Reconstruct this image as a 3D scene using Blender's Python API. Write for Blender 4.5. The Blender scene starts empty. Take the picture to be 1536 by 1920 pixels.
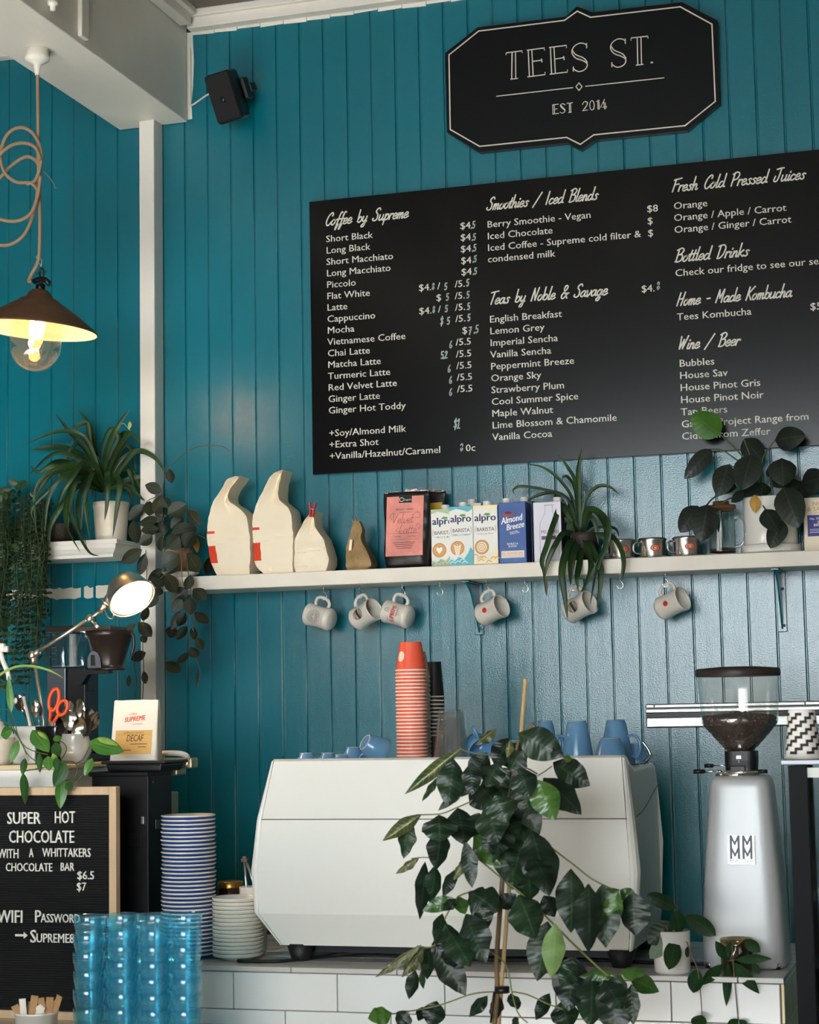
import bpy, bmesh, math, random
from mathutils import Vector, Matrix
R_ = math.radians
scn = bpy.context.scene
COL = scn.collection

# ------------------------------------------------------------ camera
F_PX = 3530.0                       # focal length in pixels of the 1536x1920 frame
CAM = Vector((0.0, -6.0, 1.62))
YAW, PITCH, ROLL = R_(16.88), R_(6.18), R_(-1.066)
_f = Vector((-math.sin(YAW)*math.cos(PITCH), math.cos(YAW)*math.cos(PITCH), math.sin(PITCH)))
_r0 = Vector((math.cos(YAW), math.sin(YAW), 0)); _u0 = _r0.cross(_f)
_r = math.cos(ROLL)*_r0 + math.sin(ROLL)*_u0
_u = -math.sin(ROLL)*_r0 + math.cos(ROLL)*_u0
cam_d = bpy.data.cameras.new('camera'); cam = bpy.data.objects.new('camera', cam_d); COL.objects.link(cam)
M = Matrix((_r, _u, -_f)).transposed().to_4x4(); M.translation = CAM; cam.matrix_world = M
cam_d.sensor_fit = 'VERTICAL'; cam_d.sensor_height = 36.0; cam_d.lens = 36.0*F_PX/1920.0
cam_d.clip_start = 0.05; cam_d.clip_end = 100
cam_d.dof.use_dof = True; cam_d.dof.focus_distance = 6.0; cam_d.dof.aperture_fstop = 6.5
scn.camera = cam

# ------------------------------------------------------------ light and exposure
scn.view_settings.view_transform = 'Standard'; scn.view_settings.look = 'None'
scn.view_settings.exposure = -0.22; scn.view_settings.gamma = 1.0; scn.view_settings.use_curve_mapping = False
world = bpy.data.worlds.new('room_ambient'); scn.world = world; world.use_nodes = True
bg = world.node_tree.nodes['Background']; bg.inputs[0].default_value = (0.80, 0.90, 1.0, 1); bg.inputs[1].default_value = 0.6

def area(name, loc, target, sx, sy, power, col):
    d = bpy.data.lights.new(name, 'AREA'); d.shape = 'RECTANGLE'; d.size = sx; d.size_y = sy; d.energy = power; d.color = col; d.spread = R_(62)
    o = bpy.data.objects.new(name, d); COL.objects.link(o); o.location = loc
    o.rotation_euler = (Vector(target)-Vector(loc)).to_track_quat('-Z', 'Y').to_euler()
    return o
# daylight through the street windows behind the photographer
WIN = [(-3.30, -2.47), (-2.37, -1.54), (-1.44, -.61), (-.51, .32)]; WZ0, WZ1, WY = 1.3, 3.5, -8.5
for x0, x1 in WIN:
    area('window_daylight', ((x0+x1)/2, WY-.12, (WZ0+WZ1)/2), ((x0+x1)/2-1.1, 0, (WZ0+WZ1)/2-1.15), x1-x0, WZ1-WZ0, 18.5, (0.91, 0.97, 1.0))

sd = bpy.data.lights.new('sunshine', 'SUN'); sd.energy = 205; sd.color = (.97, .985, 1.0); sd.angle = R_(1.5)
sun = bpy.data.objects.new('sunshine', sd); COL.objects.link(sun); sun.location = (-3, -14, 8)
sun.rotation_euler = Vector((-.30, .76, -.54)).to_track_quat('-Z', 'Y').to_euler()     # falls through the street windows on to the floor only

cy = scn.cycles
cy.use_denoising = True; cy.max_bounces = 10; cy.transparent_max_bounces = 24; cy.transmission_bounces = 10
cy.diffuse_bounces = 4; cy.glossy_bounces = 5; cy.caustics_reflective = False; cy.caustics_refractive = False
cy.sample_clamp_indirect = 24.0

# ------------------------------------------------------------ from the photograph to the place
def ray(px, py): return _f + _r*((px-768)/F_PX) - _u*((py-960)/F_PX)
def at(px, py, y):
    d = ray(px, py); return CAM + d*((y-CAM.y)/d.y)
def atz(px, py, z):
    d = ray(px, py); return CAM + d*((z-CAM.z)/d.z)
def atx(px, py, x):
    d = ray(px, py); return CAM + d*((x-CAM.x)/d.x)
def mpp(y, px=768, py=960):          # metres per pixel at depth y
    p = at(px, py, y); return (p-CAM).dot(_f)/F_PX

# ------------------------------------------------------------ colours and materials
def lin(c): return tuple(((v/255)/12.92 if v/255 <= .04045 else (((v/255)+.055)/1.055)**2.4) for v in c)
_mats = {}
def mat(name, rgb, rough=.5, metal=0, spec=.5, coat=0, bump=0, bscale=200, var=0, vscale=8, emit=None, estr=0, trans=0, ior=1.45, alpha=1, vstretch=(1,1,1), bstretch=(1,1,1), sheen=0):
    if name in _mats: return _mats[name]
    m = bpy.data.materials.new(name); m.use_nodes = True; _mats[name] = m
    nt = m.node_tree; b = nt.nodes['Principled BSDF']; c = lin(rgb)
    b.inputs['Base Color'].default_value = (*c, 1); b.inputs['Roughness'].default_value = rough
    b.inputs['Metallic'].default_value = metal; b.inputs['Specular IOR Level'].default_value = spec
    b.inputs['Coat Weight'].default_value = coat; b.inputs['Coat Roughness'].default_value = .1
    b.inputs['Transmission Weight'].default_value = trans; b.inputs['IOR'].default_value = ior
    b.inputs['Alpha'].default_value = alpha
    if emit: b.inputs['Emission Color'].default_value = (*lin(emit), 1); b.inputs['Emission Strength'].default_value = estr
    if bump or var:
        tc = nt.nodes.new('ShaderNodeTexCoord')
    if bump:
        mp = nt.nodes.new('ShaderNodeMapping'); mp.inputs['Scale'].default_value = bstretch
        n = nt.nodes.new('ShaderNodeTexNoise'); n.inputs['Scale'].default_value = bscale; n.inputs['Detail'].default_value = 3
        bp = nt.nodes.new('ShaderNodeBump'); bp.inputs['Strength'].default_value = bump; bp.inputs['Distance'].default_value = .002
        nt.links.new(tc.outputs['Object'], mp.inputs[0]); nt.links.new(mp.outputs[0], n.inputs['Vector'])
        nt.links.new(n.outputs[0], bp.inputs['Height']); nt.links.new(bp.outputs[0], b.inputs['Normal'])
    if var:
        mp2 = nt.nodes.new('ShaderNodeMapping'); mp2.inputs['Scale'].default_value = vstretch
        n2 = nt.nodes.new('ShaderNodeTexNoise'); n2.inputs['Scale'].default_value = vscale; n2.inputs['Detail'].default_value = 5
        cr = nt.nodes.new('ShaderNodeValToRGB')
        cr.color_ramp.elements[0].position = .3; cr.color_ramp.elements[1].position = .7
        cr.color_ramp.elements[0].color = (*[v*(1-var) for v in c], 1); cr.color_ramp.elements[1].color = (*[min(1, v*(1+var)) for v in c], 1)
        nt.links.new(tc.outputs['Object'], mp2.inputs[0]); nt.links.new(mp2.outputs[0], n2.inputs['Vector'])
        nt.links.new(n2.outputs[0], cr.inputs[0]); nt.links.new(cr.outputs[0], b.inputs['Base Color'])
    return m

def glass(name, tint=(255, 255, 255), rough=.02, refl=1.0, face=0.0, milk=0.0, milk_rgb=(230, 230, 230)):
    """thin clear glass or plastic: lets light and sight through, reflects at grazing angles"""
    if name in _mats: return _mats[name]
    m = bpy.data.materials.new(name); m.use_nodes = True; _mats[name] = m
    nt = m.node_tree; nt.nodes.remove(nt.nodes['Principled BSDF']); out = nt.nodes['Material Output']
    t = nt.nodes.new('ShaderNodeBsdfTransparent'); t.inputs[0].default_value = (*lin(tint), 1)
    g = nt.nodes.new('ShaderNodeBsdfGlossy'); g.inputs['Roughness'].default_value = rough; g.inputs[0].default_value = (refl, refl, refl, 1)
    lw = nt.nodes.new('ShaderNodeLayerWeight'); lw.inputs[0].default_value = .5
    pw = nt.nodes.new('ShaderNodeMath'); pw.operation = 'POWER'; pw.inputs[1].default_value = 3.5
    ml = nt.nodes.new('ShaderNodeMath'); ml.operation = 'MULTIPLY'; ml.inputs[1].default_value = .55
    ad = nt.nodes.new('ShaderNodeMath'); ad.operation = 'ADD'; ad.inputs[1].default_value = .04+face; ad.use_clamp = True
    nt.links.new(lw.outputs[1], pw.inputs[0]); nt.links.new(pw.outputs[0], ml.inputs[0]); nt.links.new(ml.outputs[0], ad.inputs[0])
    mx = nt.nodes.new('ShaderNodeMixShader')
    nt.links.new(ad.outputs[0], mx.inputs[0])
    tt = t
    if milk:
        df = nt.nodes.new('ShaderNodeBsdfDiffuse'); df.inputs[0].default_value = (*lin(milk_rgb), 1)
        tt = nt.nodes.new('ShaderNodeMixShader'); tt.inputs[0].default_value = milk
        nt.links.new(t.outputs[0], tt.inputs[1]); nt.links.new(df.outputs[0], tt.inputs[2])
    nt.links.new(tt.outputs[0], mx.inputs[1]); nt.links.new(g.outputs[0], mx.inputs[2]); nt.links.new(mx.outputs[0], out.inputs[0])
    return m

def leaf_mat(name, rgb, edge=None, rough=.42, vein=(120, 140, 100), vamt=.35, nveins=9, spec=.35, trans=.12, rib=.16):
    """leaf blade: UV runs across (u) and along (v); paler midrib, ribs in relief, mottled green"""
    if name in _mats: return _mats[name]
    m = bpy.data.materials.new(name); m.use_nodes = True; _mats[name] = m
    nt = m.node_tree; N = nt.nodes.new; L = nt.links.new; b = nt.nodes['Principled BSDF']
    uv = N('ShaderNodeUVMap'); sep = N('ShaderNodeSeparateXYZ'); L(uv.outputs[0], sep.inputs[0])
    def mth(op, a, bb=None, clamp=False):
        n = N('ShaderNodeMath'); n.operation = op; n.use_clamp = clamp
        for i, v in enumerate((a, bb)):
            if v is None: continue
            if isinstance(v, (int, float)): n.inputs[i].default_value = v
            else: L(v, n.inputs[i])
        return n.outputs[0]
    ua = mth('ABSOLUTE', mth('SUBTRACT', sep.outputs[0], .5))
    mid = mth('SUBTRACT', 1.0, mth('DIVIDE', ua, .045), True)
    ph = mth('ADD', mth('MULTIPLY', sep.outputs[1], float(nveins)), mth('MULTIPLY', ua, -2.2))
    saw = mth('ABSOLUTE', mth('SUBTRACT', mth('FRACT', ph), .5))
    ribs = mth('SUBTRACT', 1.0, mth('DIVIDE', saw, .09), True)
    tot = mth('ADD', mid, mth('MULTIPLY', ribs, .35), True)
    geo = N('ShaderNodeTexCoord'); nz = N('ShaderNodeTexNoise'); nz.inputs['Scale'].default_value = 14; nz.inputs['Detail'].default_value = 3
    L(geo.outputs['Object'], nz.inputs['Vector'])
    cr = N('ShaderNodeValToRGB'); c = lin(rgb); e = lin(edge or tuple(v*.55 for v in rgb))
    cr.color_ramp.elements[0].position = .35; cr.color_ramp.elements[1].position = .68
    cr.color_ramp.elements[0].color = (*e, 1); cr.color_ramp.elements[1].color = (*c, 1); L(nz.outputs[0], cr.inputs[0])
    mx = N('ShaderNodeMix'); mx.data_type = 'RGBA'; L(mth('MULTIPLY', tot, vamt), mx.inputs['Factor'])
    L(cr.outputs[0], mx.inputs['A']); mx.inputs['B'].default_value = (*lin(vein), 1)
    L(mx.outputs['Result'], b.inputs['Base Color'])
    bp = N('ShaderNodeBump'); bp.inputs['Strength'].default_value = rib; bp.inputs['Distance'].default_value = .004
    L(mth('MULTIPLY', saw, 1.0), bp.inputs['Height']); L(bp.outputs[0], b.inputs['Normal'])
    b.inputs['Roughness'].default_value = rough; b.inputs['Specular IOR Level'].default_value = spec
    b.inputs['Subsurface Weight'].default_value = 0
    if trans:
        tl = N('ShaderNodeBsdfTranslucent'); L(mx.outputs['Result'], tl.inputs[0])
        ms = N('ShaderNodeMixShader'); ms.inputs[0].default_value = trans
        L(b.outputs[0], ms.inputs[1]); L(tl.outputs[0], ms.inputs[2]); L(ms.outputs[0], nt.nodes['Material Output'].inputs[0])
    return m

# ------------------------------------------------------------ mesh helper
def smooth_pts(pts, n=6):
    P = [Vector(p) for p in pts]
    if len(P) < 3 or n < 2: return P
    out = []
    for i in range(len(P)-1):
        p0 = P[max(i-1, 0)]; p1 = P[i]; p2 = P[i+1]; p3 = P[min(i+2, len(P)-1)]
        for k in range(n):
            t = k/n
            out.append(.5*((2*p1)+(p2-p0)*t+(2*p0-5*p1+4*p2-p3)*t*t+(3*p1-p0-3*p2+p3)*t**3))
    out.append(P[-1]); return out

class MB:
    def __init__(s):
        s.bm = bmesh.new(); s.uv = s.bm.loops.layers.uv.new('UVMap')
    def quad(s, vs, uvs=None, mi=0, smooth=False):
        try: f = s.bm.faces.new(vs)
        except ValueError: return
        f.material_index = mi; f.smooth = smooth
        if uvs:
            for l, c in zip(f.loops, uvs): l[s.uv].uv = c
        return f
    def box(s, c, d, rot=None, bev=0, mi=0, seg=2, taper=None):
        bm = bmesh.new()
        r = bmesh.ops.create_cube(bm, size=1.0)
        for v in bm.verts:
            v.co = Vector((v.co.x*d[0], v.co.y*d[1], v.co.z*d[2]))
            if taper and v.co.z > 0: v.co.x *= taper[0]; v.co.y *= taper[1]
        if bev: bmesh.ops.bevel(bm, geom=list(bm.edges), offset=bev, segments=seg, affect='EDGES', profile=.5)
        for v in bm.verts: v.co = (rot @ v.co if rot else v.co) + Vector(c)
        s._merge(bm, mi); return s
    def _merge(s, bm, mi=0, smooth=False):
        mp = {}
        for v in bm.verts: mp[v] = s.bm.verts.new(v.co)
        for f in bm.faces:
            try: nf = s.bm.faces.new([mp[v] for v in f.verts])
            except ValueError: continue
            nf.material_index = mi; nf.smooth = smooth or f.smooth
        bm.free()
    def lathe(s, prof, c=(0, 0, 0), seg=32, axis=None, mi=0, smooth=True, a0=0, a1=2*math.pi, fn=None):
        """prof: list of (radius, height); revolved about z, then turned so that z -> axis"""
        q = Vector((0, 0, 1)).rotation_difference(Vector(axis)) if axis is not None else None
        full = abs(a1-a0-2*math.pi) < 1e-6; n = seg if full else seg+1
        rings = []
        for r, z in prof:
            if r < 1e-6: ps = [Vector((0, 0, z))]
            else: ps = [Vector((r*math.cos(a0+(a1-a0)*k/seg), r*math.sin(a0+(a1-a0)*k/seg), z)) for k in range(n)]
            if fn: ps = [fn(p) for p in ps]
            if q: ps = [q @ p for p in ps]
            rings.append([s.bm.verts.new(p+Vector(c)) for p in ps])
        for A, B in zip(rings, rings[1:]):
            m = seg
            for k in range(m):
                k2 = (k+1) % n
                if len(A) == 1 and len(B) == 1: continue
                if len(A) == 1: vs = [A[0], B[k2], B[k]]
                elif len(B) == 1: vs = [A[k], A[k2], B[0]]
                else: vs = [A[k], A[k2], B[k2], B[k]]
                s.quad(vs, None, mi, smooth)
        return s
    def tube(s, pts, r, seg=8, mi=0, cap=True, sm=0, r1=None):
        P = smooth_pts(pts, sm) if sm else [Vector(p) for p in pts]
        n = len(P); rings = []; prev = None
        for i, p in enumerate(P):
            t = (P[min(i+1, n-1)]-P[max(i-1, 0)])
            if t.length < 1e-9: t = Vector((0, 0, 1))
            t.normalize()
            if prev is None:
                a = Vector((0, 0, 1)) if abs(t.z) < .9 else Vector((1, 0, 0))
                nx = t.cross(a).normalized()
            else:
                nx = prev - t*prev.dot(t)
                if nx.length < 1e-6: nx = t.orthogonal()
                nx.normalize()
            prev = nx; ny = t.cross(nx)
            rr = r if r1 is None else r+(r1-r)*i/max(1, n-1)
            rings.append([s.bm.verts.new(p+nx*rr*math.cos(2*math.pi*k/seg)+ny*rr*math.sin(2*math.pi*k/seg)) for k in range(seg)])
        for A, B in zip(rings, rings[1:]):
            for k in range(seg): s.quad([A[k], A[(k+1) % seg], B[(k+1) % seg], B[k]], None, mi, True)
        if cap and n > 1:
            s.quad(list(reversed(rings[0])), None, mi); s.quad(rings[-1], None, mi)
        return s
    def prism(s, poly, o, ux, uy, depth, mi=0, bev=0):
        """2D outline in the plane (o, ux, uy), given thickness along ux x uy; front at o"""
        ux = Vector(ux); uy = Vector(uy); nz = ux.cross(uy).normalized(); o = Vector(o)
        bm = bmesh.new()
        a = [bm.verts.new(o+ux*x+uy*y) for x, y in poly]
        f = bm.faces.new(a); r = bmesh.ops.extrude_face_region(bm, geom=[f])
        for v in r['geom']:
            if isinstance(v, bmesh.types.BMVert): v.co -= nz*depth
        bmesh.ops.recalc_face_normals(bm, faces=bm.faces)
        if bev: bmesh.ops.bevel(bm, geom=list(bm.edges), offset=bev, segments=2, affect='EDGES')
        s._merge(bm, mi); return s
    def stroke(s, pts, o, ux, uy, w, sm=5, mi=0, w1=None):
        """flat pen stroke in the plane (o, ux, uy)"""
        P = smooth_pts([Vector((x, y, 0)) for x, y in pts], sm); ux = Vector(ux); uy = Vector(uy); o = Vector(o)
        s.k = (getattr(s, 'k', 0)+1) % 14; o = o+ux.cross(uy).normalized()*s.k*.00003
        n = len(P); pv = None
        for i, p in enumerate(P):
            t = P[min(i+1, n-1)]-P[max(i-1, 0)]
            if t.length < 1e-9: t = Vector((1, 0, 0))
            t.normalize(); nn = Vector((-t.y, t.x, 0))*w/2
            if i == 0: p = p-t*w*.4
            if i == n-1: p = p+t*w*.4
            A, B = [s.bm.verts.new(o+ux*q.x+uy*q.y) for q in (p+nn, p-nn)]
            if pv: s.quad([pv[0], pv[1], B, A], None, mi)
            pv = (A, B)
        return s
    def disc(s, rx, rz, rings=3, seg=20):
        """flat disc in x-z made of small faces, ready to be wrapped"""
        c = s.bm.verts.new((0, 0, 0)); pv = None
        for k in range(1, rings+1):
            R = [s.bm.verts.new((rx*k/rings*math.cos(2*math.pi*i/seg), 0, rz*k/rings*math.sin(2*math.pi*i/seg))) for i in range(seg)]
            for i in range(seg):
                j = (i+1) % seg
                if pv: s.quad([pv[i], pv[j], R[j], R[i]])
                else: s.quad([c, R[j], R[i]])
            pv = R
        return s
    def text(s, body, o, ux, uy, size, xs=1.0, align='LEFT', shear=0, mi=0, width=None, bold=0, res=2, depth=0):
        c = bpy.data.curves.new('text_tmp', 'FONT'); c.body = body; c.size = 1; c.align_x = align; c.resolution_u = res
        c.shear = shear; c.extrude = depth
        ob = bpy.data.objects.new('text_tmp', c); me = ob.to_mesh()
        ux = Vector(ux); uy = Vector(uy); o = Vector(o); nz = ux.cross(uy)
        if width and len(me.vertices):
            x0 = min(v.co.x for v in me.vertices); x1 = max(v.co.x for v in me.vertices); xs = width/size/(x1-x0)
        for k, dx in enumerate((-bold, bold) if bold else (0,)):          # heavier weight: the face set twice, a hair apart
            vs = [s.bm.verts.new(o+ux*(v.co.x+dx)*size*xs+uy*v.co.y*size+nz*(v.co.z*size+k*.00006)) for v in me.vertices]
            for p in me.polygons: s.quad([vs[i] for i in p.vertices], None, mi)
        ob.to_mesh_clear(); bpy.data.objects.remove(ob); bpy.data.curves.remove(c)
        return s
    def leaf(s, base, tip, width, nrm=None, curl=0.0, fold=.25, wave=0, shape=(.5, 1.0), n=9, mi=0, ctrl=None, rnd=None, sag=0):
        """leaf blade from base to tip; nrm ~ facing direction; curl bends it away; wave ripples the edge"""
        b = Vector(base); t = Vector(tip); ax = t-b; Ln = ax.length
        nrm = Vector(nrm) if nrm is not None else (CAM-(b+t)/2).normalized()
        nrm = nrm-ax*(nrm.dot(ax)/max(1e-9, ax.length_squared)); nrm.normalize()
        if ctrl is None: cpt = (b+t)/2+nrm*curl*Ln
        else: cpt = Vector(ctrl)
        rows = []; us = (0, .25, .5, .75, 1.0)
        pk, pw = shape
        for i in range(n+1):
            v = i/n
            p = b*(1-v)**2+2*cpt*v*(1-v)+t*v*v
            tg = (2*(1-v)*(cpt-b)+2*v*(t-cpt)).normalized()
            sd = tg.cross(nrm)
            if sd.length < 1e-6: sd = tg.orthogonal()
            sd.normalize(); nn = sd.cross(tg)
            # width profile peaking at pk
            q = (v/pk*.5) if v < pk else (.5+(v-pk)/(1-pk)*.5)
            w = width/2*max(0.0, math.sin(math.pi*q))**pw
            if i == 0: w = width*.02
            if i == n: w = width*.012
            row = []
            for k, u in enumerate(us):
                a = (u-.5)*2
                off = sd*a*w - nn*abs(a)*w*fold
                if wave and abs(a) > .4: off += nn*w*wave*math.sin(v*17+(0 if a < 0 else 1.7)+(rnd or 0))*abs(a)
                row.append(s.bm.verts.new(p+off))
            rows.append(row)
        for i in range(n):
            for k in range(4):
                s.quad([rows[i][k], rows[i][k+1], rows[i+1][k+1], rows[i+1][k]],
                       [(us[k], i/n), (us[k+1], i/n), (us[k+1], (i+1)/n), (us[k], (i+1)/n)], mi, True)
        return s
    def blade(s, pts, width, mi=0, sm=5, roll=None, fold=.35):
        """long strap leaf along a space curve"""
        P = smooth_pts(pts, sm); n = len(P); rows = []; us = (0, .5, 1)
        for i, p in enumerate(P):
            v = i/(n-1); t = (P[min(i+1, n-1)]-P[max(i-1, 0)]).normalized()
            cd = (CAM-p).normalized(); sd = t.cross(cd)
            if roll: sd = Matrix.Rotation(roll, 3, t) @ sd
            if sd.length < 1e-6: sd = t.orthogonal()
            sd.normalize(); nn = sd.cross(t)
            w = width/2*(min(1, .55+v*2.5) if v < .3 else 1.0)*(1-max(0, (v-.55)/.45)**1.6*.97)
            rows.append([s.bm.verts.new(p+sd*(u-.5)*2*w-nn*abs(u-.5)*2*w*fold*-1) for u in us])
        for i in range(n-1):
            for k in range(2):
                s.quad([rows[i][k], rows[i][k+1], rows[i+1][k+1], rows[i+1][k]],
                       [(us[k], i/(n-1)), (us[k+1], i/(n-1)), (us[k+1], (i+1)/(n-1)), (us[k], (i+1)/(n-1))], mi, True)
        return s
    def grid(s, f, nu, nv, mi=0, smooth=True, closeu=False):
        V = [[s.bm.verts.new(f(i/nu, j/nv)) for j in range(nv+1)] for i in range(nu if closeu else nu+1)]
        m = len(V)
        for i in range(nu):
            for j in range(nv):
                s.quad([V[i][j], V[(i+1) % m][j], V[(i+1) % m][j+1], V[i][j+1]],
                       [(i/nu, j/nv), ((i+1)/nu, j/nv), ((i+1)/nu, (j+1)/nv), (i/nu, (j+1)/nv)], mi, smooth)
        return V
    def build(s, name, mats, parent=None, loc=None, off=None, smooth=None, fixn=True, sharp=None):
        if off is not None:
            o = Vector(off)
            for v in s.bm.verts: v.co -= o
        if fixn: bmesh.ops.recalc_face_normals(s.bm, faces=s.bm.faces)
        me = bpy.data.meshes.new(name); s.bm.to_mesh(me); s.bm.free()
        for m in (mats if isinstance(mats, (list, tuple)) else [mats]): me.materials.append(m)
        if smooth is not None:
            for p in me.polygons: p.use_smooth = smooth
        if sharp: me.set_sharp_from_angle(angle=R_(sharp))
        o = bpy.data.objects.new(name, me); COL.objects.link(o)
        if parent is not None: o.parent = parent
        if loc is not None: o.location = loc
        return o

def tag(o, label, cat, group=None, kind=None):
    o['label'] = label; o['category'] = cat
    if group: o['group'] = group
    if kind: o['kind'] = kind
    return o
def thing(name, loc, label, cat, group=None, rz=0, rot=None):
    o = bpy.data.objects.new(name, None); o.empty_display_size = .05; COL.objects.link(o); o.location = loc
    o.rotation_euler = rot if rot else (0, 0, rz)
    return tag(o, label, cat, group)
def dup(root, loc=None, rot=None, label=None, scale=None):
    """a copy of a thing with copies of its parts and their parts"""
    r = root.copy(); COL.objects.link(r)
    if loc is not None: r.location = loc
    if rot is not None: r.rotation_euler = rot
    if scale is not None: r.scale = scale
    if label: r['label'] = label
    for ch in list(root.children):
        c = ch.copy(); COL.objects.link(c); c.parent = r
        for g in list(ch.children):
            d = g.copy(); COL.objects.link(d); d.parent = c
    return r
def struct(o):
    o['kind'] = 'structure'; return o
def ordinal(n): return ('first second third fourth fifth sixth seventh eighth ninth tenth eleventh twelfth thirteenth fourteenth fifteenth sixteenth seventeenth eighteenth nineteenth twentieth twenty-first twenty-second twenty-third twenty-fourth twenty-fifth twenty-sixth twenty-seventh twenty-eighth twenty-ninth thirtieth thirty-first thirty-second thirty-third thirty-fourth thirty-fifth').split()[n-1]
XA, ZA = Vector((1, 0, 0)), Vector((0, 0, 1))

# common materials
WHITE = mat('white_paint', (226, 222, 212), .45, bump=.25, bscale=60, var=.04, vscale=5)
BLACKP = mat('black_plastic', (13, 14, 16), .4)
BLACKM = mat('black_metal', (16, 16, 18), .35, .3)
STEEL = mat('brushed_steel', (190, 188, 184), .28, 1)
CHROME = mat('polished_chrome', (214, 212, 208), .1, 1)
CERAM = mat('white_glazed_ceramic', (222, 220, 212), .16, coat=.3)
CLEAR = glass('clear_glass', (246, 249, 248), .02)
BAMBOO = mat('pale_bamboo', (205, 172, 124), .55, var=.15, vscale=30, vstretch=(1, 1, .1))
SOIL = mat('potting_soil', (40, 30, 22), .9, bump=1, bscale=150)
STEM = mat('green_stem', (66, 84, 40), .5)
STEMB = mat('brown_stem', (112, 88, 56), .6)
PAPER = mat('cream_kraft_paper', (236, 224, 198), .75, bump=.5, bscale=24)
INK = mat('dark_print', (44, 40, 48), .6)
REDINK = mat('orange_red_print', (214, 62, 32), .6)
# ------------------------------------------------------------ room shell
CEIL = 4.12
def teal_paint():
    m = bpy.data.materials.new('teal_board_paint'); m.use_nodes = True; nt = m.node_tree; N = nt.nodes.new; L = nt.links.new
    b = nt.nodes['Principled BSDF']; tc = N('ShaderNodeTexCoord')
    def noise(scale, detail, st=(1, 1, 1)):
        mp = N('ShaderNodeMapping'); mp.inputs['Scale'].default_value = st; L(tc.outputs['Object'], mp.inputs[0])
        n = N('ShaderNodeTexNoise'); n.inputs['Scale'].default_value = scale; n.inputs['Detail'].default_value = detail; L(mp.outputs[0], n.inputs['Vector']); return n.outputs[0]
    def mth(op, a, bb=None, clamp=False):
        n = N('ShaderNodeMath'); n.operation = op; n.use_clamp = clamp
        for i, v in enumerate((a, bb)):
            if v is None: continue
            if isinstance(v, (int, float)): n.inputs[i].default_value = v
            else: L(v, n.inputs[i])
        return n.outputs[0]
    base = N('ShaderNodeValToRGB'); L(noise(2.2, 6, (1, 1, .25)), base.inputs[0])
    base.color_ramp.elements[0].position = .35; base.color_ramp.elements[1].position = .7
    base.color_ramp.elements[0].color = (*lin((0, 101, 115)), 1); base.color_ramp.elements[1].color = (*lin((0, 111, 127)), 1)
    sx = N('ShaderNodeSeparateXYZ'); L(tc.outputs['Object'], sx.inputs[0])
    fr = mth('FRACT', mth('DIVIDE', mth('ADD', sx.outputs[0], 3.3267+.0873*20), .0873))
    d = mth('MULTIPLY', mth('MINIMUM', fr, mth('SUBTRACT', 1.0, fr)), .0873)      # distance to the joint
    edge = mth('SUBTRACT', 1.0, mth('DIVIDE', mth('ABSOLUTE', mth('SUBTRACT', d, .0040)), .0024), True)
    chips = mth('MULTIPLY', mth('SUBTRACT', noise(9, 8, (1, 1, .22)), .46), 7.0, True)
    low = mth('MULTIPLY', mth('SUBTRACT', 2.75, sx.outputs[2]), 1.2, True)        # most wear below head height of the boards
    wear = mth('MULTIPLY', mth('MULTIPLY', edge, chips), mth('ADD', mth('MULTIPLY', low, .7), .12))
    mx = N('ShaderNodeMix'); mx.data_type = 'RGBA'; L(wear, mx.inputs['Factor']); L(base.outputs[0], mx.inputs['A']); mx.inputs['B'].default_value = (*lin((164, 190, 186)), 1)
    L(mx.outputs['Result'], b.inputs['Base Color'])
    h = mth('ADD', mth('MULTIPLY', noise(230, 3), .8), mth('MULTIPLY', noise(22, 4, (1, 1, .12)), .9))
    bp = N('ShaderNodeBump'); bp.inputs['Strength'].default_value = .38; bp.inputs['Distance'].default_value = .0018
    L(h, bp.inputs['Height']); L(bp.outputs[0], b.inputs['Normal'])
    b.inputs['Roughness'].default_value = .23; b.inputs['Specular IOR Level'].default_value = .85
    return m
TEAL = teal_paint()
wb = MB()
# boards with V joints, 87.3 mm apart
g0, pitch = -3.3267, .0873
prof = [(-5.2, 0.0)]
k = -20
while g0+k*pitch < 2.6:
    g = g0+k*pitch
    if g > -5.1: prof += [(g-.0046, 0.0), (g-.0012, .0055), (g+.0012, .0055), (g+.0046, 0.0)]
    k += 1
prof.append((2.6, 0.0))
zs = [0.0, CEIL+.05]
cols = [[wb.bm.verts.new((x, y, z)) for z in zs] for x, y in prof]
for a, b_ in zip(cols, cols[1:]): wb.quad([a[0], b_[0], b_[1], a[1]])
struct(wb.build('wall_back', TEAL, fixn=False))
# behind the boards: closing slab so no light leaks
struct(MB().box((-1.3, .08, 2.1), (7.9, .1, 4.3)).build('wall_back_backing', mat('dark_timber', (40, 34, 30), .8)))
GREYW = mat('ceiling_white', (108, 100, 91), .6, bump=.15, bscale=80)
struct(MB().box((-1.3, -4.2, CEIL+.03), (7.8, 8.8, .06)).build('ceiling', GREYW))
struct(MB().box((-1.3, -4.2, -.05), (9.0, 8.9, .1)).build('floor', mat('floor_boards', (168, 163, 156), .5, var=.15, vscale=6, vstretch=(1, .1, 1))))
SIDEW = mat('side_wall_paint', (46, 50, 52), .8)
struct(MB().box((-5.2, -4.2, 2.06), (.1, 8.7, 4.12)).build('wall_left', SIDEW))
struct(MB().box((2.65, -4.2, 2.06), (.1, 8.7, 4.12)).build('wall_right', mat('side_wall_beige', (226, 212, 188), .7)))
b = MB(); b.box((-1.3, WY, WZ0/2), (7.8, .1, WZ0)).box((-1.3, WY, (WZ1+4.12)/2), (7.8, .1, 4.12-WZ1))
xs_ = [-5.2]+[v for w in WIN for v in w]+[2.6]
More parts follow.
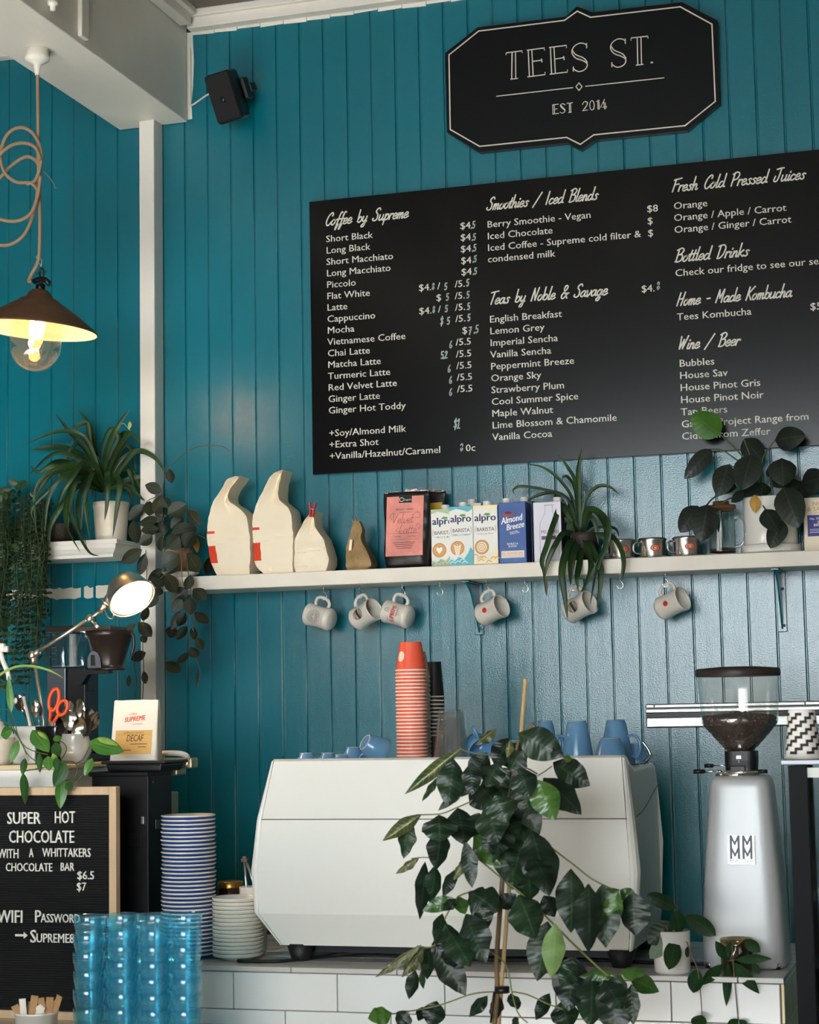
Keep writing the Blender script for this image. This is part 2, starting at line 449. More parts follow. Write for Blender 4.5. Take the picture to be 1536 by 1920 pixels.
for x0, x1 in zip(xs_[::2], xs_[1::2]): b.box(((x0+x1)/2, WY, (WZ0+WZ1)/2), (x1-x0, .1, WZ1-WZ0))
struct(b.build('wall_front', SIDEW))
for i, (x0, x1) in enumerate(WIN):
    b = MB(); zc = (WZ0+WZ1)/2
    for x in (x0+.015, x1-.015): b.box((x, WY, zc), (.03, .06, WZ1-WZ0))
    for z in (WZ0+.015, WZ1-.015): b.box(((x0+x1)/2, WY, z), (x1-x0, .06, .03))
    struct(b.build('window_%d' % (i+1), WHITE))
# ceiling beam resting on the wall, with its post
bx0, bx1, bz0, bz1 = -2.880, -2.616, 3.73, 4.13
bm_ = MB().box(((bx0+bx1)/2, -2.52, (bz0+bz1)/2), (bx1-bx0, 5.03, bz1-bz0), bev=.004)
q_ = atx(155, 67, bx1+.014); bm_.box((bx1+.006, q_.y+.02, (q_.z+4.1)/2), (.016, .05, 4.1-q_.z), bev=.003)
beam = struct(bm_.build('trim_1', mat('beam_paint', (232, 228, 216), .42, bump=1.0, bscale=26, var=.04, vscale=4, bstretch=(1, .3, 1))))
struct(MB().box((-2.7425, -.039, 1.865), (.057, .076, 3.73), bev=.003).build('trim_2', WHITE))
# battens where ceiling meets wall and beam, and pale uneven paint line above the boards
struct(MB().box((-.0, -.024, 4.083), (5.2, .044, .05), bev=.003).box((-.0, -.033, 4.108), (5.2, .062, .026), bev=.004).build('trim_3', WHITE))
struct(MB().box((bx1+.026, -2.55, 4.083), (.044, 4.95, .05), bev=.003).box((bx1+.034, -2.55, 4.108), (.062, 4.95, .026), bev=.004).build('trim_4', WHITE))
struct(MB().box((-4.0, -.024, 4.083), (2.2, .044, .075), bev=.003).build('trim_5', WHITE))
rp = random.Random(4)
ed = MB()
x = -2.60
while x < 2.4:
    w = .0873; hgt = -.006-rp.random()*.007
    ed.prism([(x+.001, hgt), (x+w-.001, hgt+rp.uniform(-.004, .004)), (x+w-.001, .004), (x+.001, .004)], (0, -.0008, 4.057), XA, ZA, .002); x += w
struct(ed.build('trim_6', WHITE))
# white paint slopped down the corner beside the beam
struct(MB().prism([(bx1-.004, 4.06), (bx1+.020, 4.06), (bx1+.024, 3.95), (bx1+.020, 3.86), (bx1+.014, 3.80), (bx1+.016, 3.742), (bx1-.004, 3.74)], (0, -.001, 0), XA, ZA, .003).build('trim_7', WHITE))
# strip of wall left unpainted where an older shelf sat
st = MB(); rs = random.Random(8)
for a, b_ in ((-3.6, -3.03), (-3.024, -2.985), (-2.978, -2.775)):
    top = []; bot = []; xx = a
    while xx <= b_:
        zt = at(150, 1102, 0).z; top.append((xx, zt+rs.uniform(-.003, .006))); bot.append((xx, zt-.035+rs.uniform(-.005, .003))); xx += .012
    st.prism(bot+list(reversed(top)), (0, -.0008, 0), XA, ZA, .001)
struct(st.build('trim_8', mat('old_cream_paint', (206, 200, 184), .7, var=.08, vscale=30)))

# ------------------------------------------------------------ shop sign
BOARDF = mat('black_sign_vinyl', (4, 6, 8), .35, spec=.3)
SIGNW = mat('sign_cream_line', (214, 208, 194), .6)
def px2(o, s, Y, pts):
    return [(lambda p: (p.x, p.z))(at(o[0]+x/s, o[1]+y/s, Y)) for x, y in pts]
sg_o, sg_s, SY = (800, 0), 2.087, -.030
outer = [(200, 107), (545, 65), (588, 25), (650, 48), (1000, 8), (1138, 80), (1148, 405), (1020, 510), (660, 547), (605, 586), (550, 558), (205, 595), (80, 517), (72, 208)]
inner = [(204, 122), (540, 80), (590, 44), (642, 68), (993, 27), (1117, 95), (1130, 397), (1012, 492), (655, 528), (602, 565), (548, 538), (208, 573), (93, 507), (88, 215)]
O2 = px2(sg_o, sg_s, SY, outer); cx_ = sum(p[0] for p in O2)/len(O2); cz_ = sum(p[1] for p in O2)/len(O2)
sign = thing('shop_sign', (cx_, -.002, cz_), 'black notched plaque with outlined cream lettering and border high above the menu board', 'sign')
so = Vector((cx_, -.002, cz_))
MB().prism(list(reversed(O2)), (0, SY, 0), XA, ZA, .026).build('panel', BOARDF, sign, off=so)
b = MB(); I2 = px2(sg_o, sg_s, SY, inner)
for p, q in zip(I2, I2[1:]+I2[:1]): b.stroke([p, q], (0, SY-.0008, 0), XA, ZA, .0042)
b.build('border_line', SIGNW, sign, off=so, fixn=False)
lo, ls = (920, 60), 4.518
S1 = [[(815, 98), (815, 135)], [(815, 112), (790, 98), (750, 98), (705, 128), (690, 175), (720, 220), (780, 243), (818, 268), (812, 305), (780, 330), (740, 335), (702, 312)], [(694, 155), (722, 192), (790, 222), (820, 258)], [(702, 298), (702, 332)]]
title = [[(132, 192), (132, 178), (268, 160), (268, 174)], [(183, 172), (180, 400)], [(212, 168), (214, 394)], [(172, 401), (230, 394)],
 [(312, 155), (458, 136), (456, 154)], [(320, 155), (330, 380)], [(350, 150), (362, 375)], [(358, 250), (436, 240)], [(432, 230), (436, 255)], [(316, 381), (462, 362), (462, 344)],
 [(500, 132), (645, 114), (643, 132)], [(508, 132), (518, 357)], [(538, 128), (550, 352)], [(546, 230), (624, 218)], [(620, 208), (624, 235)], [(505, 358), (652, 340), (652, 322)],
 [(1190, 70), (1190, 52), (1334, 36), (1334, 52)], [(1243, 48), (1248, 280)], [(1275, 45), (1280, 275)], [(1235, 282), (1293, 275)], [(1360, 258), (1374, 257)], [(1361, 262), (1373, 261)]]
b = MB()
for s in title: b.stroke(px2(lo, ls, SY, s), (0, SY-.001, 0), XA, ZA, .0036, sm=1)
for dx, dy in ((0, 0), (327, -37)):
    for s in S1: b.stroke(px2(lo, ls, SY, [(x+dx, y+dy) for x, y in s]), (0, SY-.001, 0), XA, ZA, .0036, sm=6)
b.build('title_lettering', SIGNW, sign, off=so, fixn=False)
b = MB()
for s in ([(52, 545), (697, 472)], [(806, 461), (1470, 389)], [(750, 432), (776, 464)], [(776, 464), (750, 496)], [(750, 496), (724, 464)], [(724, 464), (750, 432)]):
    b.stroke(px2(lo, ls, SY, s), (0, SY-.001, 0), XA, ZA, .0032, sm=1)
b.build('divider_line', SIGNW, sign, off=so, fixn=False)
b = MB()
el = [(860+19*math.cos(t), 622+40*math.sin(t)) for t in [i*math.pi/8 for i in range(17)]]
for s, n in (([(527, 618), (575, 612)], 1), ([(527, 618), (530, 695)], 1), ([(540, 616), (543, 693)], 1), ([(541, 655), (565, 652)], 1), ([(527, 696), (577, 690)], 1),
          ([(632, 618), (610, 608), (592, 625), (610, 648), (632, 668), (612, 688), (590, 680)], 5), ([(594, 622), (614, 640), (633, 662)], 3), ([(648, 606), (695, 600)], 1), ([(668, 604), (670, 682)], 1), ([(679, 602), (681, 680)], 1), ([(662, 683), (685, 680)], 1),
          ([(780, 615), (795, 592), (818, 594), (815, 622), (782, 668)], 4), ([(782, 668), (824, 662)], 1), ([(806, 592), (824, 604), (800, 650)], 4), (el, 1), ([(872, 590), (880, 622), (874, 655)], 3),
          ([(897, 590), (908, 578), (912, 655)], 1), ([(918, 577), (922, 654)], 1), ([(966, 572), (932, 640), (985, 634)], 1), ([(960, 590), (966, 652)], 1), ([(972, 600), (977, 650)], 1)):
    b.stroke(px2(lo, ls, SY, s), (0, SY-.001, 0), XA, ZA, .0026, sm=n)
b.build('date_lettering', SIGNW, sign, off=so, fixn=False)

# ------------------------------------------------------------ pen-stroke lettering
SCR = {
'a': (.44, [[(.36, .36), (.22, .42), (.06, .26), (.05, .08), (.14, 0), (.28, .1), (.37, .38)], [(.37, .4), (.34, .1), (.4, 0), (.48, .06)]]),
'b': (.4, [[(.1, .95), (.08, .5), (.06, .05)], [(.08, .22), (.2, .42), (.34, .34), (.34, .12), (.2, 0), (.07, .06)]]),
'c': (.35, [[(.32, .34), (.22, .42), (.08, .3), (.05, .1), (.16, 0), (.36, .12)]]),
'd': (.46, [[(.34, .34), (.2, .42), (.06, .24), (.06, .06), (.16, 0), (.32, .14), (.38, .4)], [(.42, .95), (.38, .4), (.36, .05), (.46, .04)]]),
'e': (.36, [[(.06, .18), (.3, .26), (.3, .4), (.18, .42), (.06, .26), (.06, .06), (.18, 0), (.38, .12)]]),
'f': (.3, [[(.42, .88), (.34, .95), (.24, .7), (.16, .2), (.06, -.3), (.1, -.38), (.2, -.1), (.24, .02)], [(.06, .4), (.36, .42)]]),
'g': (.44, [[(.34, .36), (.2, .42), (.06, .24), (.06, .06), (.16, 0), (.3, .14), (.37, .4)], [(.37, .4), (.3, -.2), (.16, -.38), (.04, -.3), (.2, -.1), (.44, .06)]]),
'h': (.42, [[(.12, .95), (.05, 0)], [(.07, .2), (.24, .42), (.32, .34), (.28, .06), (.34, 0), (.42, .08)]]),
'i': (.2, [[(.12, .4), (.07, .08), (.12, 0), (.22, .08)], [(.15, .58), (.17, .64)]]),
'k': (.38, [[(.12, .95), (.05, 0)], [(.34, .44), (.1, .2), (.2, .14), (.32, 0), (.4, .06)]]),
'l': (.2, [[(.16, .95), (.07, .1), (.12, 0), (.22, .08)]]),
'm': (.54, [[(.1, .42), (.05, 0)], [(.07, .2), (.2, .42), (.26, .36), (.22, 0)], [(.24, .2), (.38, .42), (.44, .34), (.4, .05), (.46, 0), (.54, .08)]]),
'n': (.39, [[(.1, .42), (.05, 0)], [(.07, .2), (.22, .42), (.3, .34), (.26, .05), (.32, 0), (.4, .08)]]),
'o': (.38, [[(.2, .42), (.06, .28), (.05, .06), (.16, 0), (.3, .14), (.32, .34), (.2, .42), (.3, .34), (.42, .36)]]),
'p': (.4, [[(.12, .44), (.02, -.36)], [(.1, .24), (.24, .42), (.36, .34), (.34, .1), (.2, 0), (.07, .06)]]),
'r': (.3, [[(.1, .42), (.05, 0)], [(.07, .2), (.16, .38), (.3, .42), (.3, .34)]]),
's': (.33, [[(.34, .36), (.24, .42), (.14, .34), (.24, .2), (.24, .06), (.12, 0), (.02, .08)]]),
't': (.24, [[(.18, .75), (.07, .1), (.12, 0), (.24, .08)], [(.02, .46), (.3, .5)]]),
'u': (.44, [[(.08, .42), (.05, .08), (.14, 0), (.3, .14), (.36, .42)], [(.36, .42), (.32, .06), (.38, 0), (.46, .08)]]),
'v': (.36, [[(.06, .42), (.1, .02), (.16, 0), (.34, .3), (.34, .42)]]),
'y': (.42, [[(.08, .42), (.05, .12), (.14, .04), (.3, .18), (.36, .42)], [(.36, .42), (.26, -.24), (.12, -.38), (.04, -.3), (.2, -.1), (.4, .04)]]),
'S': (.48, [[(.5, .8), (.42, .95), (.24, .86), (.2, .66), (.36, .46), (.36, .14), (.2, 0), (.02, .08), (.04, .2)]]),
'I': (.26, [[(.16, .95), (.08, 0)]]), '/': (.52, [[(.5, .95), (.0, -.12)]]), '-': (.32, [[(.04, .34), (.26, .36)]]), ' ': (.44, []),
'B': (.5, [[(.14, .92), (.06, 0)], [(.02, .84), (.3, .98), (.46, .82), (.34, .58), (.14, .5)], [(.2, .52), (.42, .46), (.42, .14), (.22, 0), (.02, .02)]]),
'T': (.42, [[(.0, .86), (.3, .92), (.56, .95)], [(.28, .9), (.16, 0)]]),
'N': (.5, [[(.14, .92), (.04, 0)], [(.14, .92), (.32, .04)], [(.32, .04), (.46, .95)]]),
'&': (.58, [[(.5, .0), (.2, .55), (.2, .85), (.34, .92), (.4, .72), (.1, .3), (.08, .06), (.24, 0), (.5, .34)], [(.4, .36), (.58, .36)]]),
'C': (.46, [[(.46, .7), (.5, .86), (.38, .95), (.16, .7), (.06, .3), (.14, .02), (.3, .02), (.48, .24)]]),
'F': (.42, [[(.14, .9), (.04, 0)], [(.0, .84), (.26, .9), (.52, .95)], [(.1, .5), (.4, .54)]]),
'P': (.44, [[(.14, .92), (.04, 0)], [(.02, .84), (.3, .98), (.48, .82), (.38, .52), (.12, .42)]]),
'J': (.5, [[(.1, .88), (.34, .94), (.56, .95)], [(.4, .92), (.3, .2), (.16, 0), (.02, .1), (.08, .4)]]),
'D': (.52, [[(.14, .92), (.06, .02)], [(.0, .86), (.3, .95), (.48, .76), (.42, .3), (.22, .02), (.04, 0)]]),
'H': (.52, [[(.14, .92), (.04, 0)], [(.48, .95), (.34, 0)], [(.1, .46), (.44, .5)]]),
'M': (.58, [[(.14, .9), (.02, 0)], [(.14, .9), (.26, .3)], [(.26, .3), (.5, .92)], [(.5, .92), (.44, 0)]]),
'K': (.46, [[(.14, .92), (.04, 0)], [(.52, .95), (.12, .46)], [(.14, .46), (.4, .0)]]),
'W': (.58, [[(.06, .92), (.08, .04)], [(.08, .04), (.3, .7)], [(.3, .7), (.3, .04)], [(.3, .04), (.56, .95)]]),
'5': (.42, [[(.4, .95), (.1, .92)], [(.1, .92), (.08, .5), (.3, .55), (.4, .3), (.25, .02), (.04, .08)]]),
'8': (.42, [[(.25, .5), (.08, .72), (.22, .95), (.38, .75), (.1, .3), (.2, .02), (.4, .25), (.25, .5), (.12, .66)]]),
'6': (.42, [[(.3, .9), (.08, .5), (.08, .12), (.25, .02), (.4, .2), (.28, .4), (.1, .25)]]),
'7': (.42, [[(.05, .9), (.42, .92)], [(.42, .92), (.2, 0)], [(.1, .5), (.38, .52)]]),
'V': (.5, [[(.06, .92), (.16, .02)], [(.16, .02), (.5, .95)]]), 'L': (.44, [[(.24, .95), (.1, .5), (.06, .06), (.16, .0), (.44, .06)]]),
'2': (.46, [[(.05, .75), (.2, .95), (.36, .75), (.05, .02)], [(.05, .02), (.45, .05)]]),
'1': (.42, [[(.05, .75), (.25, .95)], [(.25, .95), (.2, .02)], [(.05, .02), (.4, .02)]]),
'$': (.44, [[(.4, .75), (.2, .88), (.08, .68), (.36, .4), (.3, .12), (.05, .2)], [(.26, 1.05), (.2, -.1)]]),
'.': (.26, [[(.08, -.04), (.13, .10)]]),
}
def script_text(mb, s, x, z, Y, h, width=None, slant=.42, w=.0046, mi=0, gap=1.0):
    """handwritten line, baseline start (x, z) in the plane y = Y"""
    tot = sum(SCR[c][0] for c in s); sx = (width/tot) if width else h*gap
    cx = x
    for c in s:
        adv, st = SCR[c]
        for q in st:
            mb.stroke([(cx+px*sx+py*h*slant*.62, z+py*h) for px, py in q], (0, Y, 0), XA, ZA, w, sm=5, mi=mi)
        cx += adv*sx
    return mb

# ------------------------------------------------------------ menu board
MY = -.022
p0 = at(580.3, 378.3, MY); p1 = at(586.1, 890.3, MY); mz1 = p0.z; mz0 = p1.z; mx0 = (p0.x+p1.x)/2; mx1 = -.20
def menu_black():
    m = mat('black_menu_panel', (10, 11, 13), .20, spec=.38)
    nt = m.node_tree; N = nt.nodes.new; L = nt.links.new; b = nt.nodes['Principled BSDF']
    tc = N('ShaderNodeTexCoord'); mp = N('ShaderNodeMapping'); mp.inputs['Scale'].default_value = (2.2, 1, 1.1); mp.inputs['Rotation'].default_value = (0, .5, 0)
    n = N('ShaderNodeTexNoise'); n.inputs['Scale'].default_value = 2.5; n.inputs['Detail'].default_value = 8; n.inputs['Distortion'].default_value = 1.4
    L(tc.outputs['Object'], mp.inputs[0]); L(mp.outputs[0], n.inputs['Vector'])
    cr = N('ShaderNodeValToRGB'); cr.color_ramp.elements[0].position = .58; cr.color_ramp.elements[1].position = .8
    cr.color_ramp.elements[0].color = (*lin((3, 4, 5)), 1); cr.color_ramp.elements[1].color = (*lin((15, 15, 16)), 1)   # wiped chalk dust
    L(n.outputs[0], cr.inputs[0]); L(cr.outputs[0], b.inputs['Base Color']); return m
mo = Vector((mx0, -.002, mz0))
menu = thing('menu_board', mo, 'long black drinks menu board with cream lettering across the teal wall', 'menu board')
MB().box(((mx0+mx1)/2, (MY-.002)/2, (mz0+mz1)/2), (mx1-mx0, -MY-.002, mz1-mz0), bev=.0015).build('panel', menu_black(), menu, off=mo)
MENUW = mat('menu_cream_lettering', (208, 204, 192), .55)
CHALK = mat('chalk_pen_grey', (152, 166, 162), .7)
TY = MY-.0009
def cap_of():
    m = MB(); m.text('H', (0, 0, 0), XA, ZA, 1.0); h = max(v.co.z for v in m.bm.verts); m.bm.free(); return h
CAPH = cap_of()
a_ = at(570+163/3.4286, 340+1788/3.4286, TY); e_ = at(570+876/3.4286, 340+1745/3.4286, TY)
tS = .0226/CAPH
_m = MB(); _m.text('+Vanilla/Hazelnut/Caramel', (0, 0, 0), XA, ZA, 1.0); tX = (e_.x-a_.x)/max(v.co.x for v in _m.bm.verts)/tS; _m.bm.free()
def rows(mb, o, s, lst, mi=0):
    for px, py, txt in lst:
        p = at(o[0]+px/s, o[1]+py/s, TY); mb.text(txt, p, XA, ZA, tS, tX, mi=mi, bold=.008)
def spaced(o, s, xa, ya, xb, yb, lst):
    n = len(lst)-1; return [(xa+(xb-xa)*i/n, ya+(yb-ya)*i/n, t) for i, t in enumerate(lst)]
c1, s1 = (570, 340), 3.4286
c2, s2 = (890, 280), 2.378
b = MB()
rows(b, c1, s1, spaced(c1, s1, 141, 392, 157, 1494, ['Short Black', 'Long Black', 'Short Macchiato', 'Long Macchiato', 'Piccolo', 'Flat White', 'Latte', 'Cappuccino', 'Mocha', 'Vietnamese Coffee', 'Chai Latte', 'Matcha Latte', 'Turmeric Latte', 'Red Velvet Latte', 'Ginger Latte', 'Ginger Hot Toddy']))
rows(b, c1, s1, [(160, 1641, '+Soy/Almond Milk'), (161, 1714, '+Extra Shot'), (163, 1788, '+Vanilla/Hazelnut/Caramel')])
b.build('coffee_list', MENUW, menu, off=mo, fixn=False)
b = MB()
rows(b, c1, s1, [(1003, 308, '$4'), (1005, 383, '$4'), (1006, 457, '$4'), (1008, 532, '$4'), (1010, 605, '$4'), (737, 706, '$4.'), (858, 694, '/'), (970, 682, '/5.'), (849, 770, '$'), (970, 758, '/5.'),
  (739, 856, '$4.'), (862, 843, '/'), (972, 832, '/5.'), (974, 905, '/5.'), (1016, 980, '$'), (976, 1056, '/5.5'), (978, 1132, '/5.5'), (980, 1207, '/5.5'), (983, 1282, '/5.5'), (985, 1357, '/5.5'), (1040, 1736, '0c')])
b.build('coffee_prices', MENUW, menu, off=mo, fixn=False)
b = MB()
def chalk(o, s, lst):
    for px, py, txt, h in lst:
        p = at(o[0]+px/s, o[1]+py/s, TY); script_text(b, txt, p.x, p.z, TY, h, slant=.15, w=.0042, gap=.78)
chalk(c1, s1, [(1074, 302, '.5', .024), (1079, 380, '.5', .023), (1081, 450, '.5', .024), (1085, 520, '.5', .022), (1087, 598, '.5', .022), (823, 696, '8', .022), (903, 698, '5', .024), (1044, 674, '5', .024),
  (914, 766, '5', .024), (1046, 752, '5', .024), (826, 846, '8', .023), (908, 840, '5', .023), (1050, 826, '5', .024), (876, 925, '$', .028), (920, 920, '5', .025), (1052, 898, '5', .024), (1058, 984, '7', .026), (1092, 976, '.5', .027),
  (935, 1072, '6', .026), (880, 1140, '5.2', .025), (925, 1228, '6', .026), (934, 1300, '6', .026), (934, 1378, '6', .026), (962, 1590, '$1', .033), (1004, 1735, '8', .026)])
chalk(c2, s2, [(812, 626, '8', .026)])
b.build('chalked_prices', CHALK, menu, off=mo, fixn=False)
def heads(name, lst):
    b = MB()
    for px, py, ex, ey, t, o, s in lst:
        p = at(o[0]+px/s, o[1]+py/s, TY); q = at(o[0]+ex/s, o[1]+ey/s, TY)
        script_text(b, t, p.x, p.z, TY, .045, width=(q.x-p.x)*.97)
    b.build(name, MENUW, menu, off=mo, fixn=False)
heads('coffee_heading', [(135, 285, 684, 222, 'Coffee by Supreme', c1, s1)])
heads('smoothies_heading', [(52, 272, 562, 228, 'Smoothies / Iced Blends', c2, s2)])
heads('teas_heading', [(64, 692, 606, 645, 'Teas by Noble & Savage', c2, s2)])
heads('juices_heading', [(880, 190, 1490, 135, 'Fresh Cold Pressed Juices', c2, s2)])
heads('bottled_heading', [(893, 503, 1230, 478, 'Bottled Drinks', c2, s2)])
heads('kombucha_heading', [(900, 698, 1428, 655, 'Home - Made Kombucha', c2, s2)])
heads('wine_heading', [(908, 893, 1188, 872, 'Wine / Beer', c2, s2)])
for name, lst in (('smoothies_list', [(55, 350, 'Berry Smoothie - Vegan'), (56, 402, 'Iced Chocolate'), (57, 454, 'Iced Coffee - Supreme cold filter &'), (58, 505, 'condensed milk'), (768, 281, '$8'), (770, 335, '$'), (772, 389, '$')]),
    ('teas_list', spaced(c2, s2, 66, 773, 79, 1298, ['English Breakfast', 'Lemon Grey', 'Imperial Sencha', 'Vanilla Sencha', 'Peppermint Breeze', 'Orange Sky', 'Strawberry Plum', 'Cool Summer Spice', 'Maple Walnut', 'Lime Blossom & Chamomile', 'Vanilla Cocoa'])+[(743, 638, '$4.')]),
    ('juices_list', [(887, 268, 'Orange'), (888, 321, 'Orange / Apple / Carrot'), (890, 374, 'Orange / Ginger / Carrot')]),
    ('bottled_list', [(894, 567, 'Check our fridge to see our selection')]),
    ('kombucha_list', [(902, 763, 'Tees Kombucha'), (1496, 717, '$5')]),
    ('wine_list', spaced(c2, s2, 912, 970, 924, 1295, ['Bubbles', 'House Sav', 'House Pinot Gris', 'House Pinot Noir', 'Tap Beers', 'Garage Project Range from', 'Ciders from Zeffer']))):
    b = MB(); rows(b, c2, s2, lst); b.build(name, MENUW, menu, off=mo, fixn=False)

# ------------------------------------------------------------ loudspeaker under the ceiling
sp = at(426, 181, -.13)
spk = thing('wall_speaker', sp, 'small black loudspeaker tilted out from the teal wall beside the white beam', 'loudspeaker', rot=(R_(22), R_(-9), R_(-4)))
b = MB(); b.box((0, .0, 0), (.100, .085, .172), bev=.014, seg=3); b.build('cabinet', BLACKP, spk, smooth=False)
MB().prism([(-.044, -.080), (.044, -.080), (.044, .080), (-.044, .080)], (0, -.0465, 0), XA, ZA, .006, bev=.002).build('front_grille', mat('speaker_grille', (18, 19, 21), .6, bump=1, bscale=900), spk)
MB().lathe([(0, .004), (.008, .004), (.010, 0)], (0, -.047, -.008), 20, (0, -1, 0)).build('badge', mat('badge_grey', (44, 46, 50), .3, .6), spk)
MB().box((.060, .045, .01), (.016, .05, .075), bev=.005).box((.058, .085, .01), (.030, .05, .03), bev=.004).build('bracket', BLACKP, spk)
cb = MB(); cb.tube([at(398, 174, -.12), at(385, 180, -.06), at(360, 197, -.006), at(357, 190, -.006), at(357, 150, -.006), at(356, 90, -.006)], .0035, 6, sm=4)
tag(cb.build('speaker_cable', WHITE), 'white speaker cable running from the black loudspeaker to the beam corner', 'cable')

# ------------------------------------------------------------ pendant lamp
pc = atz(70, 92, 3.73); PY = pc.y; mpx = mpp(PY, 70, 560)
pz = lambda y: at(70, y, PY).z
lx = at(69, 600, PY).x
rim = pz(617)
pend = thing('pendant_lamp', (lx, PY, rim), 'rusty brown pendant lamp with a lit bulb in a clear glass globe', 'lamp')
po = Vector((lx, PY, rim))
tl = Matrix.Rotation(R_(5.5), 3, 'Y') @ Matrix.Rotation(R_(0), 3, 'X')
def tilt(p): return tl @ p
RUST = mat('rusted_brown_enamel', (86, 58, 34), .7, bump=.4, bscale=90, var=.35, vscale=14)
INNER = mat('shade_inner_white', (240, 226, 200), .5)
P = lambda r, y: (r*mpx, (617-y)*mpx)
MB().lathe([P(8, 541), P(14, 543), P(21, 549), P(25, 557), P(38, 563), P(40, 566), P(52, 573), P(75, 588), P(96, 603), P(112, 616), P(114, 619), P(113, 620)], seg=56, fn=tilt).build('shade', RUST, pend, fixn=False)
MB().lathe([P(112, 620), P(111, 617), P(94, 605), P(73, 591), P(50, 578), P(20, 570), P(0, 568)], seg=56, fn=tilt).build('shade_lining', INNER, pend, fixn=False)
MB().lathe([P(0, 531), P(9, 532), P(9, 541), P(8, 543)], seg=20, fn=tilt).tube([tilt(Vector((-.026, 0, (617-527)*mpx))), tilt(Vector((-.012, 0, (617-523)*mpx))), tilt(Vector((.015, 0, (617-523)*mpx))), tilt(Vector((.032, 0, (617-532)*mpx)))], .0085, 10).tube([tilt(Vector((0, 0, (617-533)*mpx))), tilt(Vector((0, 0, (617-522)*mpx)))], .006).build('gland', BLACKM, pend)
b = MB(); hx = at(78, 512, PY)-po
ring = [hx+Vector((.006*math.cos(t)*1.3, .0, .0145*math.sin(t))) for t in [i*math.pi/8 for i in range(17)]]
b.tube(ring, .0032, 6); b.tube([hx+Vector((-.004, 0, -.012)), hx+Vector((-.006, 0, -.026))], .003); b.tube([hx+Vector((.006, 0, -.012)), hx+Vector((.008, 0, -.026))], .003)
b.tube([hx+Vector((-.018, -.004, -.004)), hx+Vector((-.008, 0, .004)), hx+Vector((.012, 0, .0)), hx+Vector((.018, -.004, .006))], .0014, 6, sm=3)
b.build('hanging_loop', BLACKM, pend)
MB().tube([at(77, 500, PY)-po, at(70, 485, PY)-po, at(68, 482, PY-.004)-po, at(72, 480, PY)-po, at(78, 488, PY)-po, at(77, 500, PY)-po], .0016, 6, sm=4).build('wire_tie', STEEL, pend)
GLOBE = glass('globe_glass', (250, 246, 236), .03, face=.03)
gl = [P(20, 575), P(47, 585), P(48, 615), P(48, 648)] + [P(48*math.cos(a), 648+49*math.sin(a)) for a in [i*math.pi/2/12 for i in range(1, 12)]] + [P(0, 697)]
MB().lathe(gl, seg=40, fn=lambda p: tl @ p).build('glass_globe', GLOBE, pend)
BULB = mat('bulb_glow', (255, 214, 150), .4, emit=(255, 186, 104), estr=32)
MB().lathe([P(7, 582), P(9, 592), P(13, 602), P(15, 614), P(13, 626), P(8, 634), P(0, 637)], seg=24, fn=tilt).build('bulb', BULB, pend)
MB().lathe([P(9, 569), P(9, 584), P(6, 585)], seg=16, fn=tilt).build('bulb_socket', BLACKP, pend)
b = MB(); r0 = at(70, 88, PY); r0.z = 3.73
rz_ = r0-po
b.lathe([(0, .0), (.036, 0), (.036, -.022), (.039, -.026), (.038, -.036), (.026, -.044), (.012, -.052), (.010, -.064), (.007, -.085), (0, -.085)], rz_, 32).build('ceiling_rose', WHITE, pend)
CORD = mat('tan_braided_cord', (150, 124, 98), .85, bump=.8, bscale=600)
def pp(l, dy=0): return [at(x, y, PY+dy)-po for x, y in l]
b = MB()
b.tube(pp([(70, 106), (71, 180), (72, 300), (75, 400), (74, 470), (71, 492), (60, 513), (54, 527), (60, 527)]), .0058, 8, sm=5)
b.tube(pp([(75, 365), (60, 344), (30, 341), (8, 322), (1, 288), (14, 252), (38, 239), (62, 250), (76, 280), (76, 310), (66, 338), (50, 345)], -.012), .0058, 8, sm=6)
b.tube(pp([(76, 300), (66, 276), (40, 268), (10, 280), (-20, 318), (-30, 370), (-10, 405), (26, 415), (56, 402), (70, 370), (76, 330)], -.024), .0058, 8, sm=6)
b.tube(pp([(76, 320), (66, 300), (45, 295), (12, 320), (-24, 370), (-30, 420), (-10, 455), (20, 458), (48, 436), (66, 388), (72, 340)], .014), .0058, 8, sm=6)
b.build('cord', CORD, pend)
MB().tube(pp([(77, 318), (92, 332), (101, 345), (103, 352), (106, 353)]), .0012, 5, sm=3).build('tie_end', CORD, pend)
pl = bpy.data.lights.new('pendant_bulb_light', 'POINT'); pl.energy = 9; pl.color = (1, .70, .38); pl.shadow_soft_size = .02
plo = bpy.data.objects.new('pendant_bulb_light', pl); COL.objects.link(plo); plo.location = (lx+.001, PY, pz(628))
# painted-over conduit end on the beam side
cq = atx(98, 20, bx1+.016); b = MB(); b.tube([(bx1+.016, cq.y, cq.z+.02), (bx1+.016, cq.y, 4.05)], .015, 12); b.lathe([(0, 0), (.008, 0), (.009, .012), (.016, .016), (.018, .026), (.0, .03)], (bx1+.018, cq.y, cq.z), 16)
tag(b.build('conduit_end', WHITE), 'short white painted conduit end on the side of the ceiling beam', 'conduit')
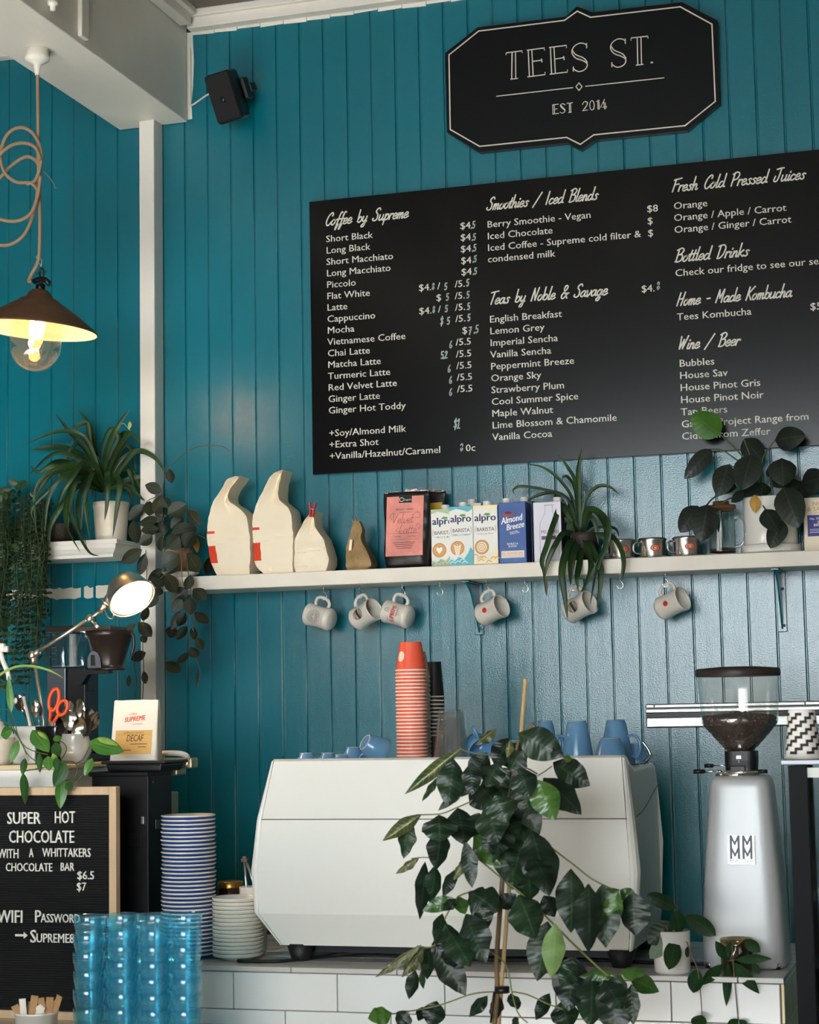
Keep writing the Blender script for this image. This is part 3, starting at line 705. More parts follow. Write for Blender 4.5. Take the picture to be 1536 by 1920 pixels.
# ------------------------------------------------------------ long shelf
SHY = -.20
sz1 = (at(400, 1080.5, SHY).z+at(1400, 1035.4, SHY).z)/2; sz0 = (at(400, 1107.5, SHY).z+at(1400, 1063.3, SHY).z)/2
sx0 = at(305, 1100, SHY).x
SHELFW = mat('shelf_white_paint', (224, 218, 204), .5, bump=.3, bscale=30, bstretch=(.15, 1, 1), var=.05, vscale=9)
shelf = thing('wall_shelf', (sx0, -.001, sz0), 'long white painted shelf on the teal wall with mugs hooked below', 'shelf')
sho = Vector((sx0, -.001, sz0))
MB().box(((sx0+.35)/2, (SHY-.001)/2, (sz0+sz1)/2), (.35-sx0, -SHY-.001, sz1-sz0), bev=.003).build('board', SHELFW, shelf, off=sho)
for px, py, ln in ((1464, 1068, .19), (896, 1089, .17)):
    x = at(px, py+40, -.02).x; b = MB()
    b.box((x, -.005, sz0-ln/2), (.030, .006, ln), bev=.002); b.box((x, -.09, sz0-.004), (.026, .17, .006), bev=.002)
    b.prism([(-.008, -.0), (-.16, 0), (-.10, -.03), (-.008, -ln*.92)], (x+.003, 0, sz0-.006), (0, 1, 0), ZA, .006)
    for dz in (.03, .055 if ln > .18 else .04, ln-.02): b.lathe([(0, .003), (.004, .002), (.005, 0)], (x-.008 if dz < .05 else x+.006, -.008, sz0-dz), 10, (0, -1, 0))
    b.build('bracket', TEAL, shelf, off=sho)
HKY = -.105
hooks = [607, 674, 754, 825, 912, 985, 1075, 1163, 1248]
def hookmesh(x):
    b = MB(); b.tube([(x, HKY, sz0+.001), (x, HKY, sz0-.018)], .0017, 6)
    b.tube([(x, HKY, sz0-.016), (x+.006, HKY, sz0-.022), (x+.010, HKY, sz0-.032), (x+.004, HKY, sz0-.041), (x-.006, HKY, sz0-.040), (x-.010, HKY, sz0-.031)], .0019, 6, sm=4)
    b.lathe([(.0, 0), (.005, 0), (.005, -.002), (0, -.002)], (x, HKY, sz0), 10)
    return b
hx_ = [at(px, 1100, HKY).x for px in hooks]
for x in hx_: hookmesh(x).build('cup_hook', CHROME, shelf, off=sho)

# ------------------------------------------------------------ hanging diner mugs
def wrap(b, r, zc):
    """lay a flat print (x across, z up) on the outside of a cylinder, facing -y"""
    for v in b.bm.verts:
        a = v.co.x/r; v.co = Vector((r*math.sin(a), -r*math.cos(a), v.co.z+zc))
MUGM = mat('mug_cream_glaze', (214, 208, 196), .2, coat=.25)
def ringpts(r, n=24, a0=0, a1=360): return [(r*math.cos(R_(a0+(a1-a0)*i/n)), r*math.sin(R_(a0+(a1-a0)*i/n))) for i in range(n+1)]
def print_sun(b):
    O = (0, 0, 0)
    b.stroke(ringpts(.022), O, XA, ZA, .0007, sm=0); b.stroke(ringpts(.0155), O, XA, ZA, .0006, sm=0)
    for k in range(22):
        a = 2*math.pi*k/22; b.stroke([(.0178*math.cos(a), .0178*math.sin(a)), (.0198*math.cos(a+.05), .0198*math.sin(a+.05))], O, XA, ZA, .0011, sm=0)
    for k in range(12):
        a = R_(8+k*15); b.stroke([(.005*math.cos(a), .005*math.sin(a)), (.0145*math.cos(a), .0145*math.sin(a))], O, XA, ZA, .0008, sm=0)
    for k in range(5): b.stroke([(-.014+k*.001, -.003-k*.0024), (.014-k*.001, -.003-k*.0024)], O, XA, ZA, .0007, sm=0)
def print_badge(b):
    O = (0, 0, 0)
    b.stroke(ringpts(.016, 20), O, XA, ZA, .0016, sm=0)
    b.stroke([(-.0125, -.003), (-.004, -.001), (.004, .001), (.0125, .003)], O, XA, ZA, .0085, sm=2)
    for k in range(6): b.stroke([(-.010+k*.004, .006), (-.009+k*.0038, .012)], O, XA, ZA, .0017, sm=0); b.stroke([(-.009+k*.0038, -.012), (-.010+k*.004, -.006)], O, XA, ZA, .0017, sm=0)
def print_dot(b):
    b.disc(.0078, .0078, 2, 14)
def print_word(b):
    b.text('SUPREME', (-.031, 0, -.010), XA, ZA, .024, align='LEFT', width=.062, bold=.02, shear=.15)
def print_word2(b):
    b.text('coffee', (-.030, 0, .012), XA, ZA, .008, width=.018)
    b.text('Specialty', (-.004, 0, -.019), XA, ZA, .008, width=.030); b.text('To Go', (.002, 0, -.027), XA, ZA, .006, width=.014)
    b.stroke(ringpts(.005, 14), (.010, 0, .022), XA, ZA, .0009, sm=0)
    b.stroke([(.002, .014), (.006, .030), (.014, .026), (.017, .014), (.002, .014)], (0, 0, 0), XA, ZA, .0007, sm=3)
def mug(px, cpx, cpy, ang, base_right, prints, label, rzj=0):
    """px: hook index; (cpx, cpy) middle of the body in the photo"""
    s = ang
    hz = sz0-.036; hxx = hx_[px]
    r, h = .0395, .094
    hc = .030                                   # handle reach
    c = math.cos(s); sn = math.sin(s)
    Z = Vector((-c, 0, sn)) if base_right else Vector((c, 0, sn))
    X = Vector((sn, 0, c)) if base_right else Vector((-sn, 0, c))
    Rm = Matrix.Rotation(R_(-14 if base_right else -24), 3, 'Z') @ Matrix((X, Z.cross(X), Z)).transposed()
    top_local = Vector((r+hc-.006, 0, h*.52))
    org = Vector((hxx, HKY, hz-.001)) - Rm @ top_local
    d = at(cpx, cpy, HKY) - (org + Rm @ Vector((0, 0, h/2)))
    org = org + Vector((d.x*.0, 0, 0))
    t = thing('diner_mug', org, label, 'mug', 'diner mugs hanging below the shelf')
    t.rotation_euler = Rm.to_euler()
    q = [(0, 0), (.030, 0), (.031, .001), (.033, .004), (.0385, .010), (.0385, .016), (.0365, .035), (.0358, .055), (.0372, .075), (.0392, .088), (.0395, .0925), (.0388, .094), (.0372, .0935), (.0355, .088), (.0335, .07), (.0325, .05), (.0325, .02), (.028, .010), (0, .009)]
    MB().lathe(q, seg=40).build('body', MUGM, t)
    MB().tube([(.0345, 0, .074), (.046, 0, .077), (.060, 0, .072), (.0655, 0, .058), (.0645, 0, .042), (.058, 0, .028), (.046, 0, .0215), (.0352, 0, .026)], .0056, 12, sm=5).build('handle', MUGM, t)
    for nm, fn, m in prints:
        b = MB(); fn(b)
        if fn in (print_sun, print_badge, print_dot):
            for v in b.bm.verts: v.co *= 1.12
        for v in b.bm.verts:
            if not base_right: v.co.x, v.co.z = v.co.x, v.co.z
        wrap(b, .0395, .050)
        if not base_right:
            for v in b.bm.verts: v.co.x, v.co.y = -v.co.x, -v.co.y
        b.build(nm, m, t, fixn=False)
    return t
GREYP = mat('grey_print', (92, 88, 84), .6); DARKP = mat('dark_brown_print', (62, 52, 46), .6); REDP = mat('red_print', (196, 44, 34), .6)
mug(0, 600, 1150, R_(15), True, [('sun_emblem', print_sun, GREYP)], 'cream diner mug with a grey sunrise emblem, leftmost under the shelf')
mug(1, 678, 1152, R_(22), False, [('round_emblem', print_badge, DARKP)], 'cream diner mug with a dark round emblem between sunrise mug and red lettered mug')
mug(2, 752, 1153, R_(16), True, [('red_lettering', print_word, REDP), ('small_print', print_word2, DARKP)], 'cream diner mug with slanted red lettering hanging under the black pouch')
mug(4, 917, 1143, R_(18), False, [('red_mark', print_dot, REDP)], 'cream diner mug with a red blot hanging under the cartons')
mug(6, 1080, 1138, R_(20), False, [('round_emblem', print_badge, DARKP)], 'cream diner mug with a dark emblem half hidden by drooping plant leaves')
mug(8, 1257, 1132, R_(20), False, [('red_mark', print_dot, REDP)], 'cream diner mug with a red blot hanging alone at the right')

# ------------------------------------------------------------ paper coffee bags
def bag(name, o, s, left, right, base, yc, depth, label, cat='coffee bag', group=None, m=None, top_d=.9, printf=None, seed=1, pinch=True):
    """left / right: outline of the bag in the photo, bottom to top; cross-sections are soft rectangles"""
    rr = random.Random(seed)
    L_ = [at(o[0]+x/s, o[1]+y/s, yc) for x, y in left]; R2 = [at(o[0]+x/s, o[1]+y/s, yc) for x, y in right]
    zb = base; z0 = min(L_[0].z, R2[0].z)
    L_ = smooth_pts(L_, 6); R2 = smooth_pts(R2, 6)
    zt = max(max(p.z for p in L_), max(p.z for p in R2))
    def interp(P, z):
        best = P[0].x
        for a, b_ in zip(P, P[1:]):
            if (a.z-z)*(b_.z-z) <= 0 and abs(a.z-b_.z) > 1e-9: return a.x+(b_.x-a.x)*(z-a.z)/(b_.z-a.z)
        return P[0].x if z < P[0].z else P[-1].x
    org = Vector(((L_[0].x+R2[0].x)/2, yc, zb))
    t = thing(name, org, label, cat, group)
    nf, ns = 10, 5; prm = [(-1+2*i/nf, -1) for i in range(nf)]+[(1, -1+2*i/ns) for i in range(ns)]+[(1-2*i/nf, 1) for i in range(nf)]+[(-1, 1-2*i/ns) for i in range(ns)]
    NZ, NK = 40, len(prm)
    b = MB(); rings = []
    for j in range(NZ+1):
        f = j/NZ; zz = z0+(zt-z0)*f; xl, xr = interp(L_, zz), interp(R2, zz)
        if xr-xl < .005: m_ = (xl+xr)/2; xl, xr = m_-.0025, m_+.0025
        k0 = min(1, .80+f*2.2) if f < .10 else 1
        dd = depth*k0*(1+(top_d-1)*f)
        ring = []
        for k, (x, y) in enumerate(prm):
            rd = max(abs(x), abs(y)); cr_ = min(abs(x), abs(y)) > .85
            xx = (xl+xr)/2+(xr-xl)/2*x*(.965 if cr_ else 1); yy = dd/2*y*(.965 if cr_ else 1)
            if y == -1:
                if f > .40 and pinch: yy += max(0, 1-abs(x-.12)/.95)*dd*.36*min(1, (f-.40)*2.6)      # gusset folded in
                yy -= .006*(1-x*x)*max(0, 1-abs(f-.25)/.25)
                yy += .0035*max(0, 1-abs(f-.34-.03*x)/.018) if pinch else 0                              # crossways crease
                yy += .003*max(0, 1-abs(x+.15-1.2*(f-.1))/.12)*(f < .34)
            wob = .0009*math.sin(zz*95+k*.9+seed)+.0007*math.sin(zz*210+k*2.3)
            ring.append(b.bm.verts.new(Vector((xx-org.x+wob*.5, yy+wob, zb+(zz-z0)-org.z))))
        rings.append(ring)
    for A, B in zip(rings, rings[1:]):
        j = rings.index(A)
        for k in range(NK):
            k2 = (k+1) % NK; mi = printf(j/NZ, (k+.5)/NK) if printf else 0
            b.quad([A[k], A[k2], B[k2], B[k]], None, mi, True)
    b.quad(list(reversed(rings[0]))); b.quad(rings[-1])
    b.build('bag', [m or PAPER, REDINK], t, sharp=16)
    return t
oB, sB = (380, 860), 3.2
pf = lambda f, k: 1 if ((k < .07 or k > .84) and (.10 < f < .30 or (.40 < f < .45))) else 0
SZ = sz1+.0006
bag('coffee_bag', oB, sB, [(112, 702), (78, 610), (56, 470), (62, 380), (84, 285), (140, 190), (190, 116), (252, 108)], [(312, 692), (323, 600), (318, 470), (296, 350), (242, 292), (188, 255), (188, 200), (222, 150), (252, 110)], SZ, -.135, .105,
    'cream paper coffee bag with a pinched leaning top, leftmost of the white bags', group='cream coffee bags on the long shelf', printf=pf, seed=1)
bag('coffee_bag', oB, sB, [(390, 692), (346, 640), (334, 520), (326, 420), (336, 320), (392, 195), (450, 96), (508, 72)], [(572, 682), (577, 560), (576, 450), (558, 318), (520, 278), (486, 244), (486, 190), (494, 130), (508, 73)], SZ, -.14, .105,
    'tallest cream paper coffee bag on the long shelf with an orange side stripe', group='cream coffee bags on the long shelf', printf=pf, seed=2)
bag('coffee_bag', oB, sB, [(576, 684), (575, 590), (580, 490), (612, 420), (645, 365), (672, 325), (678, 316)], [(768, 674), (787, 620), (775, 560), (754, 490), (712, 430), (696, 390), (692, 330), (690, 316)], SZ, -.15, .095,
    'small cream paper bag held shut by a red clothes peg', group='cream coffee bags on the long shelf', seed=3)
# folded tail of that bag and the peg
pg = at(380+686/3.2, 860+318/3.2, -.15)
peg = thing('clothes_peg', pg, 'red plastic clothes peg clipped on the small cream bag', 'clothes peg', rot=(0, R_(6), 0))
RED = mat('red_plastic', (196, 26, 30), .35)
for s_ in (-1, 1):
    MB().prism([(.002, -.022), (.0075, -.022), (.0085, 0), (.013, .024), (.0085, .026), (.003, .004)], (0, -.052, 0), (s_, 0, 0), ZA, .010*s_).build('prong', RED, peg)
MB().tube([(-.008, -.057, .001), (0, -.059, .004), (.008, -.057, .001)], .0014, 6, sm=3).build('spring', STEEL, peg)
BROWNP = mat('crumpled_brown_paper', (150, 122, 80), .6, bump=1.4, bscale=45, var=.2, vscale=25)
bb = bag('paper_bag', oB, sB, [(882, 664), (873, 590), (878, 520), (888, 470), (903, 410), (912, 385), (903, 372)], [(1000, 664), (1032, 632), (1008, 560), (975, 510), (962, 470), (968, 430), (958, 395), (944, 372)], SZ, -.14, .075,
    'small crumpled brown paper bag twisted shut on the shelf', 'paper bag', m=BROWNP, seed=5, top_d=.35, pinch=False)
tw = MB(); q0 = at(380+918/3.2, 860+392/3.2, -.14)-bb.location
tw.prism([(-.010, 0), (-.006, .004), (-.012, .024), (-.003, .010), (.002, .026), (.005, .010), (.010, .008), (.008, -.004)], q0+Vector((0, -.006, -.002)), XA, ZA, .006); tw.build('twisted_top', BROWNP, bb)
MB().box(Vector(at(380+889/3.2, 860+518/3.2, -.176))-bb.location, (.010, .004, .036), rot=Matrix.Rotation(R_(6), 3, 'Y'), bev=.001).build('tape_tab', PAPER, bb)

# ------------------------------------------------------------ drink powder pouches
FOIL = mat('matt_black_foil', (20, 18, 20), .38, bump=.5, bscale=35)
FOILS = mat('silver_foil_lining', (176, 150, 140), .25, .9, bump=1, bscale=60)
def pouch(w, h, d, org, label, mt, lip=True, rz=0):
    t = thing('foil_pouch', org, label, 'pouch', 'drink powder pouches', rz=rz)
    b = MB()
    def f(u, v):
        a = 2*math.pi*u; ca, sa = math.cos(a), math.sin(a)
        th = d*(1-.86*v**1.3)*(.55+.45*min(1, v*7+.25))
        x = math.copysign(abs(ca)**.45, ca)*w/2*(1-.10*(1-v)*(v < .25)*(1-v*4)); y = math.copysign(abs(sa)**.7, sa)*th/2
        return Vector((x+.002*math.sin(v*9+ca*3), y+.0012*math.sin(v*31+ca*5), h*v))
    V = b.grid(f, 40, 22, closeu=True)
    b.quad([r[0] for r in V][::-1]); b.quad([r[-1] for r in V])
    b.build('pouch', mt, t)
    if lip:
        b = MB(); rr = random.Random(3); pts = [(-w*.47+w*.94*i/14, rr.uniform(.0, .004)+(.005 if 6 < i < 11 else 0)) for i in range(15)]
        b.prism([(-w*.47, -.004)]+[(w*.47, -.004)]+list(reversed(pts)), (0, -.004, h), XA, ZA, .002); b.build('torn_top', FOILS, t)
    return t
oC, sC = (680, 840), 3.072
pa = at(oC[0]+125/sC, oC[1]+690/sC, -.17); pb_ = at(oC[0]+392/sC, oC[1]+690/sC, -.17); pt = at(oC[0]+250/sC, oC[1]+252/sC, -.15)
pw, ph_ = pb_.x-pa.x, pt.z-SZ
pch = pouch(pw, ph_, .075, ((pa.x+pb_.x)/2-.004, -.145, SZ), 'black foil pouch with a pink watercolour label on the long shelf', FOIL)
PINK = mat('pink_watercolour_label', (222, 142, 130), .6, var=.22, vscale=14)
def front_y(v, d): return -(d*(1-.86*v**1.3)*(.55+.45*min(1, v*7+.25)))/2-.0022
def onpouch(b, d, h):
    for v in b.bm.verts: v.co.y = front_y(max(.02, min(1, v.co.z/h)), d)+v.co.y
lw, lh = pw*.80, ph_*.80
b = MB(); b.grid(lambda u, v: Vector((-lw/2+lw*u-.003, 0, ph_*.155+ph_*.785*v)), 10, 16); onpouch(b, .075, ph_); b.build('label', PINK, pch, fixn=False)
b = MB()
zt_ = ph_*.94
b.prism([(-.022, -.022), (.022, -.022), (.022, .0), (-.022, .0)], (-.002, -.0006, zt_), XA, ZA, .0001)
onpouch(b, .075, ph_); b.build('brand_tab', FOIL, pch, fixn=False)
b = MB(); b.text('Organics', (-.009, -.0012, zt_-.015), XA, ZA, .009, width=.028); b.stroke(ringpts(.0065, 16, 30, 330), (-.015, -.0012, zt_-.011), XA, ZA, .002, sm=0); onpouch(b, .075, ph_); b.build('brand_lettering', mat('cream_print', (226, 220, 208), .6), pch, fixn=False)
b = MB()
b.text('BEETROOT TURMERIC', (-.003, -.0008, ph_*.755), XA, ZA, .0075, align='CENTER', width=.060); b.text('SUPERFOOD LATTE', (-.003, -.0008, ph_*.72), XA, ZA, .005, align='CENTER', width=.036)
script_text(b, 'Velvet', -.046, ph_*.585, -.0008, .034, width=.072, slant=.12, w=.0011); script_text(b, 'Latte', -.022, ph_*.445, -.0008, .034, width=.060, slant=.12, w=.0011)
for q in ([(-.046, .012), (-.052, .024), (-.044, .036), (-.036, .030)], [(.022, .026), (.040, .036), (.050, .028), (.044, .016), (.034, .020)], [(.034, -.010), (.046, -.002), (.052, -.012), (.044, -.020)], [(-.022, -.014), (-.032, -.022), (-.022, -.028), (-.010, -.024)]):
    b.stroke([(x, z+ph_*.58) for x, z in q], (0, -.0008, 0), XA, ZA, .0009, sm=5)
for k, (w_, z_) in enumerate(((.060, .40), (.074, .33), (.066, .305), (.058, .28), (.050, .255))):
    if k == 0: b.text('CLEANSE', (-.040, -.0008, ph_*z_), XA, ZA, .006, width=.024); b.text('RUBY SPICE', (.008, -.0008, ph_*z_), XA, ZA, .005, width=.028)
    else: b.stroke([(-w_/2-.003, ph_*z_), (w_/2-.003, ph_*z_)], (0, -.0008, 0), XA, ZA, .0016, sm=0)
b.stroke([(-.05, ph_*.45), (.046, ph_*.45)], (0, -.0008, 0), XA, ZA, .0006, sm=0); b.stroke([(-.05, ph_*.37), (.046, ph_*.37)], (0, -.0008, 0), XA, ZA, .0006, sm=0)
onpouch(b, .075, ph_); b.build('label_lettering', mat('maroon_print', (88, 44, 48), .6), pch, fixn=False)
pc2 = at(oC[0]+420/sC, oC[1]+680/sC, -.06)
pch2 = pouch(pw*.98, ph_*1.03, .06, (pc2.x-.035, -.055, SZ), 'black foil pouch with a yellow label standing behind the pink one', FOIL, rz=R_(-4))
b = MB(); b.grid(lambda u, v: Vector((-lw/2+lw*u+.004, 0, ph_*.155+ph_*.72*v)), 10, 16); onpouch(b, .06, ph_*1.03); b.build('label', mat('mustard_label', (200, 164, 50), .6), pch2, fixn=False)

# ------------------------------------------------------------ drink cartons
NAVY = mat('navy_print', (36, 36, 84), .5)
def carton(x0, x1, top_px, yf, body, label, capm, side=None, cap_x=.5, depth=.07, group='drink cartons on the long shelf'):
    pA = at(oC[0]+x0/sC, oC[1]+660/sC, yf); pB = at(oC[0]+x1/sC, oC[1]+660/sC, yf); zt = at(oC[0]+(x0+x1)/2/sC, oC[1]+top_px/sC, yf).z
    w = pB.x-pA.x; h = zt-SZ; org = Vector(((pA.x+pB.x)/2, yf+depth/2, SZ))
    t = thing('drink_carton', org, label, 'carton', group)
    b = MB(); b.box((0, 0, h/2), (w, depth, h), bev=.0015)
    for f in b.bm.faces:
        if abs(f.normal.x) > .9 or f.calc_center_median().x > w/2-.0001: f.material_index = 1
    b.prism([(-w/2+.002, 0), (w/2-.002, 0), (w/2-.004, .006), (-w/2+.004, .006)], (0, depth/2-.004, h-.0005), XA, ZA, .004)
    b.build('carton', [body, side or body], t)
    MB().lathe([(0, .016), (.0125, .016), (.0135, .014), (.0135, .003), (.015, .001), (.015, 0)], ((cap_x-.5)*w, -.006, h), 24).build('cap', capm, t)
    return t, w, h, -depth/2-.0006
CARTW = mat('white_carton', (226, 226, 220), .45); CAPW = mat('white_cap', (232, 232, 228), .4)
def coffee_cup(b, x, z, r, yf, rosette=0):
    b.prism(ringpts(r, 28)[:-1], (x, yf, z), XA, ZA, .0002, mi=0); b.prism(ringpts(r*.88, 28)[:-1], (x, yf-.0003, z), XA, ZA, .0002, mi=1); b.prism(ringpts(r*.80, 28)[:-1], (x, yf-.0006, z), XA, ZA, .0002, mi=2)
    if rosette == 0: heart = [(0, -.5), (.38, -.05), (.45, .25), (.25, .42), (0, .25), (-.25, .42), (-.45, .25), (-.38, -.05)]; b.prism([(p[0]*r*.9, p[1]*r*.9) for p in heart], (x, yf-.0009, z), XA, ZA, .0002, mi=3)
    elif rosette == 1:
        for k in range(5): b.stroke([(-.42*r+.05*k*r, .35*r-.25*k*r), (0, .1*r-.25*k*r), (.42*r-.05*k*r, .35*r-.25*k*r)], (x, yf-.0009, z), XA, ZA, r*.13, sm=3, mi=3)
        b.stroke([(0, .5*r), (0, -.7*r)], (x, yf-.0009, z), XA, ZA, r*.07, sm=0, mi=3)
    else:
        for q in (.55, .33, .14): b.stroke(ringpts(r*q, 18), (x, yf-.0009, z), XA, ZA, r*.11, sm=0, mi=3)
CUPM = [mat('cup_porcelain_print', (236, 228, 214), .5), mat('latte_brown_print', (176, 118, 62), .5), mat('latte_tan_print', (206, 156, 96), .5), mat('milk_foam_print', (244, 234, 214), .5)]
def oat_like(x0, x1, top, yf, label, swirl, swirl2, sub, ros, capx, subcol):
    t, w, h, y = carton(x0, x1, top, yf, CARTW, label, CAPW, cap_x=capx)
    b = MB(); b.text('alpro', (0, y, h*.735), XA, ZA, .033, align='CENTER', width=w*.86, bold=.03); b.build('brand_lettering', NAVY, t, fixn=False)
    b = MB(); b.prism([(-.012, 0), (-.004, .006), (.008, .005), (.012, .0), (.002, -.003)], (.006, y-.0004, h*.835), XA, ZA, .0002); b.build('leaf_mark', mat('leaf_green_print', (86, 150, 60), .5), t, fixn=False)
    b = MB(); b.text('BARISTA', (0, y, h*.56), XA, ZA, .017, align='CENTER', width=w*.72, bold=.01)
    for q in ([(-w*.42, h*.54), (-w*.42, h*.64), (-w*.38, h*.65)], [(w*.42, h*.54), (w*.42, h*.64), (w*.38, h*.65)], [(-w*.34, h*.515), (-w*.16, h*.515)], [(w*.16, h*.515), (w*.34, h*.515)]): b.stroke(q, (0, y, 0), XA, ZA, .0011, sm=0)
    b.build('variety_lettering', mat('brown_print', (90, 58, 48), .5), t, fixn=False)
    b = MB(); b.text(sub, (0, y, h*.495), XA, ZA, .010, align='CENTER', width=w*(.12*len(sub))); b.build('flavour_lettering', subcol, t, fixn=False)
    b = MB(); rr = random.Random(len(sub)); yb = y+.0002
    def blob(pts, mi): b.prism(pts, (0, yb-.0001*mi, 0), XA, ZA, .0002, mi=mi)
    blob([(-w*.5, .001), (w*.5, .001), (w*.5, h*.24), (w*.38, h*.30), (w*.28, h*.20), (w*.1, h*.10), (-w*.1, h*.14), (-w*.3, h*.07), (-w*.5, h*.12)], 0)
    for k in range(7):
        x_ = -w*.45+w*.9*rr.random(); z_ = h*.02+h*.14*rr.random()
        b.stroke([(x_-.008, z_), (x_, z_+.006), (x_+.009, z_+.001)], (0, yb-.0003, 0), XA, ZA, .003, sm=4, mi=1)
    blob([(-w*.5, h*.92), (-w*.2, h*.96), (w*.1, h*.93), (w*.3, h*.90), (w*.5, h*.95), (w*.5, h*.999), (-w*.5, h*.999)], 0)
    b.build('swirl_picture', [swirl, swirl2], t, fixn=False)
    b = MB(); coffee_cup(b, -w*.16, h*.29, w*.33, y-.0004, ros); b.build('cup_picture', CUPM, t, fixn=False)
    return t, w, h, y
SAGE = mat('sage_green_print', (168, 190, 150), .5); SAGE2 = mat('pale_sage_print', (206, 218, 196), .5)
AQUA = mat('aqua_print', (92, 176, 190), .5); AQUA2 = mat('pale_aqua_print', (196, 226, 226), .5)
OCH = mat('pale_straw_print', (238, 222, 184), .5); OCH2 = mat('straw_print', (208, 164, 84), .5)
oat_like(398, 536, 352, -.150, 'white carton with sage green swirls and a heart in its coffee cup', SAGE, SAGE2, 'SOYA', 0, .52, mat('soya_green_print', (120, 160, 110), .5))
oat_like(503, 640, 336, -.192, 'white carton with aqua swirls and a fern in its coffee cup', AQUA, AQUA2, 'COCONUT', 1, .50, mat('aqua_text_print', (70, 160, 180), .5))
oat_like(642, 783, 329, -.192, 'white carton with straw-coloured oat print beside the blue carton', OCH, OCH2, 'OAT', 2, .50, mat('ochre_print', (200, 140, 50), .5))
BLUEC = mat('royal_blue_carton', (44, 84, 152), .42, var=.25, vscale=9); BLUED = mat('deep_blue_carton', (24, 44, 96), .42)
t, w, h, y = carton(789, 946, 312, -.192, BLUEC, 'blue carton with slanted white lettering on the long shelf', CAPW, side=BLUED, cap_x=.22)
b = MB(); b.text('Almond', (-w*.40, y, h*.64), (.98, 0, .17), (-.12, 0, .99), .030, width=w*.82, bold=.025, shear=.25); b.text('Breeze', (-w*.22, y, h*.535), (.98, 0, .17), (-.12, 0, .99), .028, width=w*.66, bold=.02, shear=.25)
b.text('DAIRY FREE', (-w*.1, y, h*.49), (.98, 0, .17), (-.12, 0, .99), .006, width=w*.3); b.text('ALMOND MILK', (-w*.08, y, h*.465), (.98, 0, .17), (-.12, 0, .99), .006, width=w*.36)
b.text('BARISTA', (0, y, h*.30), XA, ZA, .0085, align='CENTER', width=w*.40); b.text('BLEND', (0, y, h*.26), XA, ZA, .0085, align='CENTER', width=w*.30); b.build('brand_lettering', CAPW, t, fixn=False)
b = MB(); b.prism([(-w*.42, 0), (w*.42, 0), (w*.42, h*.115), (-w*.42, h*.115)], (0, y, h*.085), XA, ZA, .0002, mi=0); b.text('CREATED FOR COFFEE', (-w*.24, y-.0005, h*.145), XA, ZA, .007, width=w*.60, mi=1); b.stroke(ringpts(.0035, 10), (-w*.34, y-.0005, h*.155), XA, ZA, .0012, sm=0, mi=1)
for k in range(2): b.stroke([(-w*.38, h*(.125-.02*k)), (w*.38, h*(.125-.02*k))], (0, y-.0005, 0), XA, ZA, .0007, sm=0, mi=1)
b.build('cream_panel', [mat('cream_panel_print', (228, 218, 198), .5), mat('rust_print', (176, 96, 60), .5)], t, fixn=False)
b = MB(); b.prism([(-.016, -.006), (.016, -.006), (.019, .002), (.010, .009), (-.010, .009), (-.019, .002)], (-w*.14, y, h*.80), XA, ZA, .0002, mi=0); b.prism([(-.013, 0), (.013, 0), (.008, .007), (-.008, .007)], (-w*.14, y-.0004, h*.81), XA, ZA, .0002, mi=1); b.build('crest', [mat('crest_red', (150, 60, 50), .5), NAVY], t, fixn=False)
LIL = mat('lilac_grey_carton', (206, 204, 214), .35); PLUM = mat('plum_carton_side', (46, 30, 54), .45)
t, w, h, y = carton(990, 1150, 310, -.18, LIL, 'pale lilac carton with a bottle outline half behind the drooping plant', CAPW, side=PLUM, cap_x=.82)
b = MB(); bt = [(-.012, .94), (-.012, .86), (-.014, .80), (-.026, .68), (-.030, .55), (-.030, .08), (-.024, .03), (0, .02)]
for sg in (1, -1): b.stroke([(x*sg+.006, z*h) for x, z in bt], (0, y, 0), XA, ZA, .0010, sm=4)
b.stroke([(-.008, .945*h), (.020, .945*h)], (0, y, 0), XA, ZA, .0016, sm=0); b.text('MILKLAB', (-w*.24, y, h*.47), XA, ZA, .016, width=w*.62)
b.build('bottle_outline', GREYP, t, fixn=False)
b = MB(); b.prism([(-w*.22, h*.37), (w*.30, h*.37), (w*.30, h*.43), (-w*.22, h*.43)], (0, y, 0), XA, ZA, .0002); b.build('plum_band', mat('plum_print', (104, 60, 110), .5), t, fixn=False)
carton(560, 690, 318, -.108, CARTW, 'plain white carton standing in the back row behind the aqua carton', CAPW)
carton(905, 985, 306, -.115, BLUED, 'dark blue carton standing behind the slanted-lettered blue carton', CAPW, cap_x=.3, depth=.06)

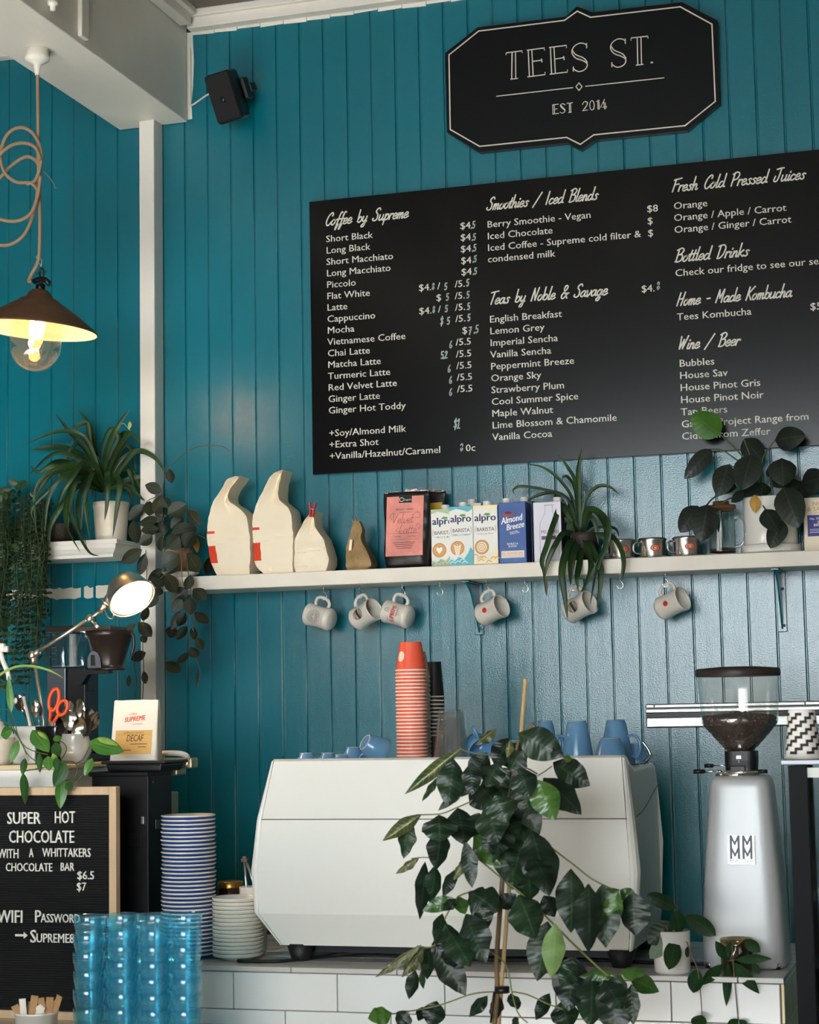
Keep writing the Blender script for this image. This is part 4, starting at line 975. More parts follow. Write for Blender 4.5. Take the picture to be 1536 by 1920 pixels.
# ------------------------------------------------------------ metal coffee filters
oD, sD = (1100, 740), 3.523
def phin(x0, x1, label, proto=None):
    yc = -.135; a = at(oD[0]+x0/sD, oD[1]+1070/sD, yc); c = at(oD[0]+x1/sD, oD[1]+1070/sD, yc)
    r = (c.x-a.x)/2; org = Vector(((a.x+c.x)/2, yc, SZ))
    if proto: return dup(proto, org, label=label)
    t = thing('drip_filter_cup', org, label, 'coffee filter', 'steel drip filters on the shelf')
    MB().lathe([(0, .001), (r*1.12, .001), (r*1.15, .004), (r*1.0, .006), (r*.9, .006)], seg=40).build('base_plate', STEEL, t)
    MB().lathe([(r*.86, .005), (r*.88, .010), (r*.90, .052), (r*.95, .056), (r*.95, .058), (r*.90, .058), (r*.86, .052), (r*.84, .010), (0, .009)], seg=40).build('cup', STEEL, t)
    MB().lathe([(r*.97, .056), (r*.98, .060), (r*.9, .063), (r*.3, .065), (0, .065)], seg=40).build('lid', STEEL, t)
    a = R_(205); d = Vector((math.cos(a), math.sin(a), 0))
    MB().tube([d*r*.88+Vector((0, 0, .048)), d*r*1.15+Vector((0, 0, .050)), d*r*1.32+Vector((0, 0, .042)), d*r*1.34+Vector((0, 0, .026)), d*r*1.15+Vector((0, 0, .016)), d*r*.88+Vector((0, 0, .015))], .0032, 8, sm=4).build('handle', STEEL, t)
    b = MB(); b.disc(.0169, .0106, 4, 24); wrap(b, r*.905, .030)
    for v in b.bm.verts: v.co = Matrix.Rotation(R_(22), 3, 'Z') @ v.co
    b.build('oval_badge', mat('filter_badge_red', (190, 60, 40), .4), t, fixn=False)
    b = MB(); q = [(x*1.3, z*.8) for x, z in ringpts(.008, 20)]; b.stroke(q, (0, 0, 0), XA, ZA, .0014, sm=0); b.disc(.005, .0033, 2, 14); wrap(b, r*.905+.0006, .030)
    for v in b.bm.verts: v.co = Matrix.Rotation(R_(22), 3, 'Z') @ v.co
    b.build('badge_ring', mat('badge_cream', (220, 190, 150), .4), t, fixn=False)
    return t
ph0 = phin(342, 535, 'small steel drip filter with red badge, middle of the three on the shelf')
phin(146, 318, 'small steel drip filter nearest the drooping spider plant', ph0)
phin(580, 752, 'small steel drip filter half behind the big dark leaf', ph0)
# glass plunger jug
yc = -.13; a = at(oD[0]+808/sD, oD[1]+1040/sD, yc); c = at(oD[0]+992/sD, oD[1]+1040/sD, yc); r = (c.x-a.x)/2
jug = thing('glass_jug', ((a.x+c.x)/2, yc, SZ), 'clear glass coffee jug with a wooden lid beside the white plant pot', 'glass jug')
jh = at(oD[0]+900/sD, oD[1]+760/sD, yc).z-SZ
MB().lathe([(0, .002), (r*.92, .002), (r*.97, .006), (r*.97, jh), (r*1.0, jh+.003), (r*.93, jh), (r*.93, .008), (0, .006)], seg=40).build('glass_body', CLEAR, jug)
LIDW = mat('walnut_lid', (120, 76, 44), .5, var=.25, vscale=40, vstretch=(1, 1, 8))
MB().lathe([(0, jh-.004), (r*.9, jh-.004), (r*.9, jh+.002), (r*1.06, jh+.003), (r*1.06, jh+.013), (r*.6, jh+.015), (r*.58, jh+.026), (0, jh+.027)], seg=40).build('wooden_lid', LIDW, jug)
MB().tube([(r*.95, -.01, jh*.80), (r*1.35, -.015, jh*.83), (r*1.75, -.02, jh*.68), (r*1.78, -.02, jh*.45), (r*1.45, -.015, jh*.22), (r*.95, -.01, jh*.17)], .0055, 10, sm=5).build('handle', glass('glass_handle', (240, 244, 244), .02, face=.22, milk=.12), jug)
b = MB(); b.lathe([(r*.90, .018), (r*.90, .022), (0, .023)], seg=32); b.tube([(0, 0, .02), (0, 0, jh)], .0022, 6); b.build('plunger', STEEL, jug)
MB().lathe([(r*.905, .010), (r*.905, .019), (r*.88, .019)], seg=32).build('coffee_ring', mat('coffee_stain', (70, 44, 26), .5), jug)
# tea packet at the frame edge
pA = at(oD[0]+1440/sD, oD[1]+1020/sD, -.17); zt = at(oD[0]+1480/sD, oD[1]+676/sD, -.17).z
w, h = .115, zt-SZ
tea = thing('tea_packet', (pA.x+w/2, -.135, SZ), 'cream tea packet with a blue band at the right end of the shelf', 'tea packet')
b = MB(); b.box((0, 0, h/2), (w, .07, h), bev=.003, taper=(.98, .5)); b.build('packet', PAPER, tea)
b = MB(); lean = .35*.07/h/2*1.0
ux_, uz_ = XA, Vector((0, .0175/h*1.0, 1)).normalized()
def tp(z): return Vector((0, -.035+.0175*z/h-.0006, z))
b.prism([(-w*.40, 0), (w*.42, 0), (w*.42, h*.40), (-w*.40, h*.40)], tp(h*.27), ux_, uz_, .0002); b.build('blue_band', mat('tea_blue_print', (52, 54, 128), .5), tea, fixn=False)
b = MB(); b.text('NOBLE', (-w*.26, tp(h*.84).y, h*.84), ux_, uz_, .019, width=.062); b.text('& SAVAGE', (-w*.40, tp(h*.745).y, h*.745), ux_, uz_, .019, width=.088); b.text('FINE TEAS', (-w*.2, tp(h*.70).y, h*.70), ux_, uz_, .006, width=.04)
b.stroke(ringpts(.007, 16), tp(h*.11), ux_, uz_, .0012, sm=0); b.build('gold_lettering', mat('gold_print', (190, 150, 80), .4), tea, fixn=False)
b = MB(); b.text('No. 390', (-w*.34, tp(h*.57).y-.0005, h*.58), ux_, uz_, .010, width=.034); b.text('ENGLISH', (-w*.14, tp(h*.5).y-.0005, h*.505), ux_, uz_, .012, width=.046); b.text('BREAKFAST', (-w*.24, tp(h*.45).y-.0005, h*.455), ux_, uz_, .012, width=.062)
for k in range(3): b.stroke([(-w*.34, 0), (w*.3, 0)], tp(h*(.40-.03*k))+Vector((0, -.0005, 0)), ux_, uz_, .0012, sm=0)
b.build('band_lettering', CAPW, tea, fixn=False)
# ------------------------------------------------------------ ledge at the left, with a cornice front
LY = -.20
lz1 = at(219, 1018, LY).z; lz0 = at(219, 1042, LY).z; lxr = at(219, 1030, LY).x
ledge = thing('cornice_ledge', (lxr, -.001, lz0), 'short white ledge with a moulded cornice edge left of the white post', 'shelf')
lgo = Vector((lxr, -.001, lz0)); lh_ = lz1-lz0
b = MB(); cv = [(0, 0), (.016, 0), (.017, .010), (.024, .016), (.034, .030), (.038, .048), (.038, .054), (.044, .058), (.044, lh_)]
LF = [[b.bm.verts.new((x, y, z)) for x, y, z in row] for row in [[(-1.2, -.155-d, q), (-d*0-.0+(d-.044), -.155-d, q), (d-.044, 0, q)] for d, q in cv]]
for A, B in zip(LF, LF[1:]):
    for k in range(2): b.quad([A[k], A[k+1], B[k+1], B[k]])
b.quad([LF[-1][0], LF[-1][1], LF[-1][2], b.bm.verts.new((-1.2, 0, lh_))]); b.quad([LF[0][0], b.bm.verts.new((-1.2, 0, 0)), LF[0][2], LF[0][1]])
b.build('ledge', WHITE, ledge)

# ------------------------------------------------------------ plants
def strand(b, pts_px, o, s, y0, y1, w, mi=0, fold=.35, roll=None):
    n = len(pts_px)-1
    P = [at(o[0]+x/s, o[1]+y/s, y0+(y1-y0)*min(1, i/n*1.9)) for i, (x, y) in enumerate(pts_px)]
    b.blade(P, w, mi=mi, fold=fold, roll=roll)
GRASS = leaf_mat('spider_plant_leaf', (46, 76, 34), (22, 44, 22), rough=.42, vein=(84, 112, 60), vamt=.35, nveins=0)
GRASSD = leaf_mat('spider_plant_dry_tip', (104, 92, 50), (70, 60, 30), rough=.5, vein=(130, 120, 80), nveins=0)
POTW = mat('old_white_pot', (206, 198, 180), .35, var=.12, vscale=12)
oE, sE = (0, 740), 3.31
pyc = -.115
p_ = at(oE[0]+690/sE, oE[1]+915/sE, pyc); mp_ = mpp(pyc, 208, 980)
sp1 = thing('spider_plant', (p_.x, pyc, lz1), 'big arching spider plant in an old white pot on the cornice ledge', 'potted plant', 'spider plants')
so1 = Vector((p_.x, pyc, lz1))
rt_, rb_ = 113/sE*mp_, 92/sE*mp_; hp = 268/sE*mp_
MB().lathe([(0, 0), (rb_, 0), (rb_*1.01, .004), (rt_*.97, hp*.86), (rt_*1.0, hp*.88), (rt_, hp), (rt_*.93, hp), (rt_*.9, hp*.8), (0, hp*.8)], seg=36).build('pot', POTW, sp1)
MB().lathe([(rt_*.9, hp*.84), (0, hp*.88)], seg=24).build('soil', SOIL, sp1)
b = MB(); fr = (640, 620)
LV = [[(615, 520), (600, 380), (560, 200), (490, 98)], [(640, 520), (660, 360), (720, 210), (805, 90)], [(640, 540), (560, 360), (440, 240), (345, 120)], [(640, 540), (690, 380), (740, 270), (690, 210), (640, 300), (625, 430)],
 [(640, 560), (560, 330), (480, 240), (330, 235), (160, 310)], [(630, 560), (540, 400), (400, 330), (270, 330), (190, 345)], [(630, 560), (520, 420), (390, 360), (290, 390), (180, 500)], [(630, 580), (500, 440), (330, 440), (240, 480), (190, 440)],
 [(625, 580), (500, 470), (380, 450), (260, 530), (215, 650), (230, 900)], [(625, 590), (500, 500), (380, 520), (300, 650), (275, 890)], [(620, 600), (480, 520), (420, 620), (405, 800), (500, 980)], [(630, 600), (520, 520), (450, 560), (430, 700), (470, 830), (550, 975), (615, 1000)],
 [(640, 600), (560, 540), (535, 640), (545, 780), (560, 900)], [(650, 600), (600, 400), (585, 430), (580, 560), (575, 640)], [(650, 600), (660, 480), (670, 560), (665, 680), (650, 780)], [(660, 600), (710, 500), (745, 560), (725, 720), (700, 885)],
 [(660, 580), (700, 360), (760, 240), (840, 260), (870, 320)], [(660, 590), (720, 400), (780, 310), (830, 370), (845, 480)], [(660, 590), (740, 420), (820, 360), (900, 360), (1000, 420)], [(660, 590), (760, 440), (850, 350), (960, 390), (1040, 500)],
 [(660, 600), (740, 480), (790, 450), (830, 560), (840, 640)], [(660, 600), (780, 530), (880, 510), (930, 530)], [(660, 600), (720, 500), (800, 460), (860, 560), (890, 600)], [(650, 600), (560, 470), (440, 480), (340, 560), (200, 700), (215, 800)],
 [(640, 600), (540, 500), (470, 540), (430, 680), (420, 860)], [(640, 600), (500, 560), (400, 660), (310, 820), (310, 960)], [(635, 570), (520, 330), (450, 330), (380, 480), (360, 560)], [(635, 560), (560, 300), (540, 180), (470, 200), (440, 240)],
 [(655, 560), (680, 300), (750, 180)], [(650, 570), (690, 420), (740, 320), (800, 240), (850, 270), (870, 300)], [(640, 590), (560, 500), (500, 600), (480, 700), (490, 800), (540, 940)], [(630, 590), (530, 480), (350, 480), (270, 560), (210, 660)], [(640, 590), (450, 430), (330, 420), (250, 490)],
 [(650, 600), (780, 560), (850, 620), (900, 660)], [(650, 600), (740, 560), (800, 600), (830, 700)], [(650, 590), (600, 450), (520, 420), (440, 520), (380, 620), (350, 760)], [(645, 590), (590, 480), (550, 560), (520, 700), (500, 860)]]
rl = random.Random(2)
for L in LV:
    low = max(y for x, y in L) > 700
    strand(b, L, oE, sE, pyc+.02, (pyc-.145 if low else pyc+rl.uniform(-.10, .07)), rl.uniform(.014, .020), fold=.4, roll=rl.uniform(-.5, .5))
b.build('foliage', GRASS, sp1, off=so1)
b = MB(); strand(b, [(745, 185), (770, 180), (800, 215), (815, 222)], oE, sE, pyc-.03, pyc-.03, .002); strand(b, [(800, 215), (800, 190), (806, 165)], oE, sE, pyc-.03, pyc-.03, .006); strand(b, [(800, 215), (812, 190), (810, 170)], oE, sE, pyc-.03, pyc-.03, .005)
b.build('runner', leaf_mat('runner_pale', (190, 196, 120), (150, 160, 80), nveins=0), sp1, off=so1)

# trailing plant with masses of tiny leaves
tp_c = at(62, 955, -.12)
tr = thing('trailing_plant', (tp_c.x, -.12, lz1), 'trailing plant with a curtain of tiny dark leaves spilling off the left ledge', 'potted plant')
to = Vector((tp_c.x, -.12, lz1))
DARKPOT = mat('dark_brown_pot', (46, 38, 32), .6, bump=1, bscale=120)
MB().lathe([(0, 0), (.055, 0), (.066, .085), (.068, .09), (.060, .09), (.056, .07), (0, .07)], seg=32).build('pot', DARKPOT, tr)
b = MB(); sb = MB(); rt = random.Random(6)
for i in range(46):
    px0 = rt.uniform(-14, 92); py0 = rt.uniform(925, 975); ln = rt.uniform(.45, 1.0)*(330 if px0 > -5 else 300)
    if px0 > 70: ln = min(ln, rt.uniform(150, 345))
    yy = rt.uniform(-.27, -.205); x1 = px0+rt.uniform(-10, 8); drift = rt.uniform(-.04, .02)
    pts = []; n = max(6, int(ln/11)); ph = rt.random()*6
    for k in range(n+1):
        q = k/n; pts.append(at(px0+(x1-px0)*q+3*math.sin(ph+q*9), py0+ln*q, -.15+(yy+.15)*min(1, q*6)+drift*q))
    sb.tube(pts, .0011, 4, cap=False)
    for k in range(1, n):
        for sg in (-1, 1):
            a = rt.uniform(-.5, .5); d = Vector((sg*math.cos(a), rt.uniform(-.7, .1), math.sin(a)*.5-.30)).normalized()
            L = rt.uniform(.012, .021)*(1.25 if k/n > .75 else 1)
            b.leaf(pts[k], pts[k]+d*L, L*.55, nrm=(rt.uniform(-.3, .5), -1, rt.uniform(.1, 1.0)), fold=.2, n=3, curl=.08)
for k in range(60):        # crown above the pot
    px, py = rt.uniform(2, 98), rt.uniform(925, 985); q = at(px, py, rt.uniform(-.2, -.06)); d = Vector((rt.uniform(-1, 1), rt.uniform(-1, .2), rt.uniform(-.4, .9))).normalized()
    b.leaf(q, q+d*.028, .016, nrm=(rt.uniform(-.4, .4), -1, .6), fold=.2, n=3, curl=.1)
b.build('foliage', leaf_mat('tiny_dark_leaf', (34, 58, 34), (20, 38, 24), rough=.4, vein=(70, 96, 62), nveins=0), tr, off=to); sb.build('stems', STEM, tr, off=to)
# looser leafy plant at the frame edge
iv_c = at(8, 965, -.13)
iv = thing('ivy_plant', (iv_c.x-.075, -.10, lz1), 'leafy ivy with pointed leaves at the far left end of the ledge', 'potted plant'); io = Vector((iv_c.x-.075, -.10, lz1))
MB().lathe([(0, 0), (.05, 0), (.062, .10), (.055, .10), (0, .08)], seg=28).build('pot', DARKPOT, iv)
b = MB(); sb = MB()
for L_ in ([(0, 960), (10, 935), (22, 915), (37, 905)], [(0, 980), (8, 950), (12, 935), (6, 920)], [(-10, 1000), (5, 1010), (12, 1060), (6, 1120), (10, 1180)], [(-14, 1000), (-6, 1060), (4, 1150), (0, 1250), (8, 1290)], [(20, 1010), (28, 1080), (20, 1160), (26, 1280)]):
    P = smooth_pts([at(x, y, -.14-.10*(y > 1000)) for x, y in L_], 4); sb.tube(P, .0014, 5, cap=False)
    for k, q in enumerate(P[1:]):
        for sg in (-1, 1):
            if rt.random() < .85:
                d = Vector((sg*.9, rt.uniform(-.5, 0), rt.uniform(-.6, .5))).normalized(); L = rt.uniform(.026, .040)
                b.leaf(q, q+d*L, L*.62, nrm=(rt.uniform(-.3, .3), -1, rt.uniform(0, .6)), fold=.2, n=5, shape=(.36, .9))
b.build('foliage', leaf_mat('ivy_leaf', (56, 88, 50), (30, 56, 34), nveins=5), iv, off=io); sb.build('stems', STEM, iv, off=io)
dk = at(112, 1010, -.12)
dp = thing('dark_planter', (dk.x, -.12, lz1), 'small dark planter half hidden under the spider plant leaves', 'plant pot')
MB().lathe([(0, 0), (.040, 0), (.046, .075), (.048, .085), (.042, .085), (.040, .07), (0, .07)], seg=28).build('pot', DARKPOT, dp); MB().lathe([(.041, .072), (0, .078)], seg=20).build('soil', SOIL, dp)

# wax plant at the left end of the long shelf
HOYA = leaf_mat('wax_plant_leaf', (50, 58, 42), (26, 34, 24), rough=.42, vein=(90, 96, 66), vamt=.4, nveins=0, spec=.3)
HOYAY = leaf_mat('yellowed_leaf', (196, 150, 60), (150, 110, 40), nveins=0)
hp_ = at(335, 1075, -.12)
ho = Vector((hp_.x, -.12, sz1+.001))
hoya = thing('wax_plant', ho, 'wax plant with dark oval leaves trailing over the left end of the long shelf', 'potted plant')
MB().lathe([(0, .002), (.045, .002), (.072, .018), (.070, .020), (.044, .006), (0, .006)], seg=36).build('saucer', WHITE, hoya)
MB().lathe([(0, .006), (.038, .006), (.046, .085), (.049, .090), (.049, .100), (.044, .100), (.042, .085), (0, .085)], seg=32).build('pot', mat('sandy_terracotta', (168, 132, 100), .8, bump=.6, bscale=120, var=.25, vscale=40), hoya)
HL = [(1050, 460, 1065, 550, 45), (1005, 600, 900, 560, 58), (1005, 625, 955, 730, 60), (930, 660, 925, 752, 62), (895, 680, 800, 780, 60), (960, 700, 1035, 755, 58), (1040, 745, 1160, 680, 75), (1165, 715, 1242, 815, 58), (1000, 780, 1025, 868, 55), (860, 800, 980, 770, 55), (875, 845, 985, 832, 55), (830, 780, 850, 922, 68),
 (1060, 870, 1222, 828, 85), (1000, 880, 1000, 972, 50), (945, 872, 868, 932, 58), (1040, 952, 1112, 880, 88), (1145, 945, 1205, 850, 80), (880, 960, 752, 1042, 75), (900, 985, 866, 1122, 52), (1112, 990, 1003, 1062, 88), (1165, 980, 1235, 1100, 78), (1110, 1052, 1038, 1112, 40), (1005, 1080, 915, 1155, 45), (1042, 1170, 932, 1125, 80), (1030, 1110, 1092, 1228, 68),
 (1182, 1118, 1158, 1212, 56), (1160, 1200, 1062, 1288, 75), (1198, 1205, 1280, 1272, 66), (985, 1190, 983, 1248, 45), (985, 1240, 905, 1322, 48), (1180, 1258, 1180, 1368, 65), (1208, 1350, 1294, 1418, 55), (1132, 1272, 1068, 1342, 55), (1118, 1340, 1062, 1462, 45), (1152, 1350, 1102, 1438, 50), (1105, 1480, 1027, 1460, 66), (1160, 1435, 1098, 1522, 45), (1200, 1440, 1205, 1522, 40),
 (1218, 1508, 1260, 1582, 44), (1180, 1568, 1228, 1632, 52), (1172, 1600, 1098, 1672, 34), (1118, 1722, 1028, 1658, 66), (922, 1320, 882, 1402, 40), (858, 1412, 942, 1502, 62), (905, 1600, 812, 1645, 52), (802, 1740, 796, 1812, 24), (890, 1715, 905, 1795, 34), (842, 1420, 765, 1482, 34), (880, 1490, 905, 1540, 38), (1312, 1000, 1282, 1118, 60), (1230, 1715, 1224, 1815, 12), (1140, 760, 1060, 830, 60), (1010, 640, 1050, 700, 50), (1080, 900, 1180, 930, 60), (930, 800, 1000, 850, 60)]
b = MB(); rh = random.Random(9)
for x0, y0, x1, y1, w in HL:
    low = y1 > 1060; ya = -.235-rh.random()*.035 if (low or y0 > 940) else -.10-rh.random()*.12
    if x0 > 1290: ya = -.07
    B = at(oE[0]+x0/sE, oE[1]+y0/sE, ya+rh.uniform(-.0, .015)); T = at(oE[0]+x1/sE, oE[1]+y1/sE, ya-rh.uniform(-.015, .02))
    b.leaf(B, T, w/sE*mpp(ya, 300, 1000)*1.32, nrm=(CAM-B).normalized()+Vector((rh.uniform(-.5, .5), 0, rh.uniform(-.2, .6))), curl=rh.uniform(-.05, .12), fold=.18, n=8, shape=(.5, .75))
b.build('foliage', HOYA, hoya, off=ho)
b = MB(); B = at(1210/sE, 740+870/sE, -.14); T = at(1225/sE, 740+980/sE, -.15); b.leaf(B, T, 46/sE*.0017, n=6); b.build('yellow_leaf', HOYAY, hoya, off=ho)
b = MB()
for L in ([(1005, 800), (1010, 700), (1012, 600), (1022, 520), (1055, 450), (1140, 365), (1215, 327), (1290, 315), (1370, 318), (1408, 335), (1418, 352)], [(1005, 620), (1010, 800), (1008, 960), (1010, 1085)], [(1120, 900), (1150, 960), (1168, 1100), (1190, 1250), (1196, 1440), (1178, 1560), (1170, 1605)], [(1195, 1430), (1205, 1480), (1222, 1510)], [(1210, 1625), (1242, 1710), (1226, 1812)], [(905, 965), (912, 1100), (900, 1320), (886, 1500), (892, 1720), (885, 1890)], [(822, 1405), (830, 1640), (848, 1780), (838, 1890)],
          [(1035, 1105), (985, 1150), (962, 1180), (985, 1240)], [(1050, 760), (1165, 715), (1220, 720)], [(1190, 850), (1270, 890), (1330, 940)], [(1130, 960), (1128, 1100), (1140, 1200)], [(1010, 620), (930, 650), (900, 680)]):
    yy = [-.245 if y > 950 else -.14 for x, y in L]
    b.tube([at(oE[0]+x/sE, oE[1]+y/sE, q) for (x, y), q in zip(L, yy)], .0016, 5, sm=5, cap=False)
b.build('stems', mat('hoya_stem', (92, 84, 58), .6), hoya, off=ho)

# second spider plant, drooping over the long shelf
p2 = at(680+1285/3.072, 1040, -.10); o2 = Vector((p2.x, -.115, SZ))
sp2 = thing('spider_plant', o2, 'spider plant in a small dark pot drooping over the shelf beside the lilac carton', 'potted plant', 'spider plants')
MB().lathe([(0, 0), (.034, 0), (.046, .080), (.048, .09), (.043, .09), (.040, .075), (0, .075)], seg=28).build('pot', DARKPOT, sp2); MB().lathe([(.041, .078), (0, .086)], seg=20).build('soil', SOIL, sp2)
S2 = [([(1250, 520), (1242, 300), (1244, 120), (1265, 0)], 28, 0), ([(1250, 500), (1232, 220), (1182, 110), (1122, 35)], 18, 0), ([(1250, 500), (1215, 310), (1150, 200), (1050, 115), (925, 88)], 16, 0), ([(1245, 480), (1225, 250), (1185, 170), (1158, 165), (1150, 185)], 16, 0),
 ([(1250, 480), (1130, 275), (1050, 262), (960, 300), (895, 382)], 18, 0), ([(1250, 480), (1180, 290), (1050, 240), (920, 220), (868, 240), (878, 266)], 15, 0), ([(1260, 480), (1285, 300), (1350, 225), (1420, 222), (1482, 270)], 20, 0), ([(1270, 500), (1290, 370), (1350, 365), (1410, 440), (1400, 560), (1350, 700), (1312, 900)], 34, 1),
 ([(1270, 500), (1320, 355), (1390, 420), (1412, 520), (1380, 620), (1300, 770), (1250, 835)], 30, 1), ([(1280, 500), (1340, 460), (1420, 455), (1462, 470), (1478, 512)], 16, 0), ([(1280, 500), (1420, 500), (1480, 560), (1506, 650), (1496, 740), (1488, 765)], 26, 1),
 ([(1240, 500), (1150, 340), (1100, 430), (1060, 560), (1032, 650), (1045, 720), (1055, 845)], 28, 1), ([(1250, 500), (1215, 310), (1182, 400), (1165, 520), (1186, 625)], 34, 0), ([(1245, 500), (1160, 490), (1110, 560), (1066, 660), (1055, 735)], 28, 1), ([(1250, 520), (1190, 560), (1150, 700), (1165, 850), (1182, 990)], 36, 1),
 ([(1250, 520), (1205, 620), (1198, 790)], 40, 1), ([(1258, 520), (1252, 640), (1236, 740), (1242, 815)], 30, 1), ([(1268, 500), (1300, 580), (1312, 700), (1262, 835)], 32, 1), ([(1275, 500), (1330, 600), (1372, 720), (1350, 935)], 34, 1), ([(1262, 480), (1300, 400), (1340, 430), (1360, 560)], 28, 0), ([(1250, 480), (1200, 420), (1225, 560), (1240, 640)], 30, 0), ([(1248, 480), (1140, 400), (1095, 440), (1085, 520)], 22, 0)]
b = MB()
for L, w, low in S2: strand(b, L, oC, sC, -.115, -.245 if low else -.09-rl.random()*.06, w/sC*.00196, roll=rl.uniform(-.4, .4))
b.build('foliage', GRASS, sp2, off=o2)
b = MB(); strand(b, [(1050, 740), (1058, 790), (1062, 852)], oC, sC, -.245, -.245, .008); strand(b, [(1236, 770), (1240, 800), (1244, 830)], oC, sC, -.245, -.245, .006); b.build('dry_tips', GRASSD, sp2, off=o2)

# heart-leaf plant in a white pot with its saucer
yc = -.115; a = at(oD[0]+1042/sD, oD[1]+985/sD, yc); c = at(oD[0]+1398/sD, oD[1]+985/sD, yc); r = (c.x-a.x)/2
o3 = Vector(((a.x+c.x)/2, yc-.0, SZ))
if r > .085: r = .085
ph = thing('heartleaf_plant', o3, 'dark heart-leaf plant in a glossy white cylinder pot and saucer', 'potted plant')
MB().lathe([(0, .002), (r*1.10, .002), (r*1.12, .005), (r*1.12, .024), (r*1.08, .026), (r*1.05, .008), (0, .008)], seg=48).build('saucer', CERAM, ph)
ztop = at(oD[0]+1200/sD, oD[1]+665/sD, yc-r).z-SZ
MB().lathe([(0, .009), (r*.96, .009), (r*1.0, .013), (r*1.0, ztop-.003), (r*.985, ztop), (r*.93, ztop), (r*.92, ztop-.02), (0, ztop-.02)], seg=48).build('pot', CERAM, ph)
MB().lathe([(r*.92, ztop-.016), (0, ztop-.008)], seg=24).build('soil', SOIL, ph)
PHL = leaf_mat('heartleaf_dark', (34, 46, 36), (20, 28, 23), rough=.36, vein=(84, 92, 72), vamt=.30, nveins=7, spec=.4, rib=.10)
PHB = leaf_mat('heartleaf_bright', (84, 132, 44), (62, 110, 34), rough=.35, vein=(110, 150, 70), vamt=.35, nveins=7, trans=.3)
PL = [(1245, 300, 1447, 270, 150, -.10), (825, 360, 648, 556, 112, -.12), (1040, 292, 1166, 442, 132, -.08), (1092, 395, 1028, 630, 178, -.20), (940, 460, 868, 672, 142, -.19), (1290, 420, 1300, 602, 168, -.19), (1420, 592, 1590, 540, 165, -.10), (1300, 612, 1402, 880, 178, -.235), (1178, 758, 1272, 906, 132, -.235), (1292, 828, 1214, 1016, 122, -.24),
      (800, 725, 755, 972, 168, -.24), (738, 735, 618, 912, 134, -.22), (1040, 640, 958, 712, 62, -.2), (970, 580, 918, 652, 72, -.13), (1110, 588, 1022, 672, 100, -.16), (1170, 580, 1150, 672, 105, -.18), (1230, 560, 1332, 604, 80, -.13), (1400, 570, 1440, 690, 112, -.06), (1200, 480, 1260, 560, 70, -.1), (1330, 560, 1380, 640, 90, -.12)]
b = MB()
for x0, y0, x1, y1, w, yy in PL:
    B = at(oD[0]+x0/sD, oD[1]+y0/sD, yy+.01); T = at(oD[0]+x1/sD, oD[1]+y1/sD, yy-.015)
    b.leaf(B, T, w/sD*mpp(yy, 1400, 900)*1.12, nrm=(CAM-B).normalized()+Vector((rh.uniform(-.3, .3), 0, .35)), curl=.08, fold=.16, n=10, shape=(.36, .62))
b.build('foliage', PHL, ph, off=o3)
b = MB(); B = at(oD[0]+885/sD, oD[1]+264/sD, -.10); T = at(oD[0]+698/sD, oD[1]+128/sD, -.11); b.leaf(B, T, 190/sD*mpp(-.1, 1330, 800), nrm=(CAM-B).normalized()+Vector((0, 0, .3)), curl=.05, fold=.12, n=10, shape=(.42, .55)); b.build('bright_leaf', PHB, ph, off=o3)
b = MB(); B = at(oD[0]+1112/sD, oD[1]+662/sD, -.21); T = at(oD[0]+1114/sD, oD[1]+782/sD, -.215); b.leaf(B, T, 74/sD*.0016, curl=.1, shape=(.4, .7)); b.build('withered_leaf', HOYAY, ph, off=o3)
b = MB()
for L in ([(1150, 620), (1080, 480), (1020, 395), (885, 264)], [(1150, 620), (1050, 480), (975, 418), (900, 370), (825, 360)], [(1170, 600), (1160, 480), (1175, 400), (1245, 300)], [(1160, 650), (1010, 640), (860, 670), (795, 728)], [(1160, 650), (1040, 660), (940, 690), (845, 745)], [(1165, 660), (1162, 720), (1182, 758)], [(1180, 660), (1235, 750), (1292, 830)], [(1200, 620), (1330, 545), (1420, 570)], [(1150, 600), (1130, 520), (1092, 398)], [(1150, 620), (1000, 500), (940, 460)], [(1190, 600), (1240, 480), (1290, 420)], [(1200, 620), (1260, 600), (1300, 612)], [(1160, 620), (1080, 400), (1040, 295)]):
    n = len(L)-1; ye = -.12 if max(y for x, y in L) < 660 else -.235
    b.tube([at(oD[0]+x/sD, oD[1]+y/sD, -.115+(ye+.115)*(i/n)) for i, (x, y) in enumerate(L)], .0026, 6, sm=5, cap=False)
b.build('stems', mat('heartleaf_stem', (70, 84, 42), .5), ph, off=o3)

# ------------------------------------------------------------ steel order rail on the wall
ry = -.004
ra = at(1212, 1343, ry); rz1 = at(1212, 1320, ry).z; rz0 = at(1212, 1365, ry).z
rl_ = thing('order_rail', (ra.x, -.001, rz0), 'long steel order rail screwed to the teal wall behind the grinder', 'order rail')
ro = Vector((ra.x, -.001, rz0)); hh = rz1-rz0; ln = 1.0
POLS = mat('worn_polished_steel', (172, 172, 170), .34, 1, bump=.6, bscale=50)
MB().box((ln/2, -.006, hh*.22), (ln, .012, hh*.44), bev=.004).build('lower_plate', POLS, rl_)
MB().box((ln/2, -.004, hh*.52), (ln, .008, hh*.16)).build('slot', BLACKM, rl_)
MB().box((ln/2, -.009, hh*.70), (ln, .018, hh*.18), bev=.003).build('gripper', POLS, rl_)
b = MB(); b.box((ln/2, -.006, hh*.90), (ln, .012, hh*.19), bev=.004)
for x in (.028, .5, .9): b.lathe([(0, .003), (.003, .002), (.0035, 0)], (x, -.012, hh*.90), 10, (0, -1, 0))
b.build('upper_plate', POLS, rl_)
